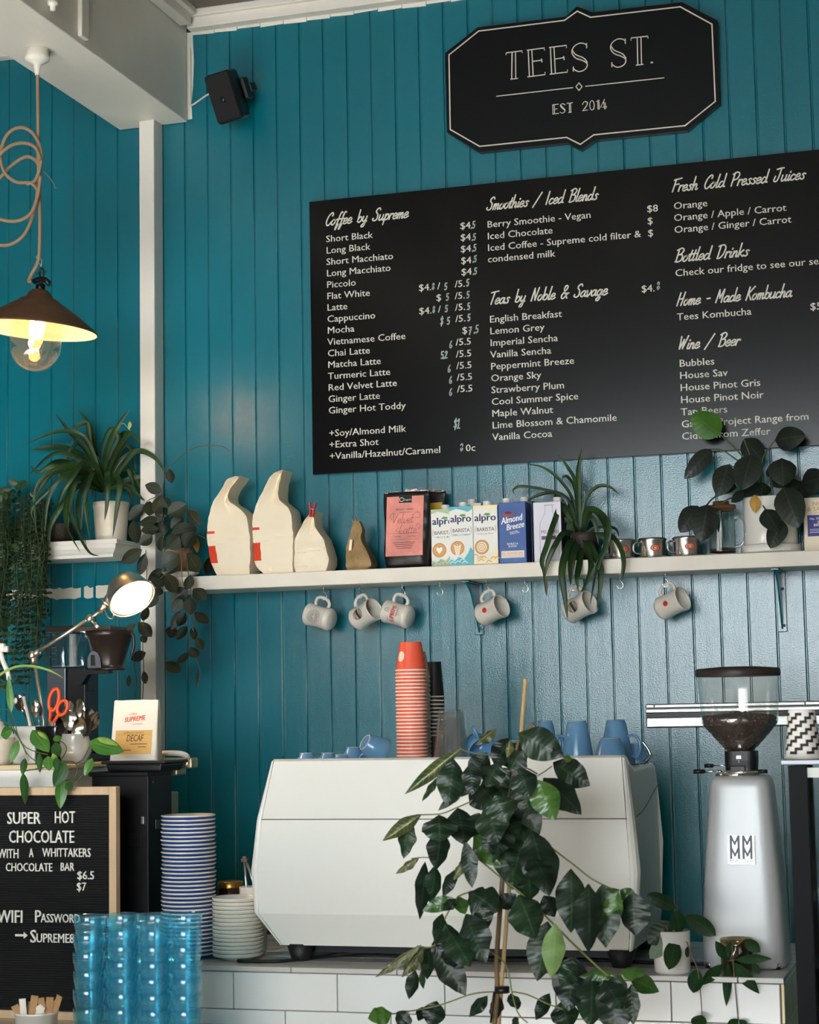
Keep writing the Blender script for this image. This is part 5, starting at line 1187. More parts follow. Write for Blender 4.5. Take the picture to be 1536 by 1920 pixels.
# ------------------------------------------------------------ tiled bar counter
CZ = .95
ex0, ex1, ey = -3.35, -.522, -1.135
tile_w = mat('white_wall_tile', (226, 228, 226), .14, coat=.3)
GROUT = mat('brown_grey_grout', (132, 120, 110), .9)
TILEE = mat('tile_raw_edge', (196, 182, 162), .6)
TOPT = mat('counter_top_tile', (198, 196, 192), .22, coat=.2)
ctr = thing('bar_counter', (ex1, ey, 0), 'white tiled bar counter carrying the espresso machine', 'counter'); co = Vector((ex1, ey, 0))
MB().box(((ex0+ex1)/2, -.79, CZ/2-.008), (ex1-ex0-.018, .652, CZ-.016)).build('core', GROUT, ctr, off=co)
b = MB(); jx = at(437.9, 1850, -1.122).x; TW, TH = .3, .1005
zt = CZ-.0155; row = 0
while zt > .02:
    x = jx + (0 if row % 2 == 0 else TW*.5+.0) - 12*TW
    while x < ex1-.011:
        a, c = max(x+.0013, ex0), min(x+TW-.0013, ex1-.012)
        if c-a > .01: b.box(((a+c)/2, -1.119, zt-TH/2), (c-a, .008, TH-.0026), bev=.0012, seg=1)
        x += TW
    zt -= TH; row += 1
y = -1.112
yy = y; zt = CZ-.0155; row = 0
while zt > .02:
    k = 0; yb_ = -1.114
    while yb_ < -.47:
        w = .3 if k else (.3 if row % 2 else .15); e = min(yb_+w, -.466)
        b.box((ex1-.0055, (yb_+e)/2, zt-TH/2), (.008, e-yb_-.0026, TH-.0026), bev=.0012, seg=1, mi=1); yb_ += w; k += 1
    zt -= TH; row += 1
b.build('face_tiles', [tile_w, mat('cream_end_tile', (222, 204, 150), .2, coat=.3)], ctr, off=co)
b = MB(); yb_ = ey; k = 0; jt = at(545, 1813, ey).x
while yb_ < -.46:
    d = .1 if k else .128; x = jt + (0 if k % 2 == 0 else -.17) - 12*TW
    while x < ex1:
        a, c = max(x+.0012, ex0), min(x+TW-.0012, ex1)
        if c-a > .01: b.box(((a+c)/2, yb_+d/2, CZ-.0065), (c-a, d-.0024, .013), bev=.0012, seg=1)
        x += TW
    yb_ += d; k += 1
for f in b.bm.faces:
    n = f.calc_center_median()
    if n.z < CZ-.002 and n.y < ey+.0008: f.material_index = 1
b.build('top_tiles', [TOPT, TILEE], ctr, off=co)

# ------------------------------------------------------------ espresso machine
MWH = mat('machine_white_enamel', (226, 225, 217), .34, coat=.12)
GAP = mat('dark_seam', (96, 84, 76), .8)
mc = thing('espresso_machine', (-1.42, -.8, CZ), 'large white espresso machine seen from behind on the tiled counter', 'espresso machine'); mo_ = Vector((-1.42, -.8, CZ))
# profile front to back (y, z, x left seam, x right seam)
PR = [(-.560, .995, -1.900, -.935), (-1.018, .995, -1.905, -.932), (-1.054, 1.084, -1.960, -.918), (-1.056, 1.20, -1.962, -.915), (-1.050, 1.342, -1.950, -.922), (-1.018, 1.500, -1.925, -.935), (-1.006, 1.506, -1.922, -.937), (-.985, 1.504, -1.922, -.937), (-.920, 1.470, -1.926, -.935), (-.60, 1.474, -1.926, -.935), (-.565, 1.465, -1.926, -.935), (-.545, 1.43, -1.926, -.935), (-.535, 1.25, -1.93, -.935), (-.545, 1.05, -1.92, -.935)]
b = MB(); n = len(PR); g = .0016
for i in range(n):
    y0, z0, a0, c0 = PR[i]; y1, z1, a1, c1 = PR[(i+1) % n]
    V = [b.bm.verts.new(v) for v in ((a0+g, y0, z0), (c0-g, y0, z0), (c1-g, y1, z1), (a1+g, y1, z1))]
    b.quad(V)
bmesh.ops.remove_doubles(b.bm, verts=b.bm.verts, dist=1e-5)
b.build('back_panel', MWH, mc, off=mo_)
b = MB(); b.box((-1.434, -1.0515, 1.341), (1.028, .004, .0022)); b.build('panel_seam', GAP, mc, off=mo_)
def cap_end(sgn, nm):
    b = MB(); sc = [(0, 1.0, 1.0), (.35, 1.004, 1.003), (.75, .985, .99), (1.0, .93, .955)]; cy_, cz_ = -.80, 1.235; R = []
    for t, ky, kz in sc:
        ring = []
        for y0, z0, a, c in PR:
            bul = .019*(1-abs(z0-1.23)/.30)+.007 if sgn < 0 else .020*(1-abs(z0-1.23)/.35)+.006
            x = (a if sgn < 0 else c) + sgn*max(.004, bul)*t
            ring.append(b.bm.verts.new((x, cy_+(y0-cy_)*ky, cz_+(z0-cz_)*kz)))
        R.append(ring)
    for A, B in zip(R, R[1:]):
        for i in range(n): b.quad([A[i], A[(i+1) % n], B[(i+1) % n], B[i]], None, 0, False)
    b.quad(R[-1]); b.quad(R[0][::-1])
    o = b.build(nm, MWH, mc, off=mo_)
cap_end(-1, 'side_panel'); cap_end(1, 'side_panel')
# inlaid line sweeping over the right side panel
b = MB(); b.tube([(-.899, -1.03, 1.345), (-.893, -.95, 1.36), (-.893, -.80, 1.395), (-.893, -.70, 1.42)], .0013, 5, sm=4); b.build('side_line', GAP, mc, off=mo_)
RUB = mat('black_rubber', (20, 20, 21), .55)
for x, y in ((-1.862, -.985), (-.958, -.99), (-1.862, -.60), (-.958, -.60)):
    MB().lathe([(0, .0), (.024, .0), (.026, .004), (.040, .048), (0, .048)], (x, y, CZ-0), 24).build('foot', RUB, mc, off=mo_)
MB().box((-1.43, -.77, .985), (.9, .38, .03)).build('base_frame', BLACKM, mc, off=mo_)
hk = [at(x, y, -.72) for x, y in ((1192, 1437), (1208, 1428), (1217, 1420), (1219, 1412), (1212, 1400), (1205, 1391))]
MB().tube(hk, .0045, 8, sm=4).build('hook_bar', CHROME, mc, off=mo_)
TRAY = 1.4745
MB().box((-1.43, -.75, 1.472), (.95, .30, .004)).build('cup_tray', STEEL, mc, off=mo_)
# cables on the counter under the machine
b = MB(); b.tube([(-2.02, -1.062, CZ+.0052), (-1.90, -1.05, CZ+.0052), (-1.80, -.93, CZ+.006), (-1.70, -.90, CZ+.014), (-1.55, -.90, CZ+.008), (-1.30, -.93, CZ+.0052), (-1.05, -.90, CZ+.0052), (-.85, -.93, CZ+.0052), (-.72, -.93, CZ+.0052)], .0048, 8, sm=6)
tag(MB().box((0, 0, .012), (.024, .03, .024), bev=.002).box((.001, 0, .030), (.026, .03, .011), bev=.002).build('blue_packet', mat('teal_packet', (60, 150, 170), .5), loc=(at(581, 1795, -.80).x, -.80, CZ+.0004)), 'small blue packet lying under the espresso machine near its left foot', 'packet')
tag(b.build('power_cable', RUB), 'black power cable lying on the counter under the espresso machine', 'cable')

# ------------------------------------------------------------ takeaway cups on the machine
def takeaway(name, body_m, rim_m, r, rt, h, label, cat, group, loc, logo=True):
    t = thing(name, loc, label, cat, group)
    MB().lathe([(r*.97, .004), (rt, h-.001), (rt, h), (rt*.92, h), (rt*.91, h-.006), (0, h-.006)], seg=36).build('cup', body_m, t)
    MB().lathe([(r*.94, .0), (r*1.0, .0), (r*1.02, .002), (r*1.0, .0045), (r*.95, .0045), (r*.93, .002), (r*.94, 0)], seg=36).build('rim', rim_m, t)
    return t
CORAL = mat('coral_red_paper_cup', (226, 86, 58), .55); RIMW = mat('paper_rim_cream', (232, 222, 208), .6)
ty = -.80; m_ = mpp(ty, 770, 1330)
cxp = at(772, 1330, ty).x
r, rt, h = 29.5*m_, 20.5*m_, 54*m_
n_st = 28; ztop = at(772, 1204, ty).z; dz = (ztop-h-TRAY)/(n_st-1)
proto = None
for k in range(n_st):
    lab = 'coral red paper cup, topmost of the tall upturned stack' if k == n_st-1 else f'coral red paper cup, {ordinal(n_st-k)} from the top of the tall upturned stack'
    z = TRAY+dz*k; dx = .0006*math.sin(k*1.7)
    if proto is None: proto = takeaway('paper_cup', CORAL, RIMW, r, rt, h, lab, 'paper cup', 'coral paper cups stacked on the machine', (cxp+dx, ty, z))
    else: top_cup = dup(proto, (cxp+dx, ty, z), label=lab)
b = MB(); b.disc(.0125, .0125, 4, 20)
for v in b.bm.verts:
    zz = h*.5+v.co.z*1.2; rr_ = r*.97+(rt-r*.97)*(zz-.004)/(h-.005)+.0004; a = v.co.x/rr_-.55; v.co = Vector((rr_*math.sin(a), -rr_*math.cos(a), zz))
b.build('round_logo', mat('logo_cream', (236, 214, 196), .6), top_cup, fixn=False)
# white cups in a second stack, black cups in a third
WCUP = mat('white_paper_cup', (222, 214, 198), .6); BCUP = mat('black_paper_cup', (22, 22, 24), .5)
wx, wy = at(783, 1300, -.70).x, -.70; zt2 = at(790, 1222, wy).z; proto = None
for k in range(20):
    z = TRAY+(zt2-.075-TRAY)*k/19; lab = f'white paper cup, {ordinal(20-k)} from the top of the stack behind the coral cups'
    if proto is None: proto = takeaway('paper_cup', WCUP, RIMW, .038, .026, .075, lab, 'paper cup', 'white paper cups stacked behind the coral ones', (wx, wy, z))
    else: dup(proto, (wx, wy, z), label=lab)
bx_, by_ = at(815, 1300, -.62).x, -.62; zt3 = at(815, 1241, by_).z; zb3 = at(815, 1380, by_).z; hb = .105; nb = 11; proto = None
for k in range(nb):
    z = zb3+(zt3-hb-zb3)*k/(nb-1); lab = 'black paper cup, topmost of the black stack' if k == nb-1 else f'black paper cup, {ordinal(nb-k)} from the top of the black stack'
    if proto is None: proto = takeaway('paper_cup', BCUP, WCUP, .0295, .021, hb, lab, 'paper cup', 'black paper cups stacked on the machine', (bx_, by_, z))
    else: dup(proto, (bx_, by_, z), label=lab)
bxw = MB().box((0, 0, (zb3-TRAY)/2), (.075, .07, zb3-TRAY), bev=.002).build('wooden_box', mat('dark_wood', (84, 56, 38), .6, var=.3, vscale=30, vstretch=(1, 1, 6)), loc=(bx_-.006, by_, TRAY))
tag(bxw, 'small dark wooden box under the stack of black paper cups', 'box')

# two upturned tumblers nested together
gx, gy = at(849, 1390, -.82).x, -.82; gm = mpp(gy, 849, 1390)
zg = at(849, 1330, gy).z; hg = zg-.022-TRAY
def tumbler(r, rt, h, loc, label, grp):
    b = MB(); b.lathe([(r, 0), (r*.99, .003), (rt*1.02, h-.008), (rt*.96, h-.001), (rt*.8, h), (0, h), (0, h-.006), (rt*.88, h-.008), (r*.94, .004), (r, 0)], seg=36, fn=lambda p: Vector((p.x*(1+.012*(abs(math.atan2(p.y, p.x)*9/math.pi) % 1)), p.y, p.z)))
    o = b.build('glass_tumbler', GLSM, loc=loc); return tag(o, label, 'glass', grp)
GLSM = glass('smoky_glass', (240, 242, 242), .08, face=.06, milk=.03)
tumbler(33*gm, 23*gm, hg, (gx-.004, gy, TRAY), 'clear upturned glass, inner one of the nested pair beside the coral cups', 'nested glasses on the machine')
tumbler(35*gm, 24*gm, hg, (gx-.003, gy, TRAY+.022), 'clear upturned glass, outer one of the nested pair beside the coral cups', 'nested glasses on the machine')

# ------------------------------------------------------------ blue cups on the tray
BLUEG = mat('sky_blue_glaze', (98, 146, 184), .22, coat=.2, var=.08, vscale=10)
BLUERIM = mat('pale_blue_edge', (196, 206, 210), .3)
cups_n = [0]
def bluecup(loc, label, r=.042, h=.062, rot=(0, 0, 0), hang=0.0, proto=[None]):
    t = thing('blue_cup', loc, label, 'cup', 'blue cups on top of the espresso machine', rot=rot)
    q = [(0, h), (r*.50, h), (r*.56, h-.001), (r*.57, h-.005), (r*.62, h-.007), (r*.80, h*.62), (r*.92, h*.30), (r, .001), (r*.985, 0), (r*.96, .001), (r*.88, h*.30), (r*.74, h*.66), (r*.5, h*.86), (0, h*.87)]
    MB().lathe(q, seg=40).build('body', BLUEG, t)
    MB().lathe([(r*.50, h-.0005), (r*.535, h+.0012), (r*.575, h-.0008)], seg=32).build('foot_ring', BLUERIM, t)
    MB().tube([(r*.92, 0, h*.20), (r*1.25, 0, h*.16), (r*1.52, 0, h*.30), (r*1.50, 0, h*.52), (r*1.15, 0, h*.66), (r*.74, 0, h*.62)], .0042, 10, sm=5).build('handle', BLUEG, t)
    for ch in t.children:
        if hang: ch.rotation_euler = (0, 0, hang)
    return t
def bc(px, py_top, yb, r, h, label, hang, z=None, rot=(0, 0, 0)):
    p = at(px, py_top, yb); z = TRAY if z is None else z
    return bluecup((p.x, yb, z), label, r, (p.z-z) if h is None else h, rot, hang)
LYD = -.80
bc(574, 1412, LYD, .034, None, 'low upturned blue cup, leftmost on the machine', 0.1)
bc(614, 1412, LYD+.03, .033, None, 'low upturned blue cup, second from the left on the machine', -2.2)
bc(640, 1415, -.885, .032, None, 'upturned blue cup just behind the machine edge under its left third', 2.6)
bc(662, 1401, LYD+.03, .036, None, 'upturned blue cup beside the tilted one left of the coral stack', .5)
t_ = bluecup((at(716, 1400, -.79).x, -.79, TRAY+.042), 'blue cup tipped on its side against the coral cup stack', .043, .062, (R_(20), R_(-58), R_(20)), 2.6)
t_ = bluecup((at(905, 1400, -.81).x, -.81, TRAY+.043), 'blue cup lying on its side beside the nested glasses', .043, .062, (R_(24), R_(56), R_(160)), 2.4)
bc(960, 1388, -.76, .040, None, 'upturned blue cup half hidden behind the tree top', 1.2)
bc(1023, 1352, -.72, .036, None, 'tall upturned blue cup behind the tree leaves, handle to the right', -.3)
bc(1082, 1352, -.80, .046, None, 'tall upturned blue cup right of the tree top', 2.9)
lo_ = bc(1144, 1384, -.88, .047, None, 'upturned blue cup in front, nearest the machine right corner', 2.0)
bc(1155, 1350, -.765, .045, None, 'tallest upturned blue cup with its handle to the right', -.2)
bc(1193, 1394, -.70, .034, None, 'shaded blue cup behind the right end of the machine', 1.0)

# ------------------------------------------------------------ coffee grinder
gy = -.885; gpx = 1394; gm = mpp(gy, gpx, 1600)
gc = atz(1398, 1808, CZ); gX = at(1392, 1620, gy).x; gX0 = at(1401, 1805, gy).x
gr = thing('coffee_grinder', (gX0, gy, CZ), 'tall silver coffee grinder with a bean-filled hopper on the right of the counter', 'grinder'); go = Vector((gX0, gy, CZ))
zy = lambda y: at(1392, y, gy).z
SILV = mat('silver_grey_enamel', (186, 188, 188), .38, .2, coat=.08)
def sring(b, hw, hd, z, n=40, e=.42, cx=0, cyy=0):
    out = []
    for k in range(n):
        a = 2*math.pi*(k+.5)/n; ca, sa = math.cos(a), math.sin(a)
        out.append(b.bm.verts.new((cx+hw*math.copysign(abs(ca)**e, ca), cyy+hd*math.copysign(abs(sa)**e, sa), z)))
    return out
def sloft(b, rings, mi=0, caps=True, smooth=True):
    for A, B in zip(rings, rings[1:]):
        for k in range(len(A)): b.quad([A[k], A[(k+1) % len(A)], B[(k+1) % len(B)], B[k]], None, mi, smooth)
    if caps: b.quad(rings[0][::-1], None, mi); b.quad(rings[-1], None, mi)
b = MB(); rings = []
for y, hw in ((1806, 80), (1800, 82), (1760, 82), (1700, 79.5), (1640, 76), (1580, 71), (1520, 66), (1475, 61.5), (1463, 59.5), (1456, 55), (1453, 46)):
    cxp = 1402-(1806-y)*.030
    rings.append(sring(b, hw*gm*.93, hw*gm*.93, zy(y)-CZ, cx=at(cxp, y, gy).x-gX0, e=.40))
sloft(b, rings); b.build('body', SILV, gr)
b = MB(); b.lathe([(0, 0), (.055, 0), (.060, .006), (.052, .011), (0, .012)], (gX-gX0-.004, 0, zy(1454)-CZ-.002), 36); b.build('top_plate', CHROME, gr)
for dx, dy in ((-.085, -.085), (.085, -.085), (-.085, .085), (.085, .085)):
    MB().lathe([(0, 0), (.012, 0), (.013, .006), (.013, .010)], (dx, dy, 0), 16).lathe([(.0145, .009), (.0145, .016), (0, .016)], (dx, dy, 0), 16, mi=1).build('foot', [RUB, CHROME], gr)
cxh = at(1387, 1350, gy).x-gX0
b = MB(); rings = [sring(b, .041, .041, zy(1456)-CZ, cx=cxh+.002, e=.5), sring(b, .041, .041, zy(1440)-CZ, cx=cxh+.002, e=.5), sring(b, .043, .043, zy(1425)-CZ, cx=cxh+.002, e=.5), sring(b, .043, .043, zy(1408)-CZ, cx=cxh+.002, e=.5)]
sloft(b, rings, smooth=False); b.box((cxh-.004, -.044, zy(1444)-CZ), (.040, .008, .026), bev=.002); b.box((cxh, -.044, zy(1419)-CZ), (.014, .006, .010), bev=.001, mi=1); b.tube([(cxh, -.045, zy(1421)-CZ), (cxh, -.045, zy(1429)-CZ)], .0025, 8, mi=1)
b.build('neck', [BLACKP, STEEL], gr)
b = MB(); b.lathe([(0, 0), (.060, 0), (.060, .009), (0, .009)], (cxh+.002, 0, zy(1450)-CZ), 32); b.build('adjusting_ring', CHROME, gr)
b = MB(); z_ = zy(1445)-CZ; b.tube([(cxh-.05, -.03, z_), (cxh-.10, -.035, z_)], .0035, 8, mi=1); b.tube([(cxh-.095, -.035, z_), (cxh-.123, -.037, z_)], .0060, 10)
z_ = zy(1435)-CZ; b.tube([(cxh-.03, .0, z_), (cxh-.075, .0, z_)], .002, 6, mi=1); b.tube([(cxh-.075, 0, z_), (cxh-.098, 0, z_)], .0055, 10); b.tube([(cxh+.045, -.03, zy(1446)-CZ), (cxh+.072, -.035, zy(1446)-CZ)], .0055, 10)
b.build('lever', [BLACKP, CHROME], gr)
hr = lambda p: p*gm*.985
HOP = glass('hopper_plastic', (246, 246, 243), .10, face=.07, milk=.025)
hz = lambda y: zy(y)-CZ
b = MB(); b.lathe([(hr(25), hz(1409)), (hr(27), hz(1407)), (hr(69), hz(1361)), (hr(72), hz(1355)), (hr(73), hz(1345)), (hr(78), hz(1266))], (cxh, 0, 0), 48); b.build('hopper', HOP, gr)
MB().lathe([(hr(80), hz(1268)), (hr(81), hz(1264)), (hr(81), hz(1256)), (hr(78), hz(1253)), (hr(40), hz(1250)), (0, hz(1250))], (cxh, 0, 0), 48).lathe([(hr(80), hz(1268)), (0, hz(1268))], (cxh, 0, 0), 48).build('hopper_lid', mat('brown_black_lid', (44, 34, 30), .45), gr)
BEAN = mat('roasted_bean', (58, 36, 24), .38, var=.4, vscale=60); rb = random.Random(3)
b = MB(); b.lathe([(hr(23), hz(1408)), (hr(67), hz(1360)), (hr(69), hz(1354)), (hr(69.5), hz(1348)), (hr(45), hz(1338)), (0, hz(1335))], (cxh, 0, 0), 40)
def bean(c, d, L):
    q = Vector((0, 0, 1)).rotation_difference(d); e1 = q @ Vector((1, 0, 0)); e2 = q @ Vector((0, 1, 0))
    rg = []
    for j, (rr_, zz) in enumerate(((0, -.5), (.36, -.3), (.42, 0), (.34, .32), (0, .5))):
        rg.append([b.bm.verts.new(c+d*zz*L+(e1*math.cos(a)*rr_+e2*math.sin(a)*rr_*.7)*L) for a in ([0] if rr_ == 0 else [i*math.pi/3 for i in range(6)])])
    for A, B in zip(rg, rg[1:]):
        for k in range(6):
            if len(A) == 1: b.quad([A[0], B[(k+1) % 6], B[k]], None, 0, True)
            elif len(B) == 1: b.quad([A[k], A[(k+1) % 6], B[0]], None, 0, True)
            else: b.quad([A[k], A[(k+1) % 6], B[(k+1) % 6], B[k]], None, 0, True)
for i in range(900):
    u = rb.random(); a = rb.uniform(0, 2*math.pi)
    if u < .42:
        f = rb.random()**.5; yv = 1408+(1358-1408)*f; rr_ = 22+(66-22)*f
    elif u < .58: yv = rb.uniform(1344, 1360); rr_ = 67.5
    else:
        rr_ = 67*math.sqrt(rb.random()); yv = 1345-10*(1-rr_/67)+rb.uniform(-1, 2)
    bean(Vector((cxh+hr(rr_)*math.cos(a), hr(rr_)*math.sin(a), hz(yv))), Vector((rb.gauss(0, 1), rb.gauss(0, 1), rb.gauss(0, 1))).normalized(), .0105)
bo = b.build('coffee_beans', BEAN, gr); bo['kind'] = 'stuff'
# maker plate: four Ms above a word
fy = -(74.6*gm*.93)-.0042
bz = zy(1615)-CZ; bx_ = at(1390, 1590, gy+fy).x-gX0; bw, bh = 52*gm*.95, 55*gm*.97
tu = Vector((0, .084, 1)).normalized()
oP = Vector((bx_-bw/2, fy-.0045, bz))
b = MB(); b.prism([(0, 0), (bw, 0), (bw, bh), (0, bh)], oP, XA, tu, .004); b.build('badge_plate', mat('badge_silver', (196, 196, 196), .3, .6), gr)
b = MB(); o2_ = oP+Vector((0, -.0008, 0))
for q in ([(.001, .001), (bw-.001, .001)], [(bw-.001, .001), (bw-.001, bh-.001)], [(bw-.001, bh-.001), (.001, bh-.001)], [(.001, bh-.001), (.001, .001)]): b.stroke(q, o2_, XA, tu, .0009, sm=0)
for ix in range(2):
    for iz in range(2):
        u0, v0, uw, vh = bw*(.08+.46*ix), bh*(.22+.39*iz), bw*.38, bh*.34
        for q, w_ in (([(.12, 0), (.12, 1)], .24), ([(.88, 0), (.88, 1)], .24), ([(.16, 1), (.5, .25)], .20), ([(.84, 1), (.5, .25)], .20)): b.stroke([(u0+x*uw, v0+z*vh) for x, z in q], o2_, XA, tu, w_*uw, sm=0)
b.text('MAZZER', o2_+XA*(bw*.06)+tu*(bh*.06), XA, tu, bh*.12/CAPH, width=bw*.88, bold=.01)
b.build('badge_lettering', mat('badge_ink', (58, 60, 64), .4, .3), gr, fixn=False)
b = MB()
for k in range(5): b.box((.0725+at(1396, 1550, gy).x-gX0-.003-.0005*k, .02, zy(1536+k*9)-CZ), (.006, .05, .004))
b.build('vent_slots', BLACKP, gr)

# ------------------------------------------------------------ blue-rimmed saucers and white side plates
def plate(r, h, m_rim, m_under, loc, label, grp):
    t = thing('saucer', loc, label, 'saucer', grp)
    MB().lathe([(0, .004), (r*.5, .0045), (r*.62, .006), (r*.93, h-.001), (r*.975, h), (r*.995, h-.0012), (r, h-.0024), (r*.992, h-.0042), (r*.968, h-.0052)], seg=48).build('top', m_rim, t)
    MB().lathe([(r*.975, h-.0050), (r*.972, h-.0085), (r*.90, h-.0105), (r*.66, .002), (r*.60, .0), (r*.55, .0), (r*.53, .002), (0, .002)], seg=48).build('underside', m_under, t)
    return t
PLW = mat('plate_off_white', (224, 218, 204), .15, coat=.3); PLB = mat('plate_cobalt_blue', (40, 76, 150), .25, coat=.1)
syb = -.975; xs = at(354, 1700, syb).x; ms = mpp(syb, 354, 1660); zt4 = at(354, 1527, syb).z; n4 = 35; r4 = 51.5*ms; dz4 = (zt4-.016-CZ)/(n4-1); proto = None; rj = random.Random(1)
for k in range(n4):
    lab = 'blue-banded saucer, topmost of the tall stack beside the black cabinet' if k == n4-1 else ('blue-banded saucer at the very bottom of the tall stack' if k == 0 else f'blue-banded saucer, {ordinal(n4-k)} from the top of the tall stack')
    loc = (xs+rj.uniform(-.0018, .0018), syb+rj.uniform(-.001, .001), CZ+.0002+dz4*k)
    if proto is None: proto = plate(r4, .016, PLW, PLB, loc, lab, 'blue-banded saucers in the tall stack')
    else: dup(proto, loc, label=lab)
syw = -.985; xw = at(446, 1740, syw).x; mw = mpp(syw, 446, 1740); ztw = at(446, 1681, syw).z; nw = 15; rw = 57*mw; dzw = (ztw-.020-CZ)/(nw-1); proto = None
if xw-rw < xs+r4+.001: syw -= 0; rw = min(rw, (xw-xs)-r4-.0025)
for k in range(nw):
    lab = 'white side plate, topmost of the short stack beside the espresso machine' if k == nw-1 else ('white side plate at the very bottom of the short stack' if k == 0 else f'white side plate, {ordinal(nw-k)} from the top of the short stack')
    loc = (xw+rj.uniform(-.0012, .0012), syw, CZ+.0002+dzw*k)
    if proto is None:
        proto = plate(rw, .020, PLW, PLW, loc, lab, 'white side plates in the short stack'); proto.name = 'side_plate'; proto['category'] = 'plate'
    else: dup(proto, loc, label=lab)
# dark jar with a gold lid, sugar bowl and tongs behind the plates
jy = -.80; jp = at(432, 1665, jy); jm = mpp(jy, 432, 1665); jz = at(432, 1652, jy).z
jr = thing('preserve_jar', (jp.x, jy, CZ), 'small dark jar with a gold lid behind the white plates', 'jar')
MB().lathe([(0, 0), (24*jm, 0), (25*jm, .004), (25*jm, jz-CZ-.022), (23*jm, jz-CZ-.016), (0, jz-CZ-.016)], seg=32).build('jar', mat('dark_amber_glass', (40, 22, 14), .1, coat=.5), jr)
MB().lathe([(23.5*jm, jz-CZ-.017), (23.5*jm, jz-CZ-.002), (22*jm, jz-CZ), (0, jz-CZ)], seg=32).build('lid', mat('gold_lid', (170, 128, 60), .3, .9), jr)
by2 = -.865; bp = at(476, 1665, by2); bzz = at(470, 1662, by2).z
bw_ = thing('sugar_bowl', (bp.x, by2, CZ), 'white bowl with steel tongs tucked beside the espresso machine', 'bowl')
MB().lathe([(0, 0), (.030, 0), (.036, .01), (.042, bzz-CZ), (.039, bzz-CZ), (.034, .02), (0, .014)], seg=32).build('bowl', CERAM, bw_)
tg_ = at(457, 1606, by2-.012); tgo = Vector((tg_.x-.0, by2-.012, tg_.z))
tn = thing('sugar_tongs', tgo, 'steel tongs with a brown clip standing in the white bowl', 'tongs')
MB().tube([(0, 0, 0), (.006, .004, -.09), (.012, .006, -.15)], .0042, 6).build('arm', STEEL, tn); MB().tube([(.002, 0, 0), (.030, .004, -.08), (.034, .008, -.14)], .0042, 6).build('arm', STEEL, tn)
MB().box((.003, 0, -.010), (.020, .014, .012), bev=.002).build('clip', mat('brown_clip', (104, 82, 56), .4, .5), tn)

# ------------------------------------------------------------ two small plants at the counter edge
oF, sF = (1160, 1520), 4.085
def pxl(x, y, Y): return at(oF[0]+x/sF, oF[1]+y/sF, Y)
GL1 = leaf_mat('rubbery_leaf', (38, 72, 36), (24, 50, 28), rough=.35, vein=(70, 104, 60), vamt=.4, nveins=6)
GL2 = leaf_mat('grey_green_underside', (116, 138, 112), (96, 118, 96), nveins=6)
yq = -1.072; q = pxl(415, 1240, yq); mq = mpp(yq, 1262, 1790); rq = 35*mq; hq = (at(1262, 1745, yq).z-CZ)
pA = thing('trailing_wax_plant', (q.x, yq, CZ), 'leafy plant in a white mug-like pot beside the grinder base', 'potted plant', 'small plants at the counter edge'); oA = Vector((q.x, yq, CZ))
MB().lathe([(0, 0), (rq*.9, 0), (rq*.96, .005), (rq, hq), (rq*.95, hq+.002), (rq*.92, hq), (rq*.9, hq*.8), (0, hq*.8)], seg=36).build('pot', CERAM, pA)
MB().lathe([(rq*.91, hq*.85), (0, hq*.9)], seg=20).build('soil', SOIL, pA)
b = MB(); b.disc(.0112, .0136, 4, 18)
for v in b.bm.verts: a = v.co.x/rq+1.15; v.co = Vector(((rq*.985)*math.sin(a), -(rq*.985)*math.cos(a), v.co.z+hq*.52))
b.build('emblem', DARKP, pA, fixn=False)
b = MB(); rf = random.Random(5)
for x0, y0, x1, y1, w in ((440, 748, 216, 640, 112), (470, 938, 440, 762, 125), (515, 800, 748, 958, 132), (405, 850, 228, 1020, 165), (440, 985, 385, 1218, 128), (605, 1215, 572, 1396, 116), (640, 1565, 590, 1660, 116)):
    B = pxl(x0, y0, yq-.03-(.05 if y0 > 1100 else 0)); T = pxl(x1, y1, yq-.05-(.06 if y1 > 1100 else 0)); b.leaf(B, T, w/sF*mq*1.05, nrm=(CAM-B).normalized()+Vector((rf.uniform(-.3, .3), 0, .25)), curl=.08, fold=.15, shape=(.5, .65))
b.build('foliage', GL1, pA, off=oA)
b = MB(); b.leaf(pxl(395, 960, yq-.045), pxl(240, 1132, yq-.05), 118/sF*mq, curl=-.05, fold=.1, shape=(.55, .65)); b.build('upturned_leaf', GL2, pA, off=oA)
b = MB()
for L in ([(470, 1010), (455, 900), (440, 748), (430, 700)], [(460, 1010), (480, 860), (515, 800)], [(470, 960), (420, 880), (405, 850)], [(470, 960), (520, 1000), (560, 1110), (605, 1215), (628, 1400), (640, 1565)], [(455, 960), (440, 985)]):
    b.tube([pxl(x, y, yq-.02-(.07 if y > 1050 else 0)) for x, y in L], .0014, 5, sm=5, cap=False)
b.build('stems', STEMB, pA, off=oA)
yj = -1.045; q = pxl(912, 1230, yj); mj = mpp(yj, 1384, 1790); r5 = 31*mj; h5 = at(1384, 1759, yj).z-CZ
pB = thing('jar_plant', (q.x, yj, CZ), 'slender-leaved plant in a soil-filled glass jar before the grinder', 'potted plant', 'small plants at the counter edge'); oB_ = Vector((q.x, yj, CZ))
MB().lathe([(0, 0), (r5*.85, 0), (r5*.98, .008), (r5, h5*.8), (r5*1.0, h5), (r5*.95, h5), (r5*.95, h5*.8), (r5*.93, .010), (0, .006)], seg=36).build('jar', glass('jar_glass', (222, 214, 190), .05, face=.06), pB)
MB().lathe([(0, .007), (r5*.90, .012), (r5*.91, h5*.70), (0, h5*.74)], seg=28).build('soil', SOIL, pB)
b = MB()
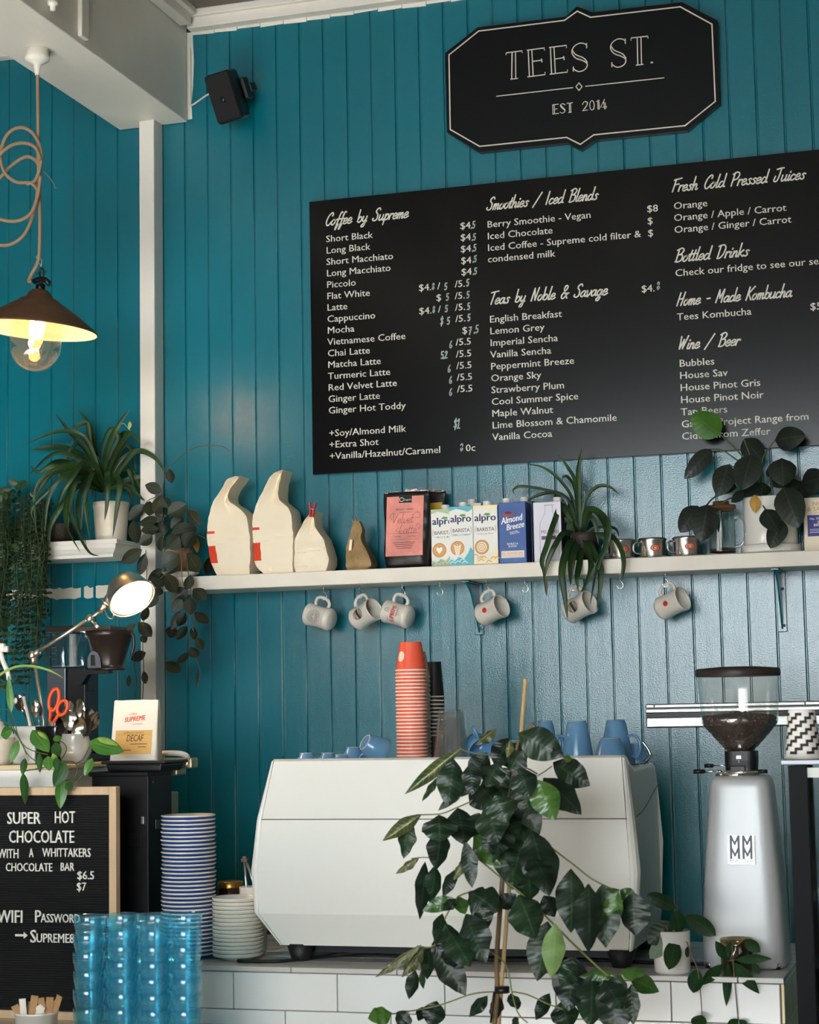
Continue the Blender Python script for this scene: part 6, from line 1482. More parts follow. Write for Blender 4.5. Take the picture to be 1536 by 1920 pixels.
for x0, y0, x1, y1, w in ((832, 1142, 742, 998, 78), (862, 1000, 838, 1132, 62), (968, 985, 1088, 1086, 92), (892, 1142, 1175, 1134, 72), (868, 1158, 1078, 1402, 98), (838, 1160, 826, 1498, 66), (798, 1175, 636, 1338, 92), (1030, 1165, 1076, 1248, 52), (920, 1600, 830, 1650, 60), (925, 1600, 990, 1660, 50)):
    B = pxl(x0, y0, yj-.05-(.04 if y0 > 1500 else 0)); T = pxl(x1, y1, yj-.07-(.04 if y1 > 1300 else 0)); b.leaf(B, T, w/sF*mj*1.05, nrm=(CAM-B).normalized()+Vector((rf.uniform(-.3, .3), 0, .4)), curl=.07, fold=.2, shape=(.45, .85))
b.build('foliage', GL1, pB, off=oB_)
b = MB()
for L in ([(905, 1050), (868, 1010), (862, 1080), (860, 1150)], [(870, 1010), (880, 1200), (900, 1420), (916, 1600)], [(900, 1040), (960, 985)], [(850, 1150), (830, 1145)], [(860, 1150), (890, 1145)]):
    b.tube([pxl(x, y, yj-.05-(.035 if y > 1150 else 0)) for x, y in L], .0014, 5, sm=5, cap=False)
b.build('stems', STEMB, pB, off=oB_)

# ------------------------------------------------------------ glass display case at the frame edge
dy0, dy1 = -1.62, -1.22
dxl = at(1478, 1440, dy0).x; dzt = at(1500, 1424, dy0).z
dc = thing('display_case', (dxl, dy0, 0), 'black framed glass display case at the right edge beside the tiled counter', 'display case'); do = Vector((dxl, dy0, 0)); dw = .62
fw_ = at(1513, 1440, dy0).x-dxl
MB().box((dxl+dw/2-.006, (dy0+dy1)/2, dzt-.006), (dw+.02, dy1-dy0+.02, .012), bev=.002).build('top_plate', mat('grey_metal_top', (120, 124, 128), .3, .7), dc, off=do)
for x in (dxl+fw_/2, dxl+dw-fw_/2): MB().box((x, dy0+.01, dzt/2-.007), (fw_, .02, dzt-.014), bev=.001).build('post', mat('blue_black_frame', (5, 7, 11), .42, spec=.1), dc, off=do)
for x in (dxl+.01, dxl+dw-.01): MB().box((x, dy1-.01, dzt/2-.007), (.02, .02, dzt-.014), bev=.001).build('post', BLACKM, dc, off=do)
MB().box((dxl+dw/2, (dy0+dy1)/2, .35), (dw, dy1-dy0, .70), bev=.002).build('plinth', BLACKM, dc, off=do)
MB().box((dxl+dw/2, dy0+.008, (dzt+.7)/2), (dw-2*fw_, .005, dzt-.73)).build('front_glass', CLEAR, dc, off=do)
MB().box((dxl+.004, (dy0+dy1)/2, (dzt+.7)/2), (.005, dy1-dy0-.05, dzt-.73)).build('side_glass', mat('side_panel_dark', (18, 20, 26), .15, coat=.3), dc, off=do)
for z in (.86, 1.02, 1.18): MB().box((dxl+dw/2, (dy0+dy1)/2+.01, z), (dw-.04, dy1-dy0-.06, .006)).build('glass_shelf', CLEAR, dc, off=do)
MB().box((dxl+dw/2, dy0+.012, dzt-.030), (dw-2*fw_, .010, .022)).build('light_strip', mat('strip_white', (232, 232, 226), .4), dc, off=do)
DOUGH = mat('golden_pastry', (206, 152, 84), .7, var=.3, vscale=40, bump=1, bscale=90)
TUBM = glass('pastry_tub_plastic', (240, 240, 236), .06, face=.06)
tubs = []
for i, (z, nm) in enumerate(((1.1835, 'top'), (1.0235, 'middle'), (.8635, 'lowest'))):
    for j in range(2):
        loc = (dxl+fw_+.075+j*.135, dy0+.115, z)
        t = thing('pastry_tub', loc, f'clear plastic tub of pastries, {"left" if j == 0 else "right"} one on the {nm} shelf of the display case', 'tub', 'pastry tubs in the display case') if not tubs else dup(tubs[0], loc, label=f'clear plastic tub of pastries, {"left" if j == 0 else "right"} one on the {nm} shelf of the display case')
        if not tubs:
            bq = MB(); rings = [sring(bq, .050, .06, .0), sring(bq, .058, .068, .06), sring(bq, .060, .070, .062), sring(bq, .050, .06, .082)]; sloft(bq, rings); bq.build('tub', TUBM, t)
            bq = MB()
            for k in range(4): bq.lathe([(0, 0), (.018, .004), (.024, .014), (.018, .026), (0, .030)], (-.025+.05*(k % 2), -.03+.06*(k//2), .003), 16)
            bq.build('pastries', DOUGH, t)
        tubs.append(t)
# zigzag paper cup standing upside down on the case
zx = at(1506, 1400, dy0+.06); zm = mpp(dy0+.06, 1506, 1380); zh = at(1506, 1331, dy0+.06).z-dzt
zc = thing('paper_cup', (zx.x, dy0+.06, dzt+.0005), 'upturned white paper cup with black zigzags on the display case', 'paper cup')
zr, zt_ = 34*zm, 25*zm
MB().lathe([(zr*.97, .003), (zt_, zh-.001), (zt_, zh), (zt_*.92, zh), (zt_*.9, zh-.006), (0, zh-.006)], seg=40).build('cup', mat('white_cup_paper', (232, 230, 224), .6), zc)
MB().lathe([(zr*.95, 0), (zr*1.01, 0), (zr*1.02, .002), (zr*1.0, .0045), (zr*.95, .004)], seg=40).build('rim', RIMW, zc)
b = MB()
for k in range(8):
    pts = []; z = zh*(-.66+.235*k)
    for i in range(25):
        pts.append((0, 0))
    st_ = []
    for i in range(12): st_ += [(-.085+.0142*i, z+i*.0088), (-.085+.0142*(i+1), z+i*.0088)]
    for p_, q_ in zip(st_, st_[1:]): b.stroke([p_, q_], (0, 0, 0), XA, ZA, .0066, sm=0)
bmesh.ops.delete(b.bm, geom=[v for v in b.bm.verts if v.co.z < .006 or v.co.z > zh-.002], context='VERTS')
bmesh.ops.subdivide_edges(b.bm, edges=b.bm.edges, cuts=1)
for v in b.bm.verts:
    rr_ = zr*.97+(zt_-zr*.97)*(v.co.z-.003)/(zh-.004)+.0006; a = v.co.x/zr; v.co = Vector((rr_*math.sin(a), -rr_*math.cos(a), v.co.z))
b.build('zigzag_print', mat('zigzag_black', (40, 32, 32), .6), zc, fixn=False)
# ------------------------------------------------------------ cabinets at the left end of the counter
wy_ = -1.10; w1 = at(118, 1440, wy_); wx1 = w1.x; wz = at(60, 1434, wy_).z; wyb = min(-.80, atx(172, 1440, wx1).y)
WCAB = mat('white_laminate', (222, 220, 212), .35)
wc = thing('storage_cabinet', (wx1, wy_, CZ), 'white cabinet behind the letter board carrying the spoons and lamp', 'cabinet'); wo = Vector((wx1, wy_, CZ))
wx0 = -3.15; wyb = -.62
MB().box(((wx0+wx1)/2, (wy_+wyb)/2, (CZ+wz-.014)/2), (wx1-wx0, wyb-wy_, wz-.014-CZ), bev=.003).build('body', WCAB, wc, off=wo)
MB().box(((wx0+wx1)/2+.006, (wy_+wyb)/2-.004, wz-.007), (wx1-wx0+.012, wyb-wy_+.008, .014), bev=.003).build('top', mat('beech_edged_top', (206, 186, 150), .5), wc, off=wo)
b = MB(); b.box((at(20, 1490, wy_).x, wy_-.002, at(20, 1497, wy_).z), (.16, .005, .007)); b.build('handle', STEEL, wc, off=wo)
# black bean cabinet
ky = -1.00; kp = at(278, 1447, ky); kx1 = kp.x; kz = kp.z; kx0 = at(172, 1447, ky).x; kyb = atx(322, 1447, kx1).y
BCAB = mat('black_powder_coat', (13, 13, 15), .45, spec=.3, bump=.2, bscale=500)
kc = thing('brewer_cabinet', (kx1, ky, CZ), 'tall black metal brewer cabinet between the letter board and the saucer stack', 'cabinet'); ko = Vector((kx1, ky, CZ))
kx1b = min(kx1, xs-r4-.004)
MB().box(((kx0+kx1b)/2, (ky+kyb)/2, (CZ+kz)/2), (kx1b-kx0, kyb-ky, kz-CZ), bev=.003).box(((kx0+kx1b)/2-.002, (ky+kyb)/2-.004, kz-.006), (kx1b-kx0+.008, kyb-ky+.010, .012), bev=.002).build('body', BCAB, kc, off=ko)
b = MB()
for k in range(10): b.box((at(241+k*3.2, 1575, ky).x, ky-.0008, at(256, 1574, ky).z), (.0022, .003, .036))
b.build('vent', BLACKP, kc, off=ko)
q = at(269, 1538, ky); MB().box((q.x, ky-.004, q.z), (.009, .008, .022), bev=.001).build('latch', STEEL, kc, off=ko)
q = atx(296, 1545, kx1b+.001); MB().box((kx1b+.001, q.y, q.z), (.003, .03, .026), bev=.001).build('side_label', mat('grey_tag', (70, 78, 80), .4), kc, off=ko)
q = at(283, 1458, ky+.02); MB().lathe([(0, .003), (.004, .002), (.005, 0)], (kx1b+.0005, ky+.03, kz-.03), 10, (1, 0, 0)).build('screw', STEEL, kc, off=ko)
# kitchen scale and decaf bag
s0, s1_ = at(191, 1430, ky-.01).x, at(314, 1430, ky-.01).x; scx = (s0+s1_)/2
sc_ = thing('kitchen_scale', (scx, (ky+kyb)/2-.02, kz+.0005), 'flat black kitchen scale on the black cabinet under the decaf bag', 'scale')
sw = s1_-s0
MB().box((0, 0, .011), (sw*.80, .15, .022), bev=.005, taper=(1.08, 1.05)).build('base', BLACKP, sc_); MB().box((0, 0, .027), (sw*.97, .17, .009), bev=.003).build('platform', mat('scale_plate', (28, 28, 30), .3), sc_)
scz = kz+.0325
dA = at(202, 1418, -.98); dB = at(292, 1418, -.98); dw_ = dB.x-dA.x; dzt_ = at(250, 1313, -.98).z; dh = dzt_-scz; 
db = thing('decaf_bag', ((dA.x+dB.x)/2-.002, -.945, scz), 'white paper coffee bag with a tan DECAF label standing on the scale', 'coffee bag', rz=R_(8))
b = MB()
def fbag(u, v):
    a = 2*math.pi*u; ca, sa = math.cos(a), math.sin(a); e = .30
    th = .075*(1-.80*v**1.1); x = math.copysign(abs(ca)**e, ca)*dw_*.475*(1-.03*v); y = math.copysign(abs(sa)**e, sa)*th/2
    if abs(ca) > .9: x *= 1-.10*v*(1-abs(y)/(th/2+1e-6)*0.6)
    return Vector((x, y+.010*v, dh*v+.0015*math.sin(a*5)*v))
V = b.grid(fbag, 44, 16, closeu=True, smooth=False); b.quad([r_[0] for r_ in V][::-1]); b.quad([r_[-1] for r_ in V])
WBAG = mat('white_kraft_bag', (228, 222, 208), .6, bump=.4, bscale=40); b.build('bag', WBAG, db)
def bagf(z): return -.0375*(1-.80*(z/dh)**1.1)+.010*(z/dh)-.0016
def onbag(b):
    for v in b.bm.verts: v.co.y = bagf(max(0.001, v.co.z))+v.co.y
b = MB(); b.grid(lambda u, v: Vector((-dw_*.36+dw_*.72*u, 0, dh*(.10+.40*v))), 8, 8); onbag(b); b.build('label', mat('tan_label', (206, 162, 92), .6), db, fixn=False)
b = MB(); b.text('ESPRESSO ROAST', (0, -.0008, dh*.445), XA, ZA, .0065, align='CENTER', width=dw_*.40); b.text('DECAF', (-dw_*.14, -.0008, dh*.315), XA, ZA, .027, width=dw_*.33, shear=.15, bold=.01)
for k, (xx, ww) in enumerate(((-.05, .32), (.1, .16), (-.26, .22))): b.stroke([(dw_*xx, dh*(.27-.05*k)), (dw_*(xx+ww), dh*(.27-.05*k))], (0, -.0008, 0), XA, ZA, .0018, sm=0)
b.stroke([(-dw_*.33, dh*.43), (dw_*.33, dh*.43)], (0, -.0008, 0), XA, ZA, .0005, sm=0)
onbag(b); b.build('label_lettering', mat('label_brown_print', (70, 40, 20), .6), db, fixn=False)
b = MB(); b.text('coffee', (-dw_*.12, -.0008, dh*.75), (.98, 0, .1), (-.1, 0, .98), .009, width=dw_*.16, shear=.2); b.text('SUPREME', (-dw_*.20, -.0008, dh*.635), (.98, 0, .1), (-.1, 0, .98), .020, width=dw_*.42, shear=.2, bold=.02); b.stroke([(-.005, dh*.60), (.024, dh*.605)], (0, -.0008, 0), XA, ZA, .0012, sm=0)
onbag(b); b.build('brand_lettering', REDINK, db, fixn=False)
# tap unit with braided hose at the cabinet's back right
gyb = kyb+.03; g1 = at(317, 1435, gyb)
CHAMP = mat('champagne_metal', (190, 172, 138), .3, .8)
tu_ = thing('tap_unit', (g1.x, gyb, CZ), 'champagne metal tap unit with a round dial behind the black cabinet', 'tap unit'); tz = g1.z-CZ
b = MB(); b.box((-.03, .055, tz/2-.05), (.05, .05, tz-.06), bev=.003); b.box((-.005, .02, tz-.004), (.075, .07, .050), bev=.004); b.build('body', CHAMP, tu_)
b = MB(); b.box((.060, .01, tz+.006), (.038, .05, .030), bev=.004); b.box((.026, .01, tz+.002), (.034, .03, .016)); b.build('dial_block', CHAMP, tu_)
b = MB(); b.lathe([(0, .006), (.009, .006), (.011, .003), (.011, 0)], (.062, -.015, tz+.006), 20, (0, -1, 0)); b.lathe([(0, .004), (.006, .003), (.007, 0)], (-.026, -.028, tz-.014), 12, (0, -1, 0)); b.build('dial', STEEL, tu_)
MB().tube([(-.045, .0, tz+.034), (.0, .0, tz+.036), (.035, .004, tz+.034), (.050, .016, tz+.026), (.048, .03, tz+.012)], .0085, 10, sm=5).build('braided_hose', mat('white_braid', (214, 210, 200), .7, bump=1, bscale=400), tu_)

# ------------------------------------------------------------ filter coffee machine
oG, sG = (0, 1040), 3.84
def gp(x, y, Y): return at(oG[0]+x/sG, oG[1]+y/sG, Y)
cyy = -.74; cm = mpp(cyy, 150, 1300); base = gp(520, 1260, cyy); u = cm/sG
fm = thing('filter_coffee_machine', (base.x, cyy, wz+.0005), 'filter coffee machine with clear water tank and black basket behind the lamp', 'coffee machine'); fo = Vector((base.x, cyy, wz+.0005))
gx_ = lambda x: (x-520)*u
gz_ = lambda y: gp(520, y, cyy).z-fo.z
SLATE = mat('slate_metal', (96, 100, 106), .35, .6)
zb = gz_(815)
MB().box((0, .0, .012), (.20, .17, .024), bev=.004).build('base', BLACKP, fm)
MB().box(((gx_(378)+gx_(526))/2, .0, (.024+zb)/2), (gx_(526)-gx_(378), .10, zb-.024), bev=.003).build('column', SLATE, fm)
MB().box(((gx_(527)+gx_(672))/2, .004, (.024+zb)/2), (gx_(672)-gx_(527), .092, zb-.024), bev=.003).box((gx_(640), 0, zb-.045), (.03, .06, .06), bev=.004).build('column_front', BLACKP, fm)
tcx = (gx_(335)+gx_(712))/2; tw0 = (gx_(700)-gx_(355))/2; tw1 = (gx_(712)-gx_(333))/2
b = MB(); rings = [sring(b, tw0, .052, gz_(812), cx=tcx, e=.35), sring(b, tw0, .052, gz_(800), cx=tcx, e=.35), sring(b, tw1, .057, gz_(575), cx=tcx, e=.35), sring(b, tw1*1.02, .058, gz_(562), cx=tcx, e=.35)]
sloft(b, rings, caps=False); b.quad(rings[0][::-1])
b.build('water_tank', glass('tank_plastic', (216, 222, 224), .06, face=.08), fm)
b = MB(); b.lathe([(.013, gz_(805)), (.013, gz_(570)), (0, gz_(570))], (gx_(528), .0, 0), 20); b.build('riser_pipe', mat('milky_pipe', (226, 226, 222), .35), fm)
b = MB()
for k in range(4): b.box((gx_(440), -.057, gz_(755-k*42)), (.016, .001, .0016)); b.box((gx_(415+(k % 2)*50), -.057, gz_(735-k*42)), (.006, .001, .0016))
b.build('level_marks', GREYP, fm)
MB().box(((gx_(357)+gx_(668))/2, 0, gz_(540)), (gx_(668)-gx_(357), .095, gz_(515)-gz_(565)), bev=.003, taper=(1.0, .95)).build('tank_lid', mat('smoky_black_lid', (40, 36, 34), .3), fm)
bcx = gx_(838); bk = MB(); rb_ = u*170
bk.lathe([(0, gz_(842)), (u*95, gz_(842)), (u*112, gz_(838)), (u*112, gz_(826)), (u*100, gz_(824)), (u*108, gz_(790)), (u*160, gz_(604)), (rb_, gz_(600)), (rb_*1.01, gz_(570)), (rb_*.98, gz_(562)), (0, gz_(562))], (bcx, -.02, 0), 44)
BROWNB = mat('brown_black_plastic', (40, 32, 28), .3); bk.build('filter_basket', BROWNB, fm)
bk = MB(); bk.box((gx_(770), -.02, gz_(546)), (u*285, .12, u*32), bev=.002); bk.build('basket_lid', mat('brown_grey_lid', (74, 62, 54), .35), fm)
bk = MB(); bk.tube([(bcx+rb_*.95, -.02, gz_(585)), (bcx+rb_*1.10, -.02, gz_(600)), (bcx+rb_*1.12, -.02, gz_(680)), (bcx+rb_*1.0, -.02, gz_(735))], .0052, 8, sm=4); bk.build('basket_handle', BROWNB, fm)
bk = MB(); bk.prism([(u*-52, 0), (u*52, 0), (u*50, u*70), (u*28, u*108), (0, u*120), (u*-28, u*108), (u*-50, u*70)], (gx_(778), -.02-u*120, gz_(825)), XA, Vector((0, -.12, 1)).normalized(), .003, mi=0); bk.box((gx_(772), -.022-u*122, gz_(770)), (u*34, .004, u*80), mi=1, bev=.001)
bk.build('drip_stop', [SLATE, BLACKP], fm)
MB().prism([(gx_(600), gz_(940)), (gx_(630), gz_(835)), (gx_(880), gz_(845)), (gx_(880), gz_(866)), (gx_(720), gz_(868)), (gx_(670), gz_(940))], (0, -.035, 0), XA, ZA, -.03).build('basket_arm', BLACKP, fm)

# ------------------------------------------------------------ desk lamp
BRASS = mat('aged_nickel', (214, 202, 182), .3, .92)
ly = -.93
lb = at(84, 1405, ly); dl = thing('desk_lamp', (lb.x, ly, wz+.0005), 'lit jointed metal desk lamp with a dome shade leaning right', 'lamp'); dlo = Vector((lb.x, ly, wz+.0005))
def lp(x, y, dy=0): return at(x, y, ly+dy)-dlo
MB().lathe([(0, 0), (.040, 0), (.045, .006), (.042, .012), (.016, .018), (.010, .030), (0, .030)], seg=32).build('base', BRASS, dl)
MB().tube([(0, 0, .02), lp(82, 1352), lp(64, 1240)], .0056, 10).build('lower_arm', BRASS, dl)
b = MB(); e_ = lp(61, 1228); b.lathe([(0, -.012), (.011, -.012), (.012, 0), (.011, .012), (0, .012)], e_, 20, (0, 1, 0)); b.tube([e_+Vector((0, 0, 0)), lp(64, 1244)], .0085, 10); b.tube([e_, lp(74, 1221)], .0085, 10); b.build('elbow', BRASS, dl)
hj = lp(169, 1159)
MB().tube([lp(64, 1226), hj], .0055, 10).build('upper_arm', BRASS, dl)
b = MB(); b.lathe([(0, -.011), (.010, -.011), (.0125, 0), (.010, .011), (0, .011)], hj, 20, (0, 1, 0)); b.tube([hj, lp(181, 1176)], .0042, 8); b.tube([lp(178, 1168, -.01), lp(184, 1178, -.014)], .006, 8); b.tube([hj, lp(188, 1147)], .006, 8); b.build('joint', BRASS, dl)
axis = (.58*(-_f)+.815*(.62*_r-.785*_u)).normalized()
oc = lp(247, 1121, -.02); Rr = 43*mpp(ly, 247, 1121)
prof = [(Rr, 0), (Rr*.99, .010), (Rr*.95, .026), (Rr*.86, .046), (Rr*.70, .064), (Rr*.48, .076), (Rr*.26, .082), (0, .084)]
MB().lathe([(Rr*1.03, -.001), (Rr*1.035, .003)]+prof, oc, 48, -axis).build('dome_shade', BRASS, dl, fixn=False)
LAMPIN = mat('lamp_reflector_white', (250, 244, 230), .4)
MB().lathe([(r_*.975, z_*.97) for r_, z_ in prof], oc, 48, -axis).build('reflector', LAMPIN, dl, fixn=False)
q_ = Vector((0, 0, 1)).rotation_difference(-axis)
MB().tube([oc+q_ @ Vector((Rr*1.06*math.cos(a), Rr*1.06*math.sin(a), -.004)) for a in [i*math.pi/24 for i in range(49)]], .0022, 8, cap=False).build('wire_guard', BRASS, dl)
b = MB(); nk0 = lp(188, 1147); nk1 = lp(200, 1130); nk2 = lp(214, 1112); b.tube([nk0, nk1], .012, 14); b.tube([nk1, nk2], .016, 14); b.lathe([(.017, -.003), (.019, 0), (.017, .003)], nk1, 20, (nk2-nk1)); b.tube([lp(196, 1142, -.02), lp(202, 1156, -.03), lp(210, 1160, -.03), lp(214, 1152, -.04)], .0022, 6, sm=4); b.build('socket', BRASS, dl)
LB = mat('lamp_bulb_glow', (255, 236, 206), .4, emit=(255, 214, 160), estr=60)
MB().lathe([(0, -.026), (.015, -.021), (.025, -.008), (.0265, .004), (.022, .018), (.013, .030), (.012, .044), (0, .046)], oc-axis*.034, 24, -axis).build('bulb', LB, dl)
ld = bpy.data.lights.new('desk_lamp_light', 'POINT'); ld.energy = 3.2; ld.color = (1, .80, .56); ld.shadow_soft_size = .03
lo2 = bpy.data.objects.new('desk_lamp_light', ld); COL.objects.link(lo2); lo2.location = dlo+oc+axis*.004

# ------------------------------------------------------------ things on the white cabinet
# spoon pot
py_ = -.985; pp_ = at(141, 1425, py_); pm = mpp(py_, 141, 1400); rp_ = 31*pm; hpz = at(141, 1376, py_).z-wz
pot = thing('spoon_pot', (pp_.x, py_, wz+.0005), 'round grey glazed pot packed with steel spoons', 'pot'); 
MB().lathe([(0, 0), (rp_*.70, 0), (rp_*.78, .003), (rp_*1.0, hpz*.38), (rp_*.98, hpz*.62), (rp_*.80, hpz*.92), (rp_*.82, hpz), (rp_*.74, hpz), (rp_*.72, hpz*.9), (rp_*.9, hpz*.5), (rp_*.7, .008), (0, .006)], seg=44).build('pot', mat('grey_cream_glaze', (186, 182, 170), .22, coat=.3, var=.15, vscale=12), pot)
SPOON = mat('spoon_steel', (182, 176, 168), .18, 1)
def spoon_mesh(L=.15, bw=.017, bl=.048):
    b = MB(); b.tube([(0, 0, 0), (0, 0, L*.45), (0, .002, L-bl+.004)], .0019, 6, r1=.0016)
    def f(u_, v_):
        a = 2*math.pi*u_; rr_ = v_
        x = bw*math.cos(a)*rr_*(1-.22*math.sin(a)); z = L-bl/2+bl/2*math.sin(a)*rr_
        return Vector((x, .006*(1-rr_*rr_)+.001, z))
    b.grid(f, 20, 5, closeu=True)
    return b
def plant_at(px, py, Y, lean_to, name, label, grp, mesh=None, cat='spoon', spin=0, proto=None):
    """a tool standing in a pot: head at the photo point, foot in the pot"""
    head = at(px, py, Y); foot = Vector(lean_to); ax_ = (head-foot); L = ax_.length; q = Vector((0, 0, 1)).rotation_difference(ax_.normalized())
    rot = (q.to_matrix() @ Matrix.Rotation(spin, 3, 'Z')).to_euler()
    if proto: return dup(proto, foot, rot, label)
    o = mesh.build(name, SPOON); o.location = foot; o.rotation_euler = rot; return tag(o, label, cat, grp)
foot0 = Vector((pp_.x, py_, wz+.012))
sp_list = [(100, 1355, -1.005, .1, 'steel teaspoon bowl facing out at the left rim of the grey pot'), (115, 1340, -.975, 2.6, 'dark-shadowed spoon behind the left rim of the grey pot'), (131, 1345, -1.005, .3, 'large steel spoon in the middle front of the grey pot'), (129, 1326, -.955, 3.3, 'spoon standing at the back centre of the grey pot'), (150, 1322, -.965, .9, 'tallest teaspoon leaning right at the top of the bunch'),
  (155, 1342, -1.0, -.3, 'steel spoon right of the large middle spoon'), (170, 1340, -.975, .5, 'spoon leaning right behind the front ones in the grey pot'), (182, 1347, -.985, 1.0, 'rightmost spoon leaning over the grey pot edge'), (152, 1358, -1.02, .2, 'low spoon in front with its bowl near the pot rim'), (169, 1358, -1.015, -.4, 'low spoon at the front right of the grey pot')]
spp = None
for px, py, Y, sp_, lab in sp_list:
    fx = foot0+Vector(((px-141)*pm*.12, (Y-py_)*.25, 0)); head = at(px, py-12, Y); L = (head-fx).length
    o = spoon_mesh(L, .0215 if py > 1335 else .0185, .058).build('teaspoon', SPOON); ax_ = (head-fx).normalized(); q = Vector((0, 0, 1)).rotation_difference(ax_)
    o.location = fx; o.rotation_euler = (q.to_matrix() @ Matrix.Rotation(sp_, 3, 'Z')).to_euler(); tag(o, lab, 'spoon', 'spoons in the grey pot')
# pen cup of wire mesh with scissors and pens
ny = -1.02; np_ = at(86, 1420, ny); nm_ = mpp(ny, 86, 1390); rn = 19*nm_; hn = at(86, 1363, ny).z-wz
pen = thing('pen_cup', (np_.x, ny, wz+.0005), 'black wire mesh cup holding scissors and pens beside the spoon pot', 'pen cup')
b = MB(); b.lathe([(0, 0), (rn*.95, 0), (rn, hn)], seg=28); b.build('mesh_wall', mat('black_wire_mesh', (26, 26, 28), .45, .5, bump=2, bscale=700), pen)
MB().tube([(rn*math.cos(a), rn*math.sin(a), hn) for a in [i*math.pi/14 for i in range(29)]], .0022, 6, cap=False).build('rim', BLACKM, pen)
ORG = mat('orange_handle', (232, 84, 34), .35)
sO = at(97, 1350, ny-.004); sci = thing('scissors', sO, 'orange-handled scissors standing in the wire mesh cup', 'scissors')
def loop(cx, cz, rx, rz, t, q=18): return [Vector((cx+rx*math.cos(a)*math.cos(t)-rz*math.sin(a)*math.sin(t), 0, cz+rx*math.cos(a)*math.sin(t)+rz*math.sin(a)*math.cos(t))) for a in [i*2*math.pi/q for i in range(q+1)]]
def sx(x, y): p = at(x, y, ny-.004)-sO; return p.x, p.z
c0 = sx(101, 1312); c1_ = sx(117, 1327)
b = MB(); b.tube(loop(c0[0], c0[1], .015, .033, R_(-14)), .0050, 8, cap=False); b.tube([Vector((*[c0[0]-.010], 0, c0[1]-.022)), Vector((-.006, 0, -.004))], .0052, 8); b.build('handle', ORG, sci)
b = MB(); b.tube(loop(c1_[0], c1_[1], .015, .022, R_(-25)), .0050, 8, cap=False); b.tube([Vector((c1_[0]-.008, 0, c1_[1]-.014)), Vector((.004, 0, -.008))], .0052, 8); b.build('handle', ORG, sci)
b = MB(); b.box((-.004, 0, -.045), (.010, .003, .085)); b.box((.004, .003, -.045), (.010, .003, .085)); b.build('blades', STEEL, sci)
for px0, py0, px1, py1, lab, m__, rr_ in ((43, 1302, 62, 1368, 'white felt pen with a purple cap end in the wire cup', mat('white_pen', (220, 218, 214), .4), .0048), (52, 1312, 70, 1370, 'dark green pen leaning in the wire cup', mat('green_pen', (26, 74, 60), .4), .0035)):
    P0 = at(px1, py1+14, ny); P1 = at(px0, py0, ny-.01); o = thing('pen', P0, lab, 'pen', 'pens in the wire cup')
    MB().tube([(0, 0, 0), P1-P0], rr_, 8).build('barrel', m__, o); d_ = (P1-P0).normalized(); MB().tube([P1-P0-d_*.006, P1-P0+d_*.002], rr_*1.05, 8).build('cap_end', mat('purple_cap', (70, 40, 90), .4) if rr_ > .004 else m__, o)
for px, py, lab, sp_, fx in ((66, 1318, 'steel spoon standing in the wire cup left of the scissors', .2, 80), (31, 1308, 'steel spoon leaning far left of the pens', .7, 72), (40, 1312, 'steel spoon behind the white pen', 1.2, 74)):
    f_ = at(fx, 1405, ny); head = at(px, py-6, ny-.005); o = spoon_mesh((head-f_).length, .0165, .052).build('teaspoon', SPOON); q = Vector((0, 0, 1)).rotation_difference((head-f_).normalized())
    o.location = f_; o.rotation_euler = (q.to_matrix() @ Matrix.Rotation(sp_, 3, 'Z')).to_euler(); tag(o, lab, 'spoon', 'spoons in the wire cup')
# white tub at the frame edge
uy = -1.03; ua = at(5, 1432, uy); ub = at(68, 1432, uy); ut = at(36, 1362, uy).z
tub = thing('white_tub', ((ua.x+ub.x)/2, uy+.03, wz+.0005), 'white plastic tub with a small dark mark behind the trailing leaves', 'tub'); tw_ = ub.x-ua.x
MB().box((0, 0, (ut-wz)/2), (tw_*.96, .07, ut-wz), bev=.006, taper=(1.03, 1.03)).build('tub', mat('white_plastic', (216, 214, 208), .35), tub)
b = MB(); b.prism([(x*.7, z*1.5) for x, z in ringpts(.012, 16)][:-1], (-tw_*.32, -.0365, (ut-wz)*.45), XA, ZA, .0002); b.build('dark_mark', DARKP, tub, fixn=False)
# pothos
vy = -1.06; vo = at(70, 1400, vy)
vp = at(28, 1430, vy+.0)
po_ = thing('pothos_plant', (vp.x-.05, vy+.0, wz+.0005), 'pothos with green and yellow-flecked leaves trailing over the cabinet edge', 'potted plant'); pvo = Vector((vp.x-.05, vy+.0, wz+.0005))
MB().lathe([(0, 0), (.034, 0), (.042, .07), (.044, .078), (.039, .078), (.036, .06), (0, .06)], seg=28).build('pot', POTW, po_)
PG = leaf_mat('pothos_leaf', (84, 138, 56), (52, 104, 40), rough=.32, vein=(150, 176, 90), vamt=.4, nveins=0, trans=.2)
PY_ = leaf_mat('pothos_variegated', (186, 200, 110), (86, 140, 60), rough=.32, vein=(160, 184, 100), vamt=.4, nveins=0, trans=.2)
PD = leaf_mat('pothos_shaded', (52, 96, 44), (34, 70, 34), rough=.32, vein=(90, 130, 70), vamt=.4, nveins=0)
rv = random.Random(12)
def cl(b, lst, dy=.0):
    for x0, y0, x1, y1, w in lst:
        Y = vy-.05-rv.random()*.05+dy
        if max(y0, y1) > 1555: Y = -1.195-rv.random()*.02
        B = gp(x0, y0, Y); T = gp(x1, y1, Y-.015); b.leaf(B, T, w/sG*mpp(Y, 80, 1400)*1.05, nrm=(CAM-B).normalized()+Vector((rv.uniform(-.4, .4), 0, .3)), curl=.08, fold=.18, shape=(.38, .75), n=9)
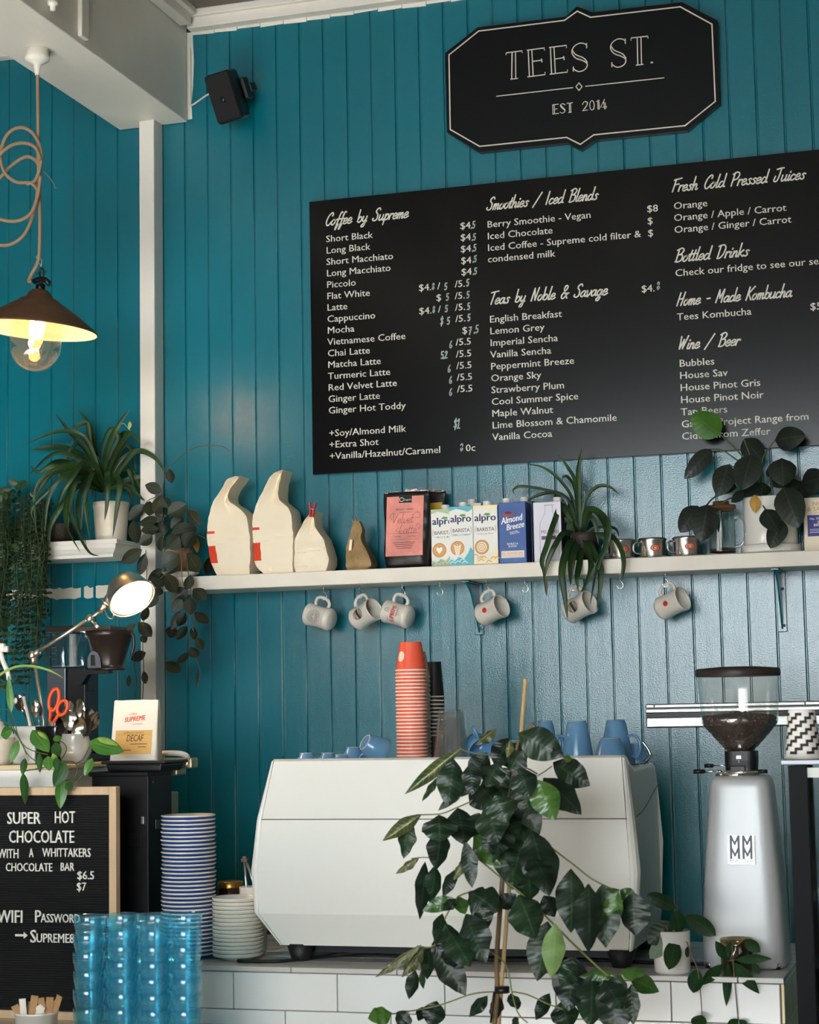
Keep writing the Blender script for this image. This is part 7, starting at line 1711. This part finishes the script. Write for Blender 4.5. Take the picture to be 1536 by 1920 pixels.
b = MB(); cl(b, [(232, 1262, 352, 1422, 120), (645, 1345, 892, 1420, 128), (130, 1335, 74, 1502, 64), (665, 1465, 608, 1592, 58), (5, 1300, 90, 1258, 92), (345, 1450, 355, 1556, 76), (446, 1520+90, 434, 1615+215, 92), (82, 1135, 62, 868, 54), (420, 1345, 405, 1300, 60)]); b.build('foliage', PG, po_, off=pvo)
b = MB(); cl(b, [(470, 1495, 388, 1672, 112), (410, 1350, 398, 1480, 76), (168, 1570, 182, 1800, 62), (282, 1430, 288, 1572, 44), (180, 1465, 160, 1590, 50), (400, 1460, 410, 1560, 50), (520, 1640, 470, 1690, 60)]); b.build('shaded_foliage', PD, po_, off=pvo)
b = MB(); cl(b, [(700, 1320, 850, 1372, 44), (380, 1430, 408, 1520, 40), (650, 1480, 618, 1560, 30), (270, 1275, 340, 1330, 26)], -.022); b.build('variegated_foliage', PY_, po_, off=pvo)
b = MB()
for L in ([(0, 1110), (60, 1120), (100, 1180), (130, 1300), (180, 1380), (260, 1420), (345, 1440)], [(90, 1230), (150, 1340), (210, 1450), (300, 1500), (400, 1490), (520, 1490), (555, 1530), (540, 1600), (470, 1630)], [(170, 1560), (250, 1545), (380, 1520), (470, 1495)], [(410, 1345), (450, 1350), (480, 1400), (440, 1480)], [(650, 1370), (600, 1470), (550, 1500)], [(545, 1640), (600, 1580), (665, 1470)], [(100, 1290), (60, 1160), (82, 1135)], [(0, 1190), (80, 1240), (160, 1370), (190, 1440)]):
    b.tube([gp(x, y, -1.195 if y > 1520 else vy-.065) for x, y in L], .0016, 5, sm=5, cap=False)
b.build('stems', STEM, po_, off=pvo)
b = MB(); b.blade([gp(x, y, vy-.06) for x, y in [(-60, 920), (20, 850), (120, 806), (220, 802), (320, 822), (400, 855), (466, 897)]], .007); b.build('long_blade', leaf_mat('pale_blade', (150, 176, 90), (120, 150, 70), nveins=0), po_, off=pvo)
# white spray bottle, only its head reaching into the frame
qy = -1.0; qh = at(6, 1212, qy)
sb_ = thing('spray_bottle', (qh.x-.03, qy, wz+.0005), 'white spray bottle head poking in at the left frame edge', 'spray bottle'); zz = qh.z-wz
SPW = mat('spray_white', (226, 222, 214), .35)
MB().lathe([(0, 0), (.036, 0), (.038, .01), (.038, .10), (.016, .145), (.014, .16), (0, .16)], seg=28).build('bottle', SPW, sb_)
b = MB(); b.tube([(0, 0, .15), (0, 0, zz-.02)], .011, 12); b.box((.008, 0, zz-.004), (.058, .022, .026), bev=.005); b.lathe([(0, .012), (.009, .012), (.010, 0), (0, 0)], (.036, 0, zz-.008), 14, (1, 0, -.1)); b.tube([(.02, 0, zz-.014), (.030, 0, zz-.045), (.046, 0, zz-.080), (.050, 0, zz-.10)], .0075, 8, sm=4); b.build('trigger_head', SPW, sb_)

# ------------------------------------------------------------ front counter: letter board, tumblers, sachets
fy0, fy1 = -2.60, -1.142
fcx0, fcx1 = -3.5, -1.62
WTZ = at(100, 1913, -1.178).z
fc = MB(); fc.box(((fcx0+fcx1)/2, (fy0+fy1)/2, WTZ-.02), (fcx1-fcx0, fy1-fy0, .04), bev=.004); fco = fc.build('worktop', mat('pale_worktop', (206, 190, 162), .4, var=.1, vscale=12, vstretch=(.1, 1, 1)), loc=(0, 0, 0))
tag(fco, 'pale service worktop in front of the tiled counter', 'worktop')
fco2 = MB().box(((fcx0+fcx1)/2, (fy0+fy1)/2+.01, (WTZ-.04)/2), (fcx1-fcx0-.06, fy1-fy0-.08, WTZ-.041)).build('service_cabinet', WCAB); tag(fco2, 'white service cabinet under the pale worktop', 'cabinet')
by3 = -1.178
oH, sH = (0, 1420), 3.657
def hp2(x, y, Y=by3): return at(oH[0]+x/sH, oH[1]+y/sH, Y)
bx1 = hp2(796, 400).x; btop = hp2(600, 203).z; bix1 = hp2(746, 500).x; bitop = hp2(600, 258).z
bix0 = at(-58, 1700, by3).x; bx0_ = bix0-(bx1-bix1); bbot = WTZ+.0008; fwid = bx1-bix1; dpt = .026
OAKF = mat('pale_oak_frame', (196, 168, 134), .5, var=.12, vscale=30, vstretch=(1, 1, .12))
lb_ = thing('letter_board', ((bx0_+bx1)/2, by3, bbot), 'black felt letter board in a pale oak frame on the service worktop', 'letter board'); lbo = Vector(((bx0_+bx1)/2, by3, bbot))
for (x0, x1, z0, z1) in ((bx0_, bix0, bbot, btop), (bix1, bx1, bbot, btop)): MB().box(((x0+x1)/2, by3+dpt/2, (z0+z1)/2), (x1-x0, dpt, z1-z0), bev=.0015).build('frame_side', OAKF, lb_, off=lbo)
for (z0, z1) in ((bbot, bbot+fwid), (btop-fwid, btop)): MB().box(((bix0+bix1)/2, by3+dpt/2, (z0+z1)/2), (bix1-bix0, dpt, z1-z0), bev=.0015).build('frame_rail', OAKF, lb_, off=lbo)
FELT = mat('black_felt', (15, 16, 18), .95, bump=.6, bscale=900)
b = MB(); zz = bbot+fwid; ztop_ = btop-fwid; nrow = int((ztop_-zz)/.0068); dzr = (ztop_-zz)/nrow
for k in range(nrow):
    z0 = zz+k*dzr
    v = [b.bm.verts.new(p) for p in ((bix0, by3+.014, z0), (bix1, by3+.014, z0), (bix1, by3+.010, z0+dzr*.25), (bix0, by3+.010, z0+dzr*.25), (bix1, by3+.010, z0+dzr*.75), (bix0, by3+.010, z0+dzr*.75), (bix1, by3+.014, z0+dzr), (bix0, by3+.014, z0+dzr))]
    b.quad([v[0], v[1], v[2], v[3]]); b.quad([v[3], v[2], v[4], v[5]]); b.quad([v[5], v[4], v[6], v[7]])
b.build('felt_panel', FELT, lb_, off=lbo, fixn=False)
LETW = mat('letter_white_plastic', (226, 224, 216), .4)
def letters(nm, lst):
    b = MB()
    for x0, x1, yb, cap, txt in lst:
        A = hp2(x0, yb); C = hp2(x1, yb); hC = cap/sH*mpp(by3, 100, 1650)
        b.text(txt, (A.x, by3+.0075, A.z), XA, ZA, hC/CAPH, width=C.x-A.x, bold=.012, depth=.05)
    b.build(nm, LETW, lb_, off=lbo, fixn=False)
letters('heading_letters', [(40, 268, 457, 80, 'SUPER'), (365, 503, 452, 80, 'HOT'), (52, 498, 586, 82, 'CHOCOLATE')])
letters('detail_letters', [(-22, 118, 692, 62, 'WITH'), (192, 221, 686, 60, 'A'), (283, 614, 683, 58, 'WHITTAKERS'), (30, 348, 782, 56, 'CHOCOLATE'), (405, 498, 779, 54, 'BAR')])
letters('price_letters', [(520, 634, 837, 54, '$6.5'), (517, 580, 915, 54, '$7')])
letters('wifi_letters', [(-24, 145, 1134, 84, 'WIFI'), (228, 268, 1133, 82, 'P'), (272, 540, 1133, 58, 'ASSWORD'), (197, 236, 1271, 84, 'S'), (240, 495, 1270, 60, 'UPREME8')])
b = MB(); A = hp2(95, 1222); b.prism([(0, -.003), (.062/2*1.0, -.003), (.031, -.009), (.045, 0), (.031, .009), (.031, .003), (0, .003)], (A.x, by3+.007, A.z), (.5*1.1, 0, 0), ZA, .003)
for v in b.bm.verts: v.co.x = A.x+(v.co.x-A.x)/(.045*.55)*(hp2(180, 1222).x-A.x)
b.build('arrow', LETW, lb_, off=lbo)
# blue tumblers
TBL = glass('blue_tumbler_plastic', (226, 251, 255), .16, face=.01, milk=.055, milk_rgb=(120, 215, 248))
ty_ = -1.55; tm = mpp(ty_, 250, 1800)
def tumb(r, rt, h):
    b = MB()
    def fl(p):
        a = math.atan2(p.y, p.x); k = 1+.014*math.cos(10*a)*(1 if p.z < h*.72 else 0); return Vector((p.x*k, p.y*k, p.z))
    b.lathe([(0, .004), (rt*.86, .004), (rt*.95, 0), (rt*1.0, .004), (rt*1.05, h*.34), (r*.93, h*.70), (r*.965, h*.74), (r*.98, h*.76), (r, h-.001), (r*.985, h), (r*.955, h-.002), (r*.93, h*.76), (r*.88, h*.70), (rt*.95, .010), (0, .010)], seg=40, fn=fl)
    return b
rT, hT = 30.5*tm, 72*tm; sT = 31.2*tm
tproto = None
stacks = [(167, 1716, 6, ty_, 'leftmost front'), (231, 1713, 6, ty_+.006, 'second front'), (290, 1713, 6, ty_-.006, 'third front'), (348, 1713, 6, ty_+.008, 'rightmost front'), (198, 1722, 5, ty_+.092, 'left back'), (264, 1730, 5, ty_+.094, 'middle back'), (324, 1726, 5, ty_+.092, 'right back')]
TZ0 = WTZ+.0006
for px, py, n_, Y, nm in stacks:
    X = at(px, py, Y).x; zr_ = at(px, py, Y).z; dzz = sT
    nlev = max(3, int(round((zr_-hT-TZ0)/sT))+1); dzz = (zr_-hT-TZ0)/(nlev-1)
    for k in range(nlev):
        i_ = nlev-k
        lab = f'blue plastic tumbler, topmost of the {nm} stack' if i_ == 1 else f'blue plastic tumbler, {ordinal(i_)} from the top of the {nm} stack'
        loc = (X+.0012*math.sin(k*2.1+px), Y+.001*math.cos(k*1.3), TZ0+dzz*k)
        if tproto is None: tproto = tumb(rT, rT*.70, hT).build('blue_tumbler', TBL, loc=loc); tag(tproto, lab, 'tumbler', 'blue tumblers stacked on the worktop')
        else:
            o = tproto.copy(); COL.objects.link(o); o.location = loc; o.rotation_euler = (0, 0, k*.7+px); o['label'] = lab
# paper cup of sugar sachets
cy2 = -1.75; cc = at(68, 1897, cy2); cm2 = mpp(cy2, 68, 1897); rC = 42*cm2; hC = cc.z-WTZ
pc_ = thing('paper_cup', (cc.x, cy2, WTZ+.0006), 'white paper cup of sugar sachets before the letter board', 'paper cup')
MB().lathe([(0, .004), (rC*.72, .004), (rC*.70, 0), (rC*.74, 0), (rC*.96, hC-.004), (rC*1.0, hC-.004), (rC*1.02, hC-.001), (rC*.99, hC+.001), (rC*.94, hC-.002), (rC*.70, .008), (0, .008)], seg=44).build('cup', mat('paper_cup_white', (226, 226, 222), .5), pc_)
KR = mat('kraft_sachet', (170, 132, 88), .7, var=.15, vscale=50); WS = mat('white_sachet', (226, 220, 206), .6)
sl = [(44, 1880, -6, 0, 1), (62, 1874, 8, .3, 0), (80, 1878, -10, .1, 0), (92, 1877, 4, .5, 0), (105, 1872, 22, -.2, 0), (37, 1890, -24, .4, 0), (70, 1890, 30, -.1, 1), (82, 1890, -28, .2, 1), (54, 1886, 14, .6, 0), (98, 1884, -4, .4, 0)]
for i, (px, py, lean, sp_, wh) in enumerate(sl):
    Y = cy2-.014+.006*(i % 5); h_ = at(px, py, Y); o = MB()
    o.box((0, 0, 0), (.018, .0022, .060), bev=.0008, seg=1); o.box((0, 0, .0295), (.018, .0010, .004)); ob = o.build('sugar_sachet', WS if wh else KR)
    ob.location = h_+Vector((0, 0, -.022)); ob.rotation_euler = (0, R_(lean), sp_)
    tag(ob, ('white' if wh else 'brown')+' sugar sachet '+['standing upright at the left of the paper cup', 'standing tall left of centre in the paper cup', 'tilted left in the middle of the paper cup', 'just right of centre in the paper cup', 'leaning far right over the cup rim', 'leaning left low at the cup rim', 'lying slanted at the front centre of the cup', 'lying slanted right of the front centre', 'tucked behind the tall left one', 'tucked low beside the far right one'][i], 'sachet', 'sugar sachets in the paper cup')

# ------------------------------------------------------------ coffee tree in front of the machine
oT, sT_ = (680, 1320), 2.743
tY = -1.62
def tpx(x, y, Y=tY): return at(oT[0]+x/sT_, oT[1]+y/sT_, Y)
tb = tpx(700, 1640); tree = thing('coffee_tree', (tb.x, tY, 0), 'young coffee tree with glossy ribbed dark leaves before the espresso machine', 'potted plant'); tro = Vector((tb.x, tY, 0))
MB().lathe([(0, 0), (.14, 0), (.18, .32), (.19, .34), (.175, .34), (.165, .30), (0, .30)], seg=40).build('pot', DARKPOT, tree); MB().lathe([(.17, .305), (0, .32)], seg=28).build('soil', SOIL, tree)
TL = [(470, 285, 440, 512, 112), (560, 300, 562, 458, 78), (650, 330, 765, 545, 165), (770, 385, 902, 652, 128), (800, 150, 1020, 262, 132), (750, 175, 688, 318, 92), (400, 372, 312, 492, 36), (530, 420, 398, 540, 42), (980, 300, 1158, 412, 112), (930, 380, 1112, 556, 118),
 (640, 520, 692, 702, 135), (490, 535, 522, 712, 128), (392, 570, 398, 700, 140), (400, 640, 380, 840, 96), (240, 590, 212, 782, 84), (322, 812, 296, 1088, 66), (372, 830, 350, 1016, 72), (532, 710, 562, 930, 72), (762, 650, 772, 935, 152), (872, 650, 955, 965, 152), (850, 850, 862, 1000, 124), (480, 850, 418, 985, 52),
 (562, 968, 690, 1062, 138), (700, 1050, 785, 982, 66), (802, 982, 885, 1195, 146), (932, 985, 985, 1088, 78), (1072, 848, 1072, 1155, 122), (1162, 925, 1162, 1252, 122), (1232, 930, 1250, 1232, 134), (1392, 968, 1402, 1178, 132), (952, 1118, 902, 1405, 124), (532, 1080, 628, 1315, 132), (452, 1180, 546, 1340, 118), (412, 1180, 385, 1338, 70), (412, 1078, 376, 1225, 60),
 (372, 1248, 520, 1482, 116), (342, 1248, 332, 1406, 62), (272, 1370, 240, 1508, 56), (302, 1368, 314, 1460, 30), (1082, 1290, 1062, 1562, 144), (1182, 1388, 1172, 1646, 128), (1292, 1400, 1305, 1700, 156), (1382, 1440, 1392, 1640, 62), (692, 1498, 680, 1622, 62), (762, 1488, 798, 1566, 52), (962, 1488, 896, 1616, 56), (1022, 1530, 1062, 1660, 112), (382, 1528, 350, 1655, 92), (312, 1558, 288, 1625, 40), (232, 1578, 186, 1660, 72), (642, 1500, 556, 1602, 52), (802, 1618, 768, 1656, 42),
 (740, 200, 830, 330, 120), (820, 240, 760, 340, 100), (600, 420, 700, 520, 110), (560, 430, 620, 540, 80), (700, 560, 800, 660, 110), (690, 640, 640, 760, 80), (820, 420, 860, 560, 90), (900, 250, 1000, 250, 60), (760, 330, 700, 430, 90), (480, 1000, 420, 1060, 50), (600, 1040, 640, 1150, 80), (440, 1250, 470, 1350, 80), (690, 700, 700, 800, 60), (870, 780, 940, 900, 110), (1240, 1410, 1180, 1420, 50), (640, 250, 560, 380, 90), (700, 300, 640, 420, 100), (800, 330, 860, 470, 110), (680, 470, 740, 600, 120), (600, 560, 560, 680, 90), (780, 560, 840, 700, 120), (730, 620, 690, 760, 110), (820, 700, 780, 860, 110), (560, 360, 510, 470, 70), (620, 940, 560, 1050, 90), (580, 1000, 650, 1120, 100), (430, 1130, 470, 1260, 80), (850, 1050, 820, 1150, 70), (1100, 1340, 1020, 1440, 80), (1240, 1420, 1330, 1560, 110)]
TB = [(895, 390, 985, 585, 118), (572, 670, 705, 822, 106), (1312, 960, 1255, 1162, 78), (1322, 955, 1180, 1022, 58), (1325, 955, 1402, 1012, 58), (472, 1000, 318, 1060, 60), (492, 990, 525, 1075, 56), (1302, 1392, 1125, 1402, 42), (1330, 1395, 1290, 1480, 90), (1332, 1372, 1442, 1392, 66), (1372, 1402, 1515, 1475, 72), (150, 1588, 36, 1616, 82), (880, 790, 840, 880, 40), (1060, 260, 1050, 300, 34)]
TC = [(500, 232, 236, 448, 56), (690, 125, 588, 205, 46), (302, 568, 116, 695, 58), (292, 788, 178, 868, 36), (302, 1238, 80, 1395, 40), (312, 1248, 208, 1395, 56), (760, 180, 745, 270, 34), (520, 800, 470, 900, 40), (520, 720, 545, 850, 40)]
TP = [(992, 1128, 972, 1392, 92)]
CT = leaf_mat('coffee_leaf', (28, 54, 32), (16, 34, 22), rough=.36, vein=(78, 108, 70), vamt=.42, nveins=10, spec=.42, trans=.06, rib=.22)
CTB = leaf_mat('coffee_leaf_young', (76, 116, 44), (48, 88, 36), rough=.28, vein=(110, 146, 70), vamt=.35, nveins=10, spec=.6, trans=.22)
CTC = leaf_mat('coffee_leaf_curled', (86, 92, 50), (30, 58, 32), rough=.3, vein=(206, 190, 140), vamt=.7, nveins=10, trans=.1)
CTP = leaf_mat('coffee_leaf_pale_back', (122, 150, 92), (98, 130, 78), rough=.45, vein=(150, 172, 116), vamt=.4, nveins=10, trans=.2)
CTT = leaf_mat('coffee_leaf_dark', (24, 44, 31), (14, 28, 21), rough=.36, vein=(66, 94, 66), vamt=.40, nveins=11, spec=.42, trans=.05, rib=.22)
rt_ = random.Random(21)
def tleaves(nm, lst, m, fold=.22, wave=.16):
    b = MB()
    for i, (x0, y0, x1, y1, w) in enumerate(lst):
        Y = tY-.02+rt_.uniform(-.13, .11); B = tpx(x0, y0, Y); T = tpx(x1+(x1-x0)*.07, y1+(y1-y0)*.07, Y-rt_.uniform(-.02, .05))
        nrm = (CAM-B).normalized()+Vector((rt_.uniform(-.55, .55), 0, rt_.uniform(.0, .5)))
        b.leaf(B, T, w/sT_*mpp(Y, 900, 1600)*1.34, nrm=nrm, curl=rt_.uniform(.02, .14), fold=fold, wave=wave, shape=(.44, .88), n=14, rnd=i*1.3)
    b.build(nm, m, tree, off=tro)
tleaves('foliage', TL[::2], CT); tleaves('dark_foliage', TL[1::2], CTT); tleaves('young_foliage', TB, CTB); tleaves('curled_foliage', TC, CTC, fold=.7, wave=.3); tleaves('pale_leaf', TP, CTP)
b = MB()
P0 = tpx(838, -130, tY+.10); P1 = tpx(700, 1640, tY+.10); d = (P1-P0); P2 = P1+d*((P1.z-.31)/(-d.z)); b.tube([P0, P1, P2], .0052, 8); b.build('bamboo_stake', BAMBOO, tree, off=tro)
b = MB(); b.tube([tpx(718, 640, tY+.02), tpx(720, 880, tY+.02), tpx(690, 1300, tY+.015), tpx(680, 1640, tY+.01), Vector((P2.x-.012, tY+.01, .31))], .0058, 8, sm=4); b.tube([tpx(718, 640, tY+.02), tpx(770, 400), tpx(800, 200), tpx(880, 100)], .004, 6, sm=4); b.build('trunk', STEMB, tree, off=tro)
b = MB()
for L, r_ in (([(675, 1480), (610, 1484), (540, 1498), (430, 1538), (300, 1570), (100, 1602)], .0018), ([(770, 1480), (830, 1490), (880, 1508), (960, 1545), (1030, 1570)], .0018), ([(650, 1270), (700, 1300), (745, 1360), (770, 1490), (800, 1590), (850, 1640)], .0016), ([(930, 1080), (1000, 1150), (1080, 1230), (1230, 1370), (1300, 1420)], .0026), ([(860, 640), (960, 730), (1090, 830), (1180, 900), (1280, 950)], .0022), ([(560, 770), (630, 825), (720, 900), (810, 970), (930, 1080)], .0022), ([(560, 500), (480, 535), (400, 565), (280, 570)], .0018), ([(490, 990), (430, 1090), (370, 1240), (280, 1245)], .002), ([(975, 320), (940, 345), (900, 370)], .0016), ([(790, 610), (740, 560), (700, 500)], .002), ([(500, 230), (560, 250), (640, 260), (760, 280)], .0018), ([(350, 790), (300, 790), (250, 795)], .0014), ([(860, 640), (800, 600), (720, 600)], .002), ([(700, 1060), (640, 1020), (560, 970), (490, 990)], .002), ([(900, 360), (840, 330), (780, 330)], .002)):
    b.tube([tpx(x, y, tY+.01) for x, y in L], r_, 6, sm=5, cap=False)
b.build('branches', mat('branch_green_brown', (104, 112, 58), .55), tree, off=tro)
q1 = tpx(674, 1476, tY-.006); q2 = tpx(748, 1470, tY-.006)
b = MB(); c_ = (q1+q2)/2; b.lathe([(.0, -.007), (.018, -.007), (.018, .007), (0, .007)], c_+Vector((0, .012, 0)), 20); b.tube([c_+Vector((-.016, .0, -.004)), c_+Vector((-.020, -.006, -.04)), tpx(660, 1640, tY-.01)], .003, 6); b.build('velcro_tie', BLACKP, tree, off=tro)

# pieces that belong to a part rather than to the whole thing
for child, host in (('label_lettering', 'label'), ('brand_lettering', 'brand_tab'), ('badge_lettering', 'badge_plate'), ('badge_ring', 'oval_badge'), ('band_lettering', 'blue_band'), ('badge', 'front_grille'), ('bulb', 'bulb_socket'), ('bulb', 'socket'), ('level_marks', 'water_tank'), ('drip_stop', 'filter_basket'), ('basket_handle', 'filter_basket'), ('vent', 'body'), ('dial', 'dial_block'), ('heading_letters', 'felt_panel'), ('detail_letters', 'felt_panel'), ('price_letters', 'felt_panel'), ('wifi_letters', 'felt_panel'), ('arrow', 'felt_panel'), ('bolt', 'bracket')):
    for o in list(bpy.data.objects):
        if o.parent is None or o.name.split('.')[0] != child: continue
        h = [c for c in o.parent.children if c.name.split('.')[0] == host]
        if len(h) == 1 and o.parent.parent is None: o.parent = h[0]
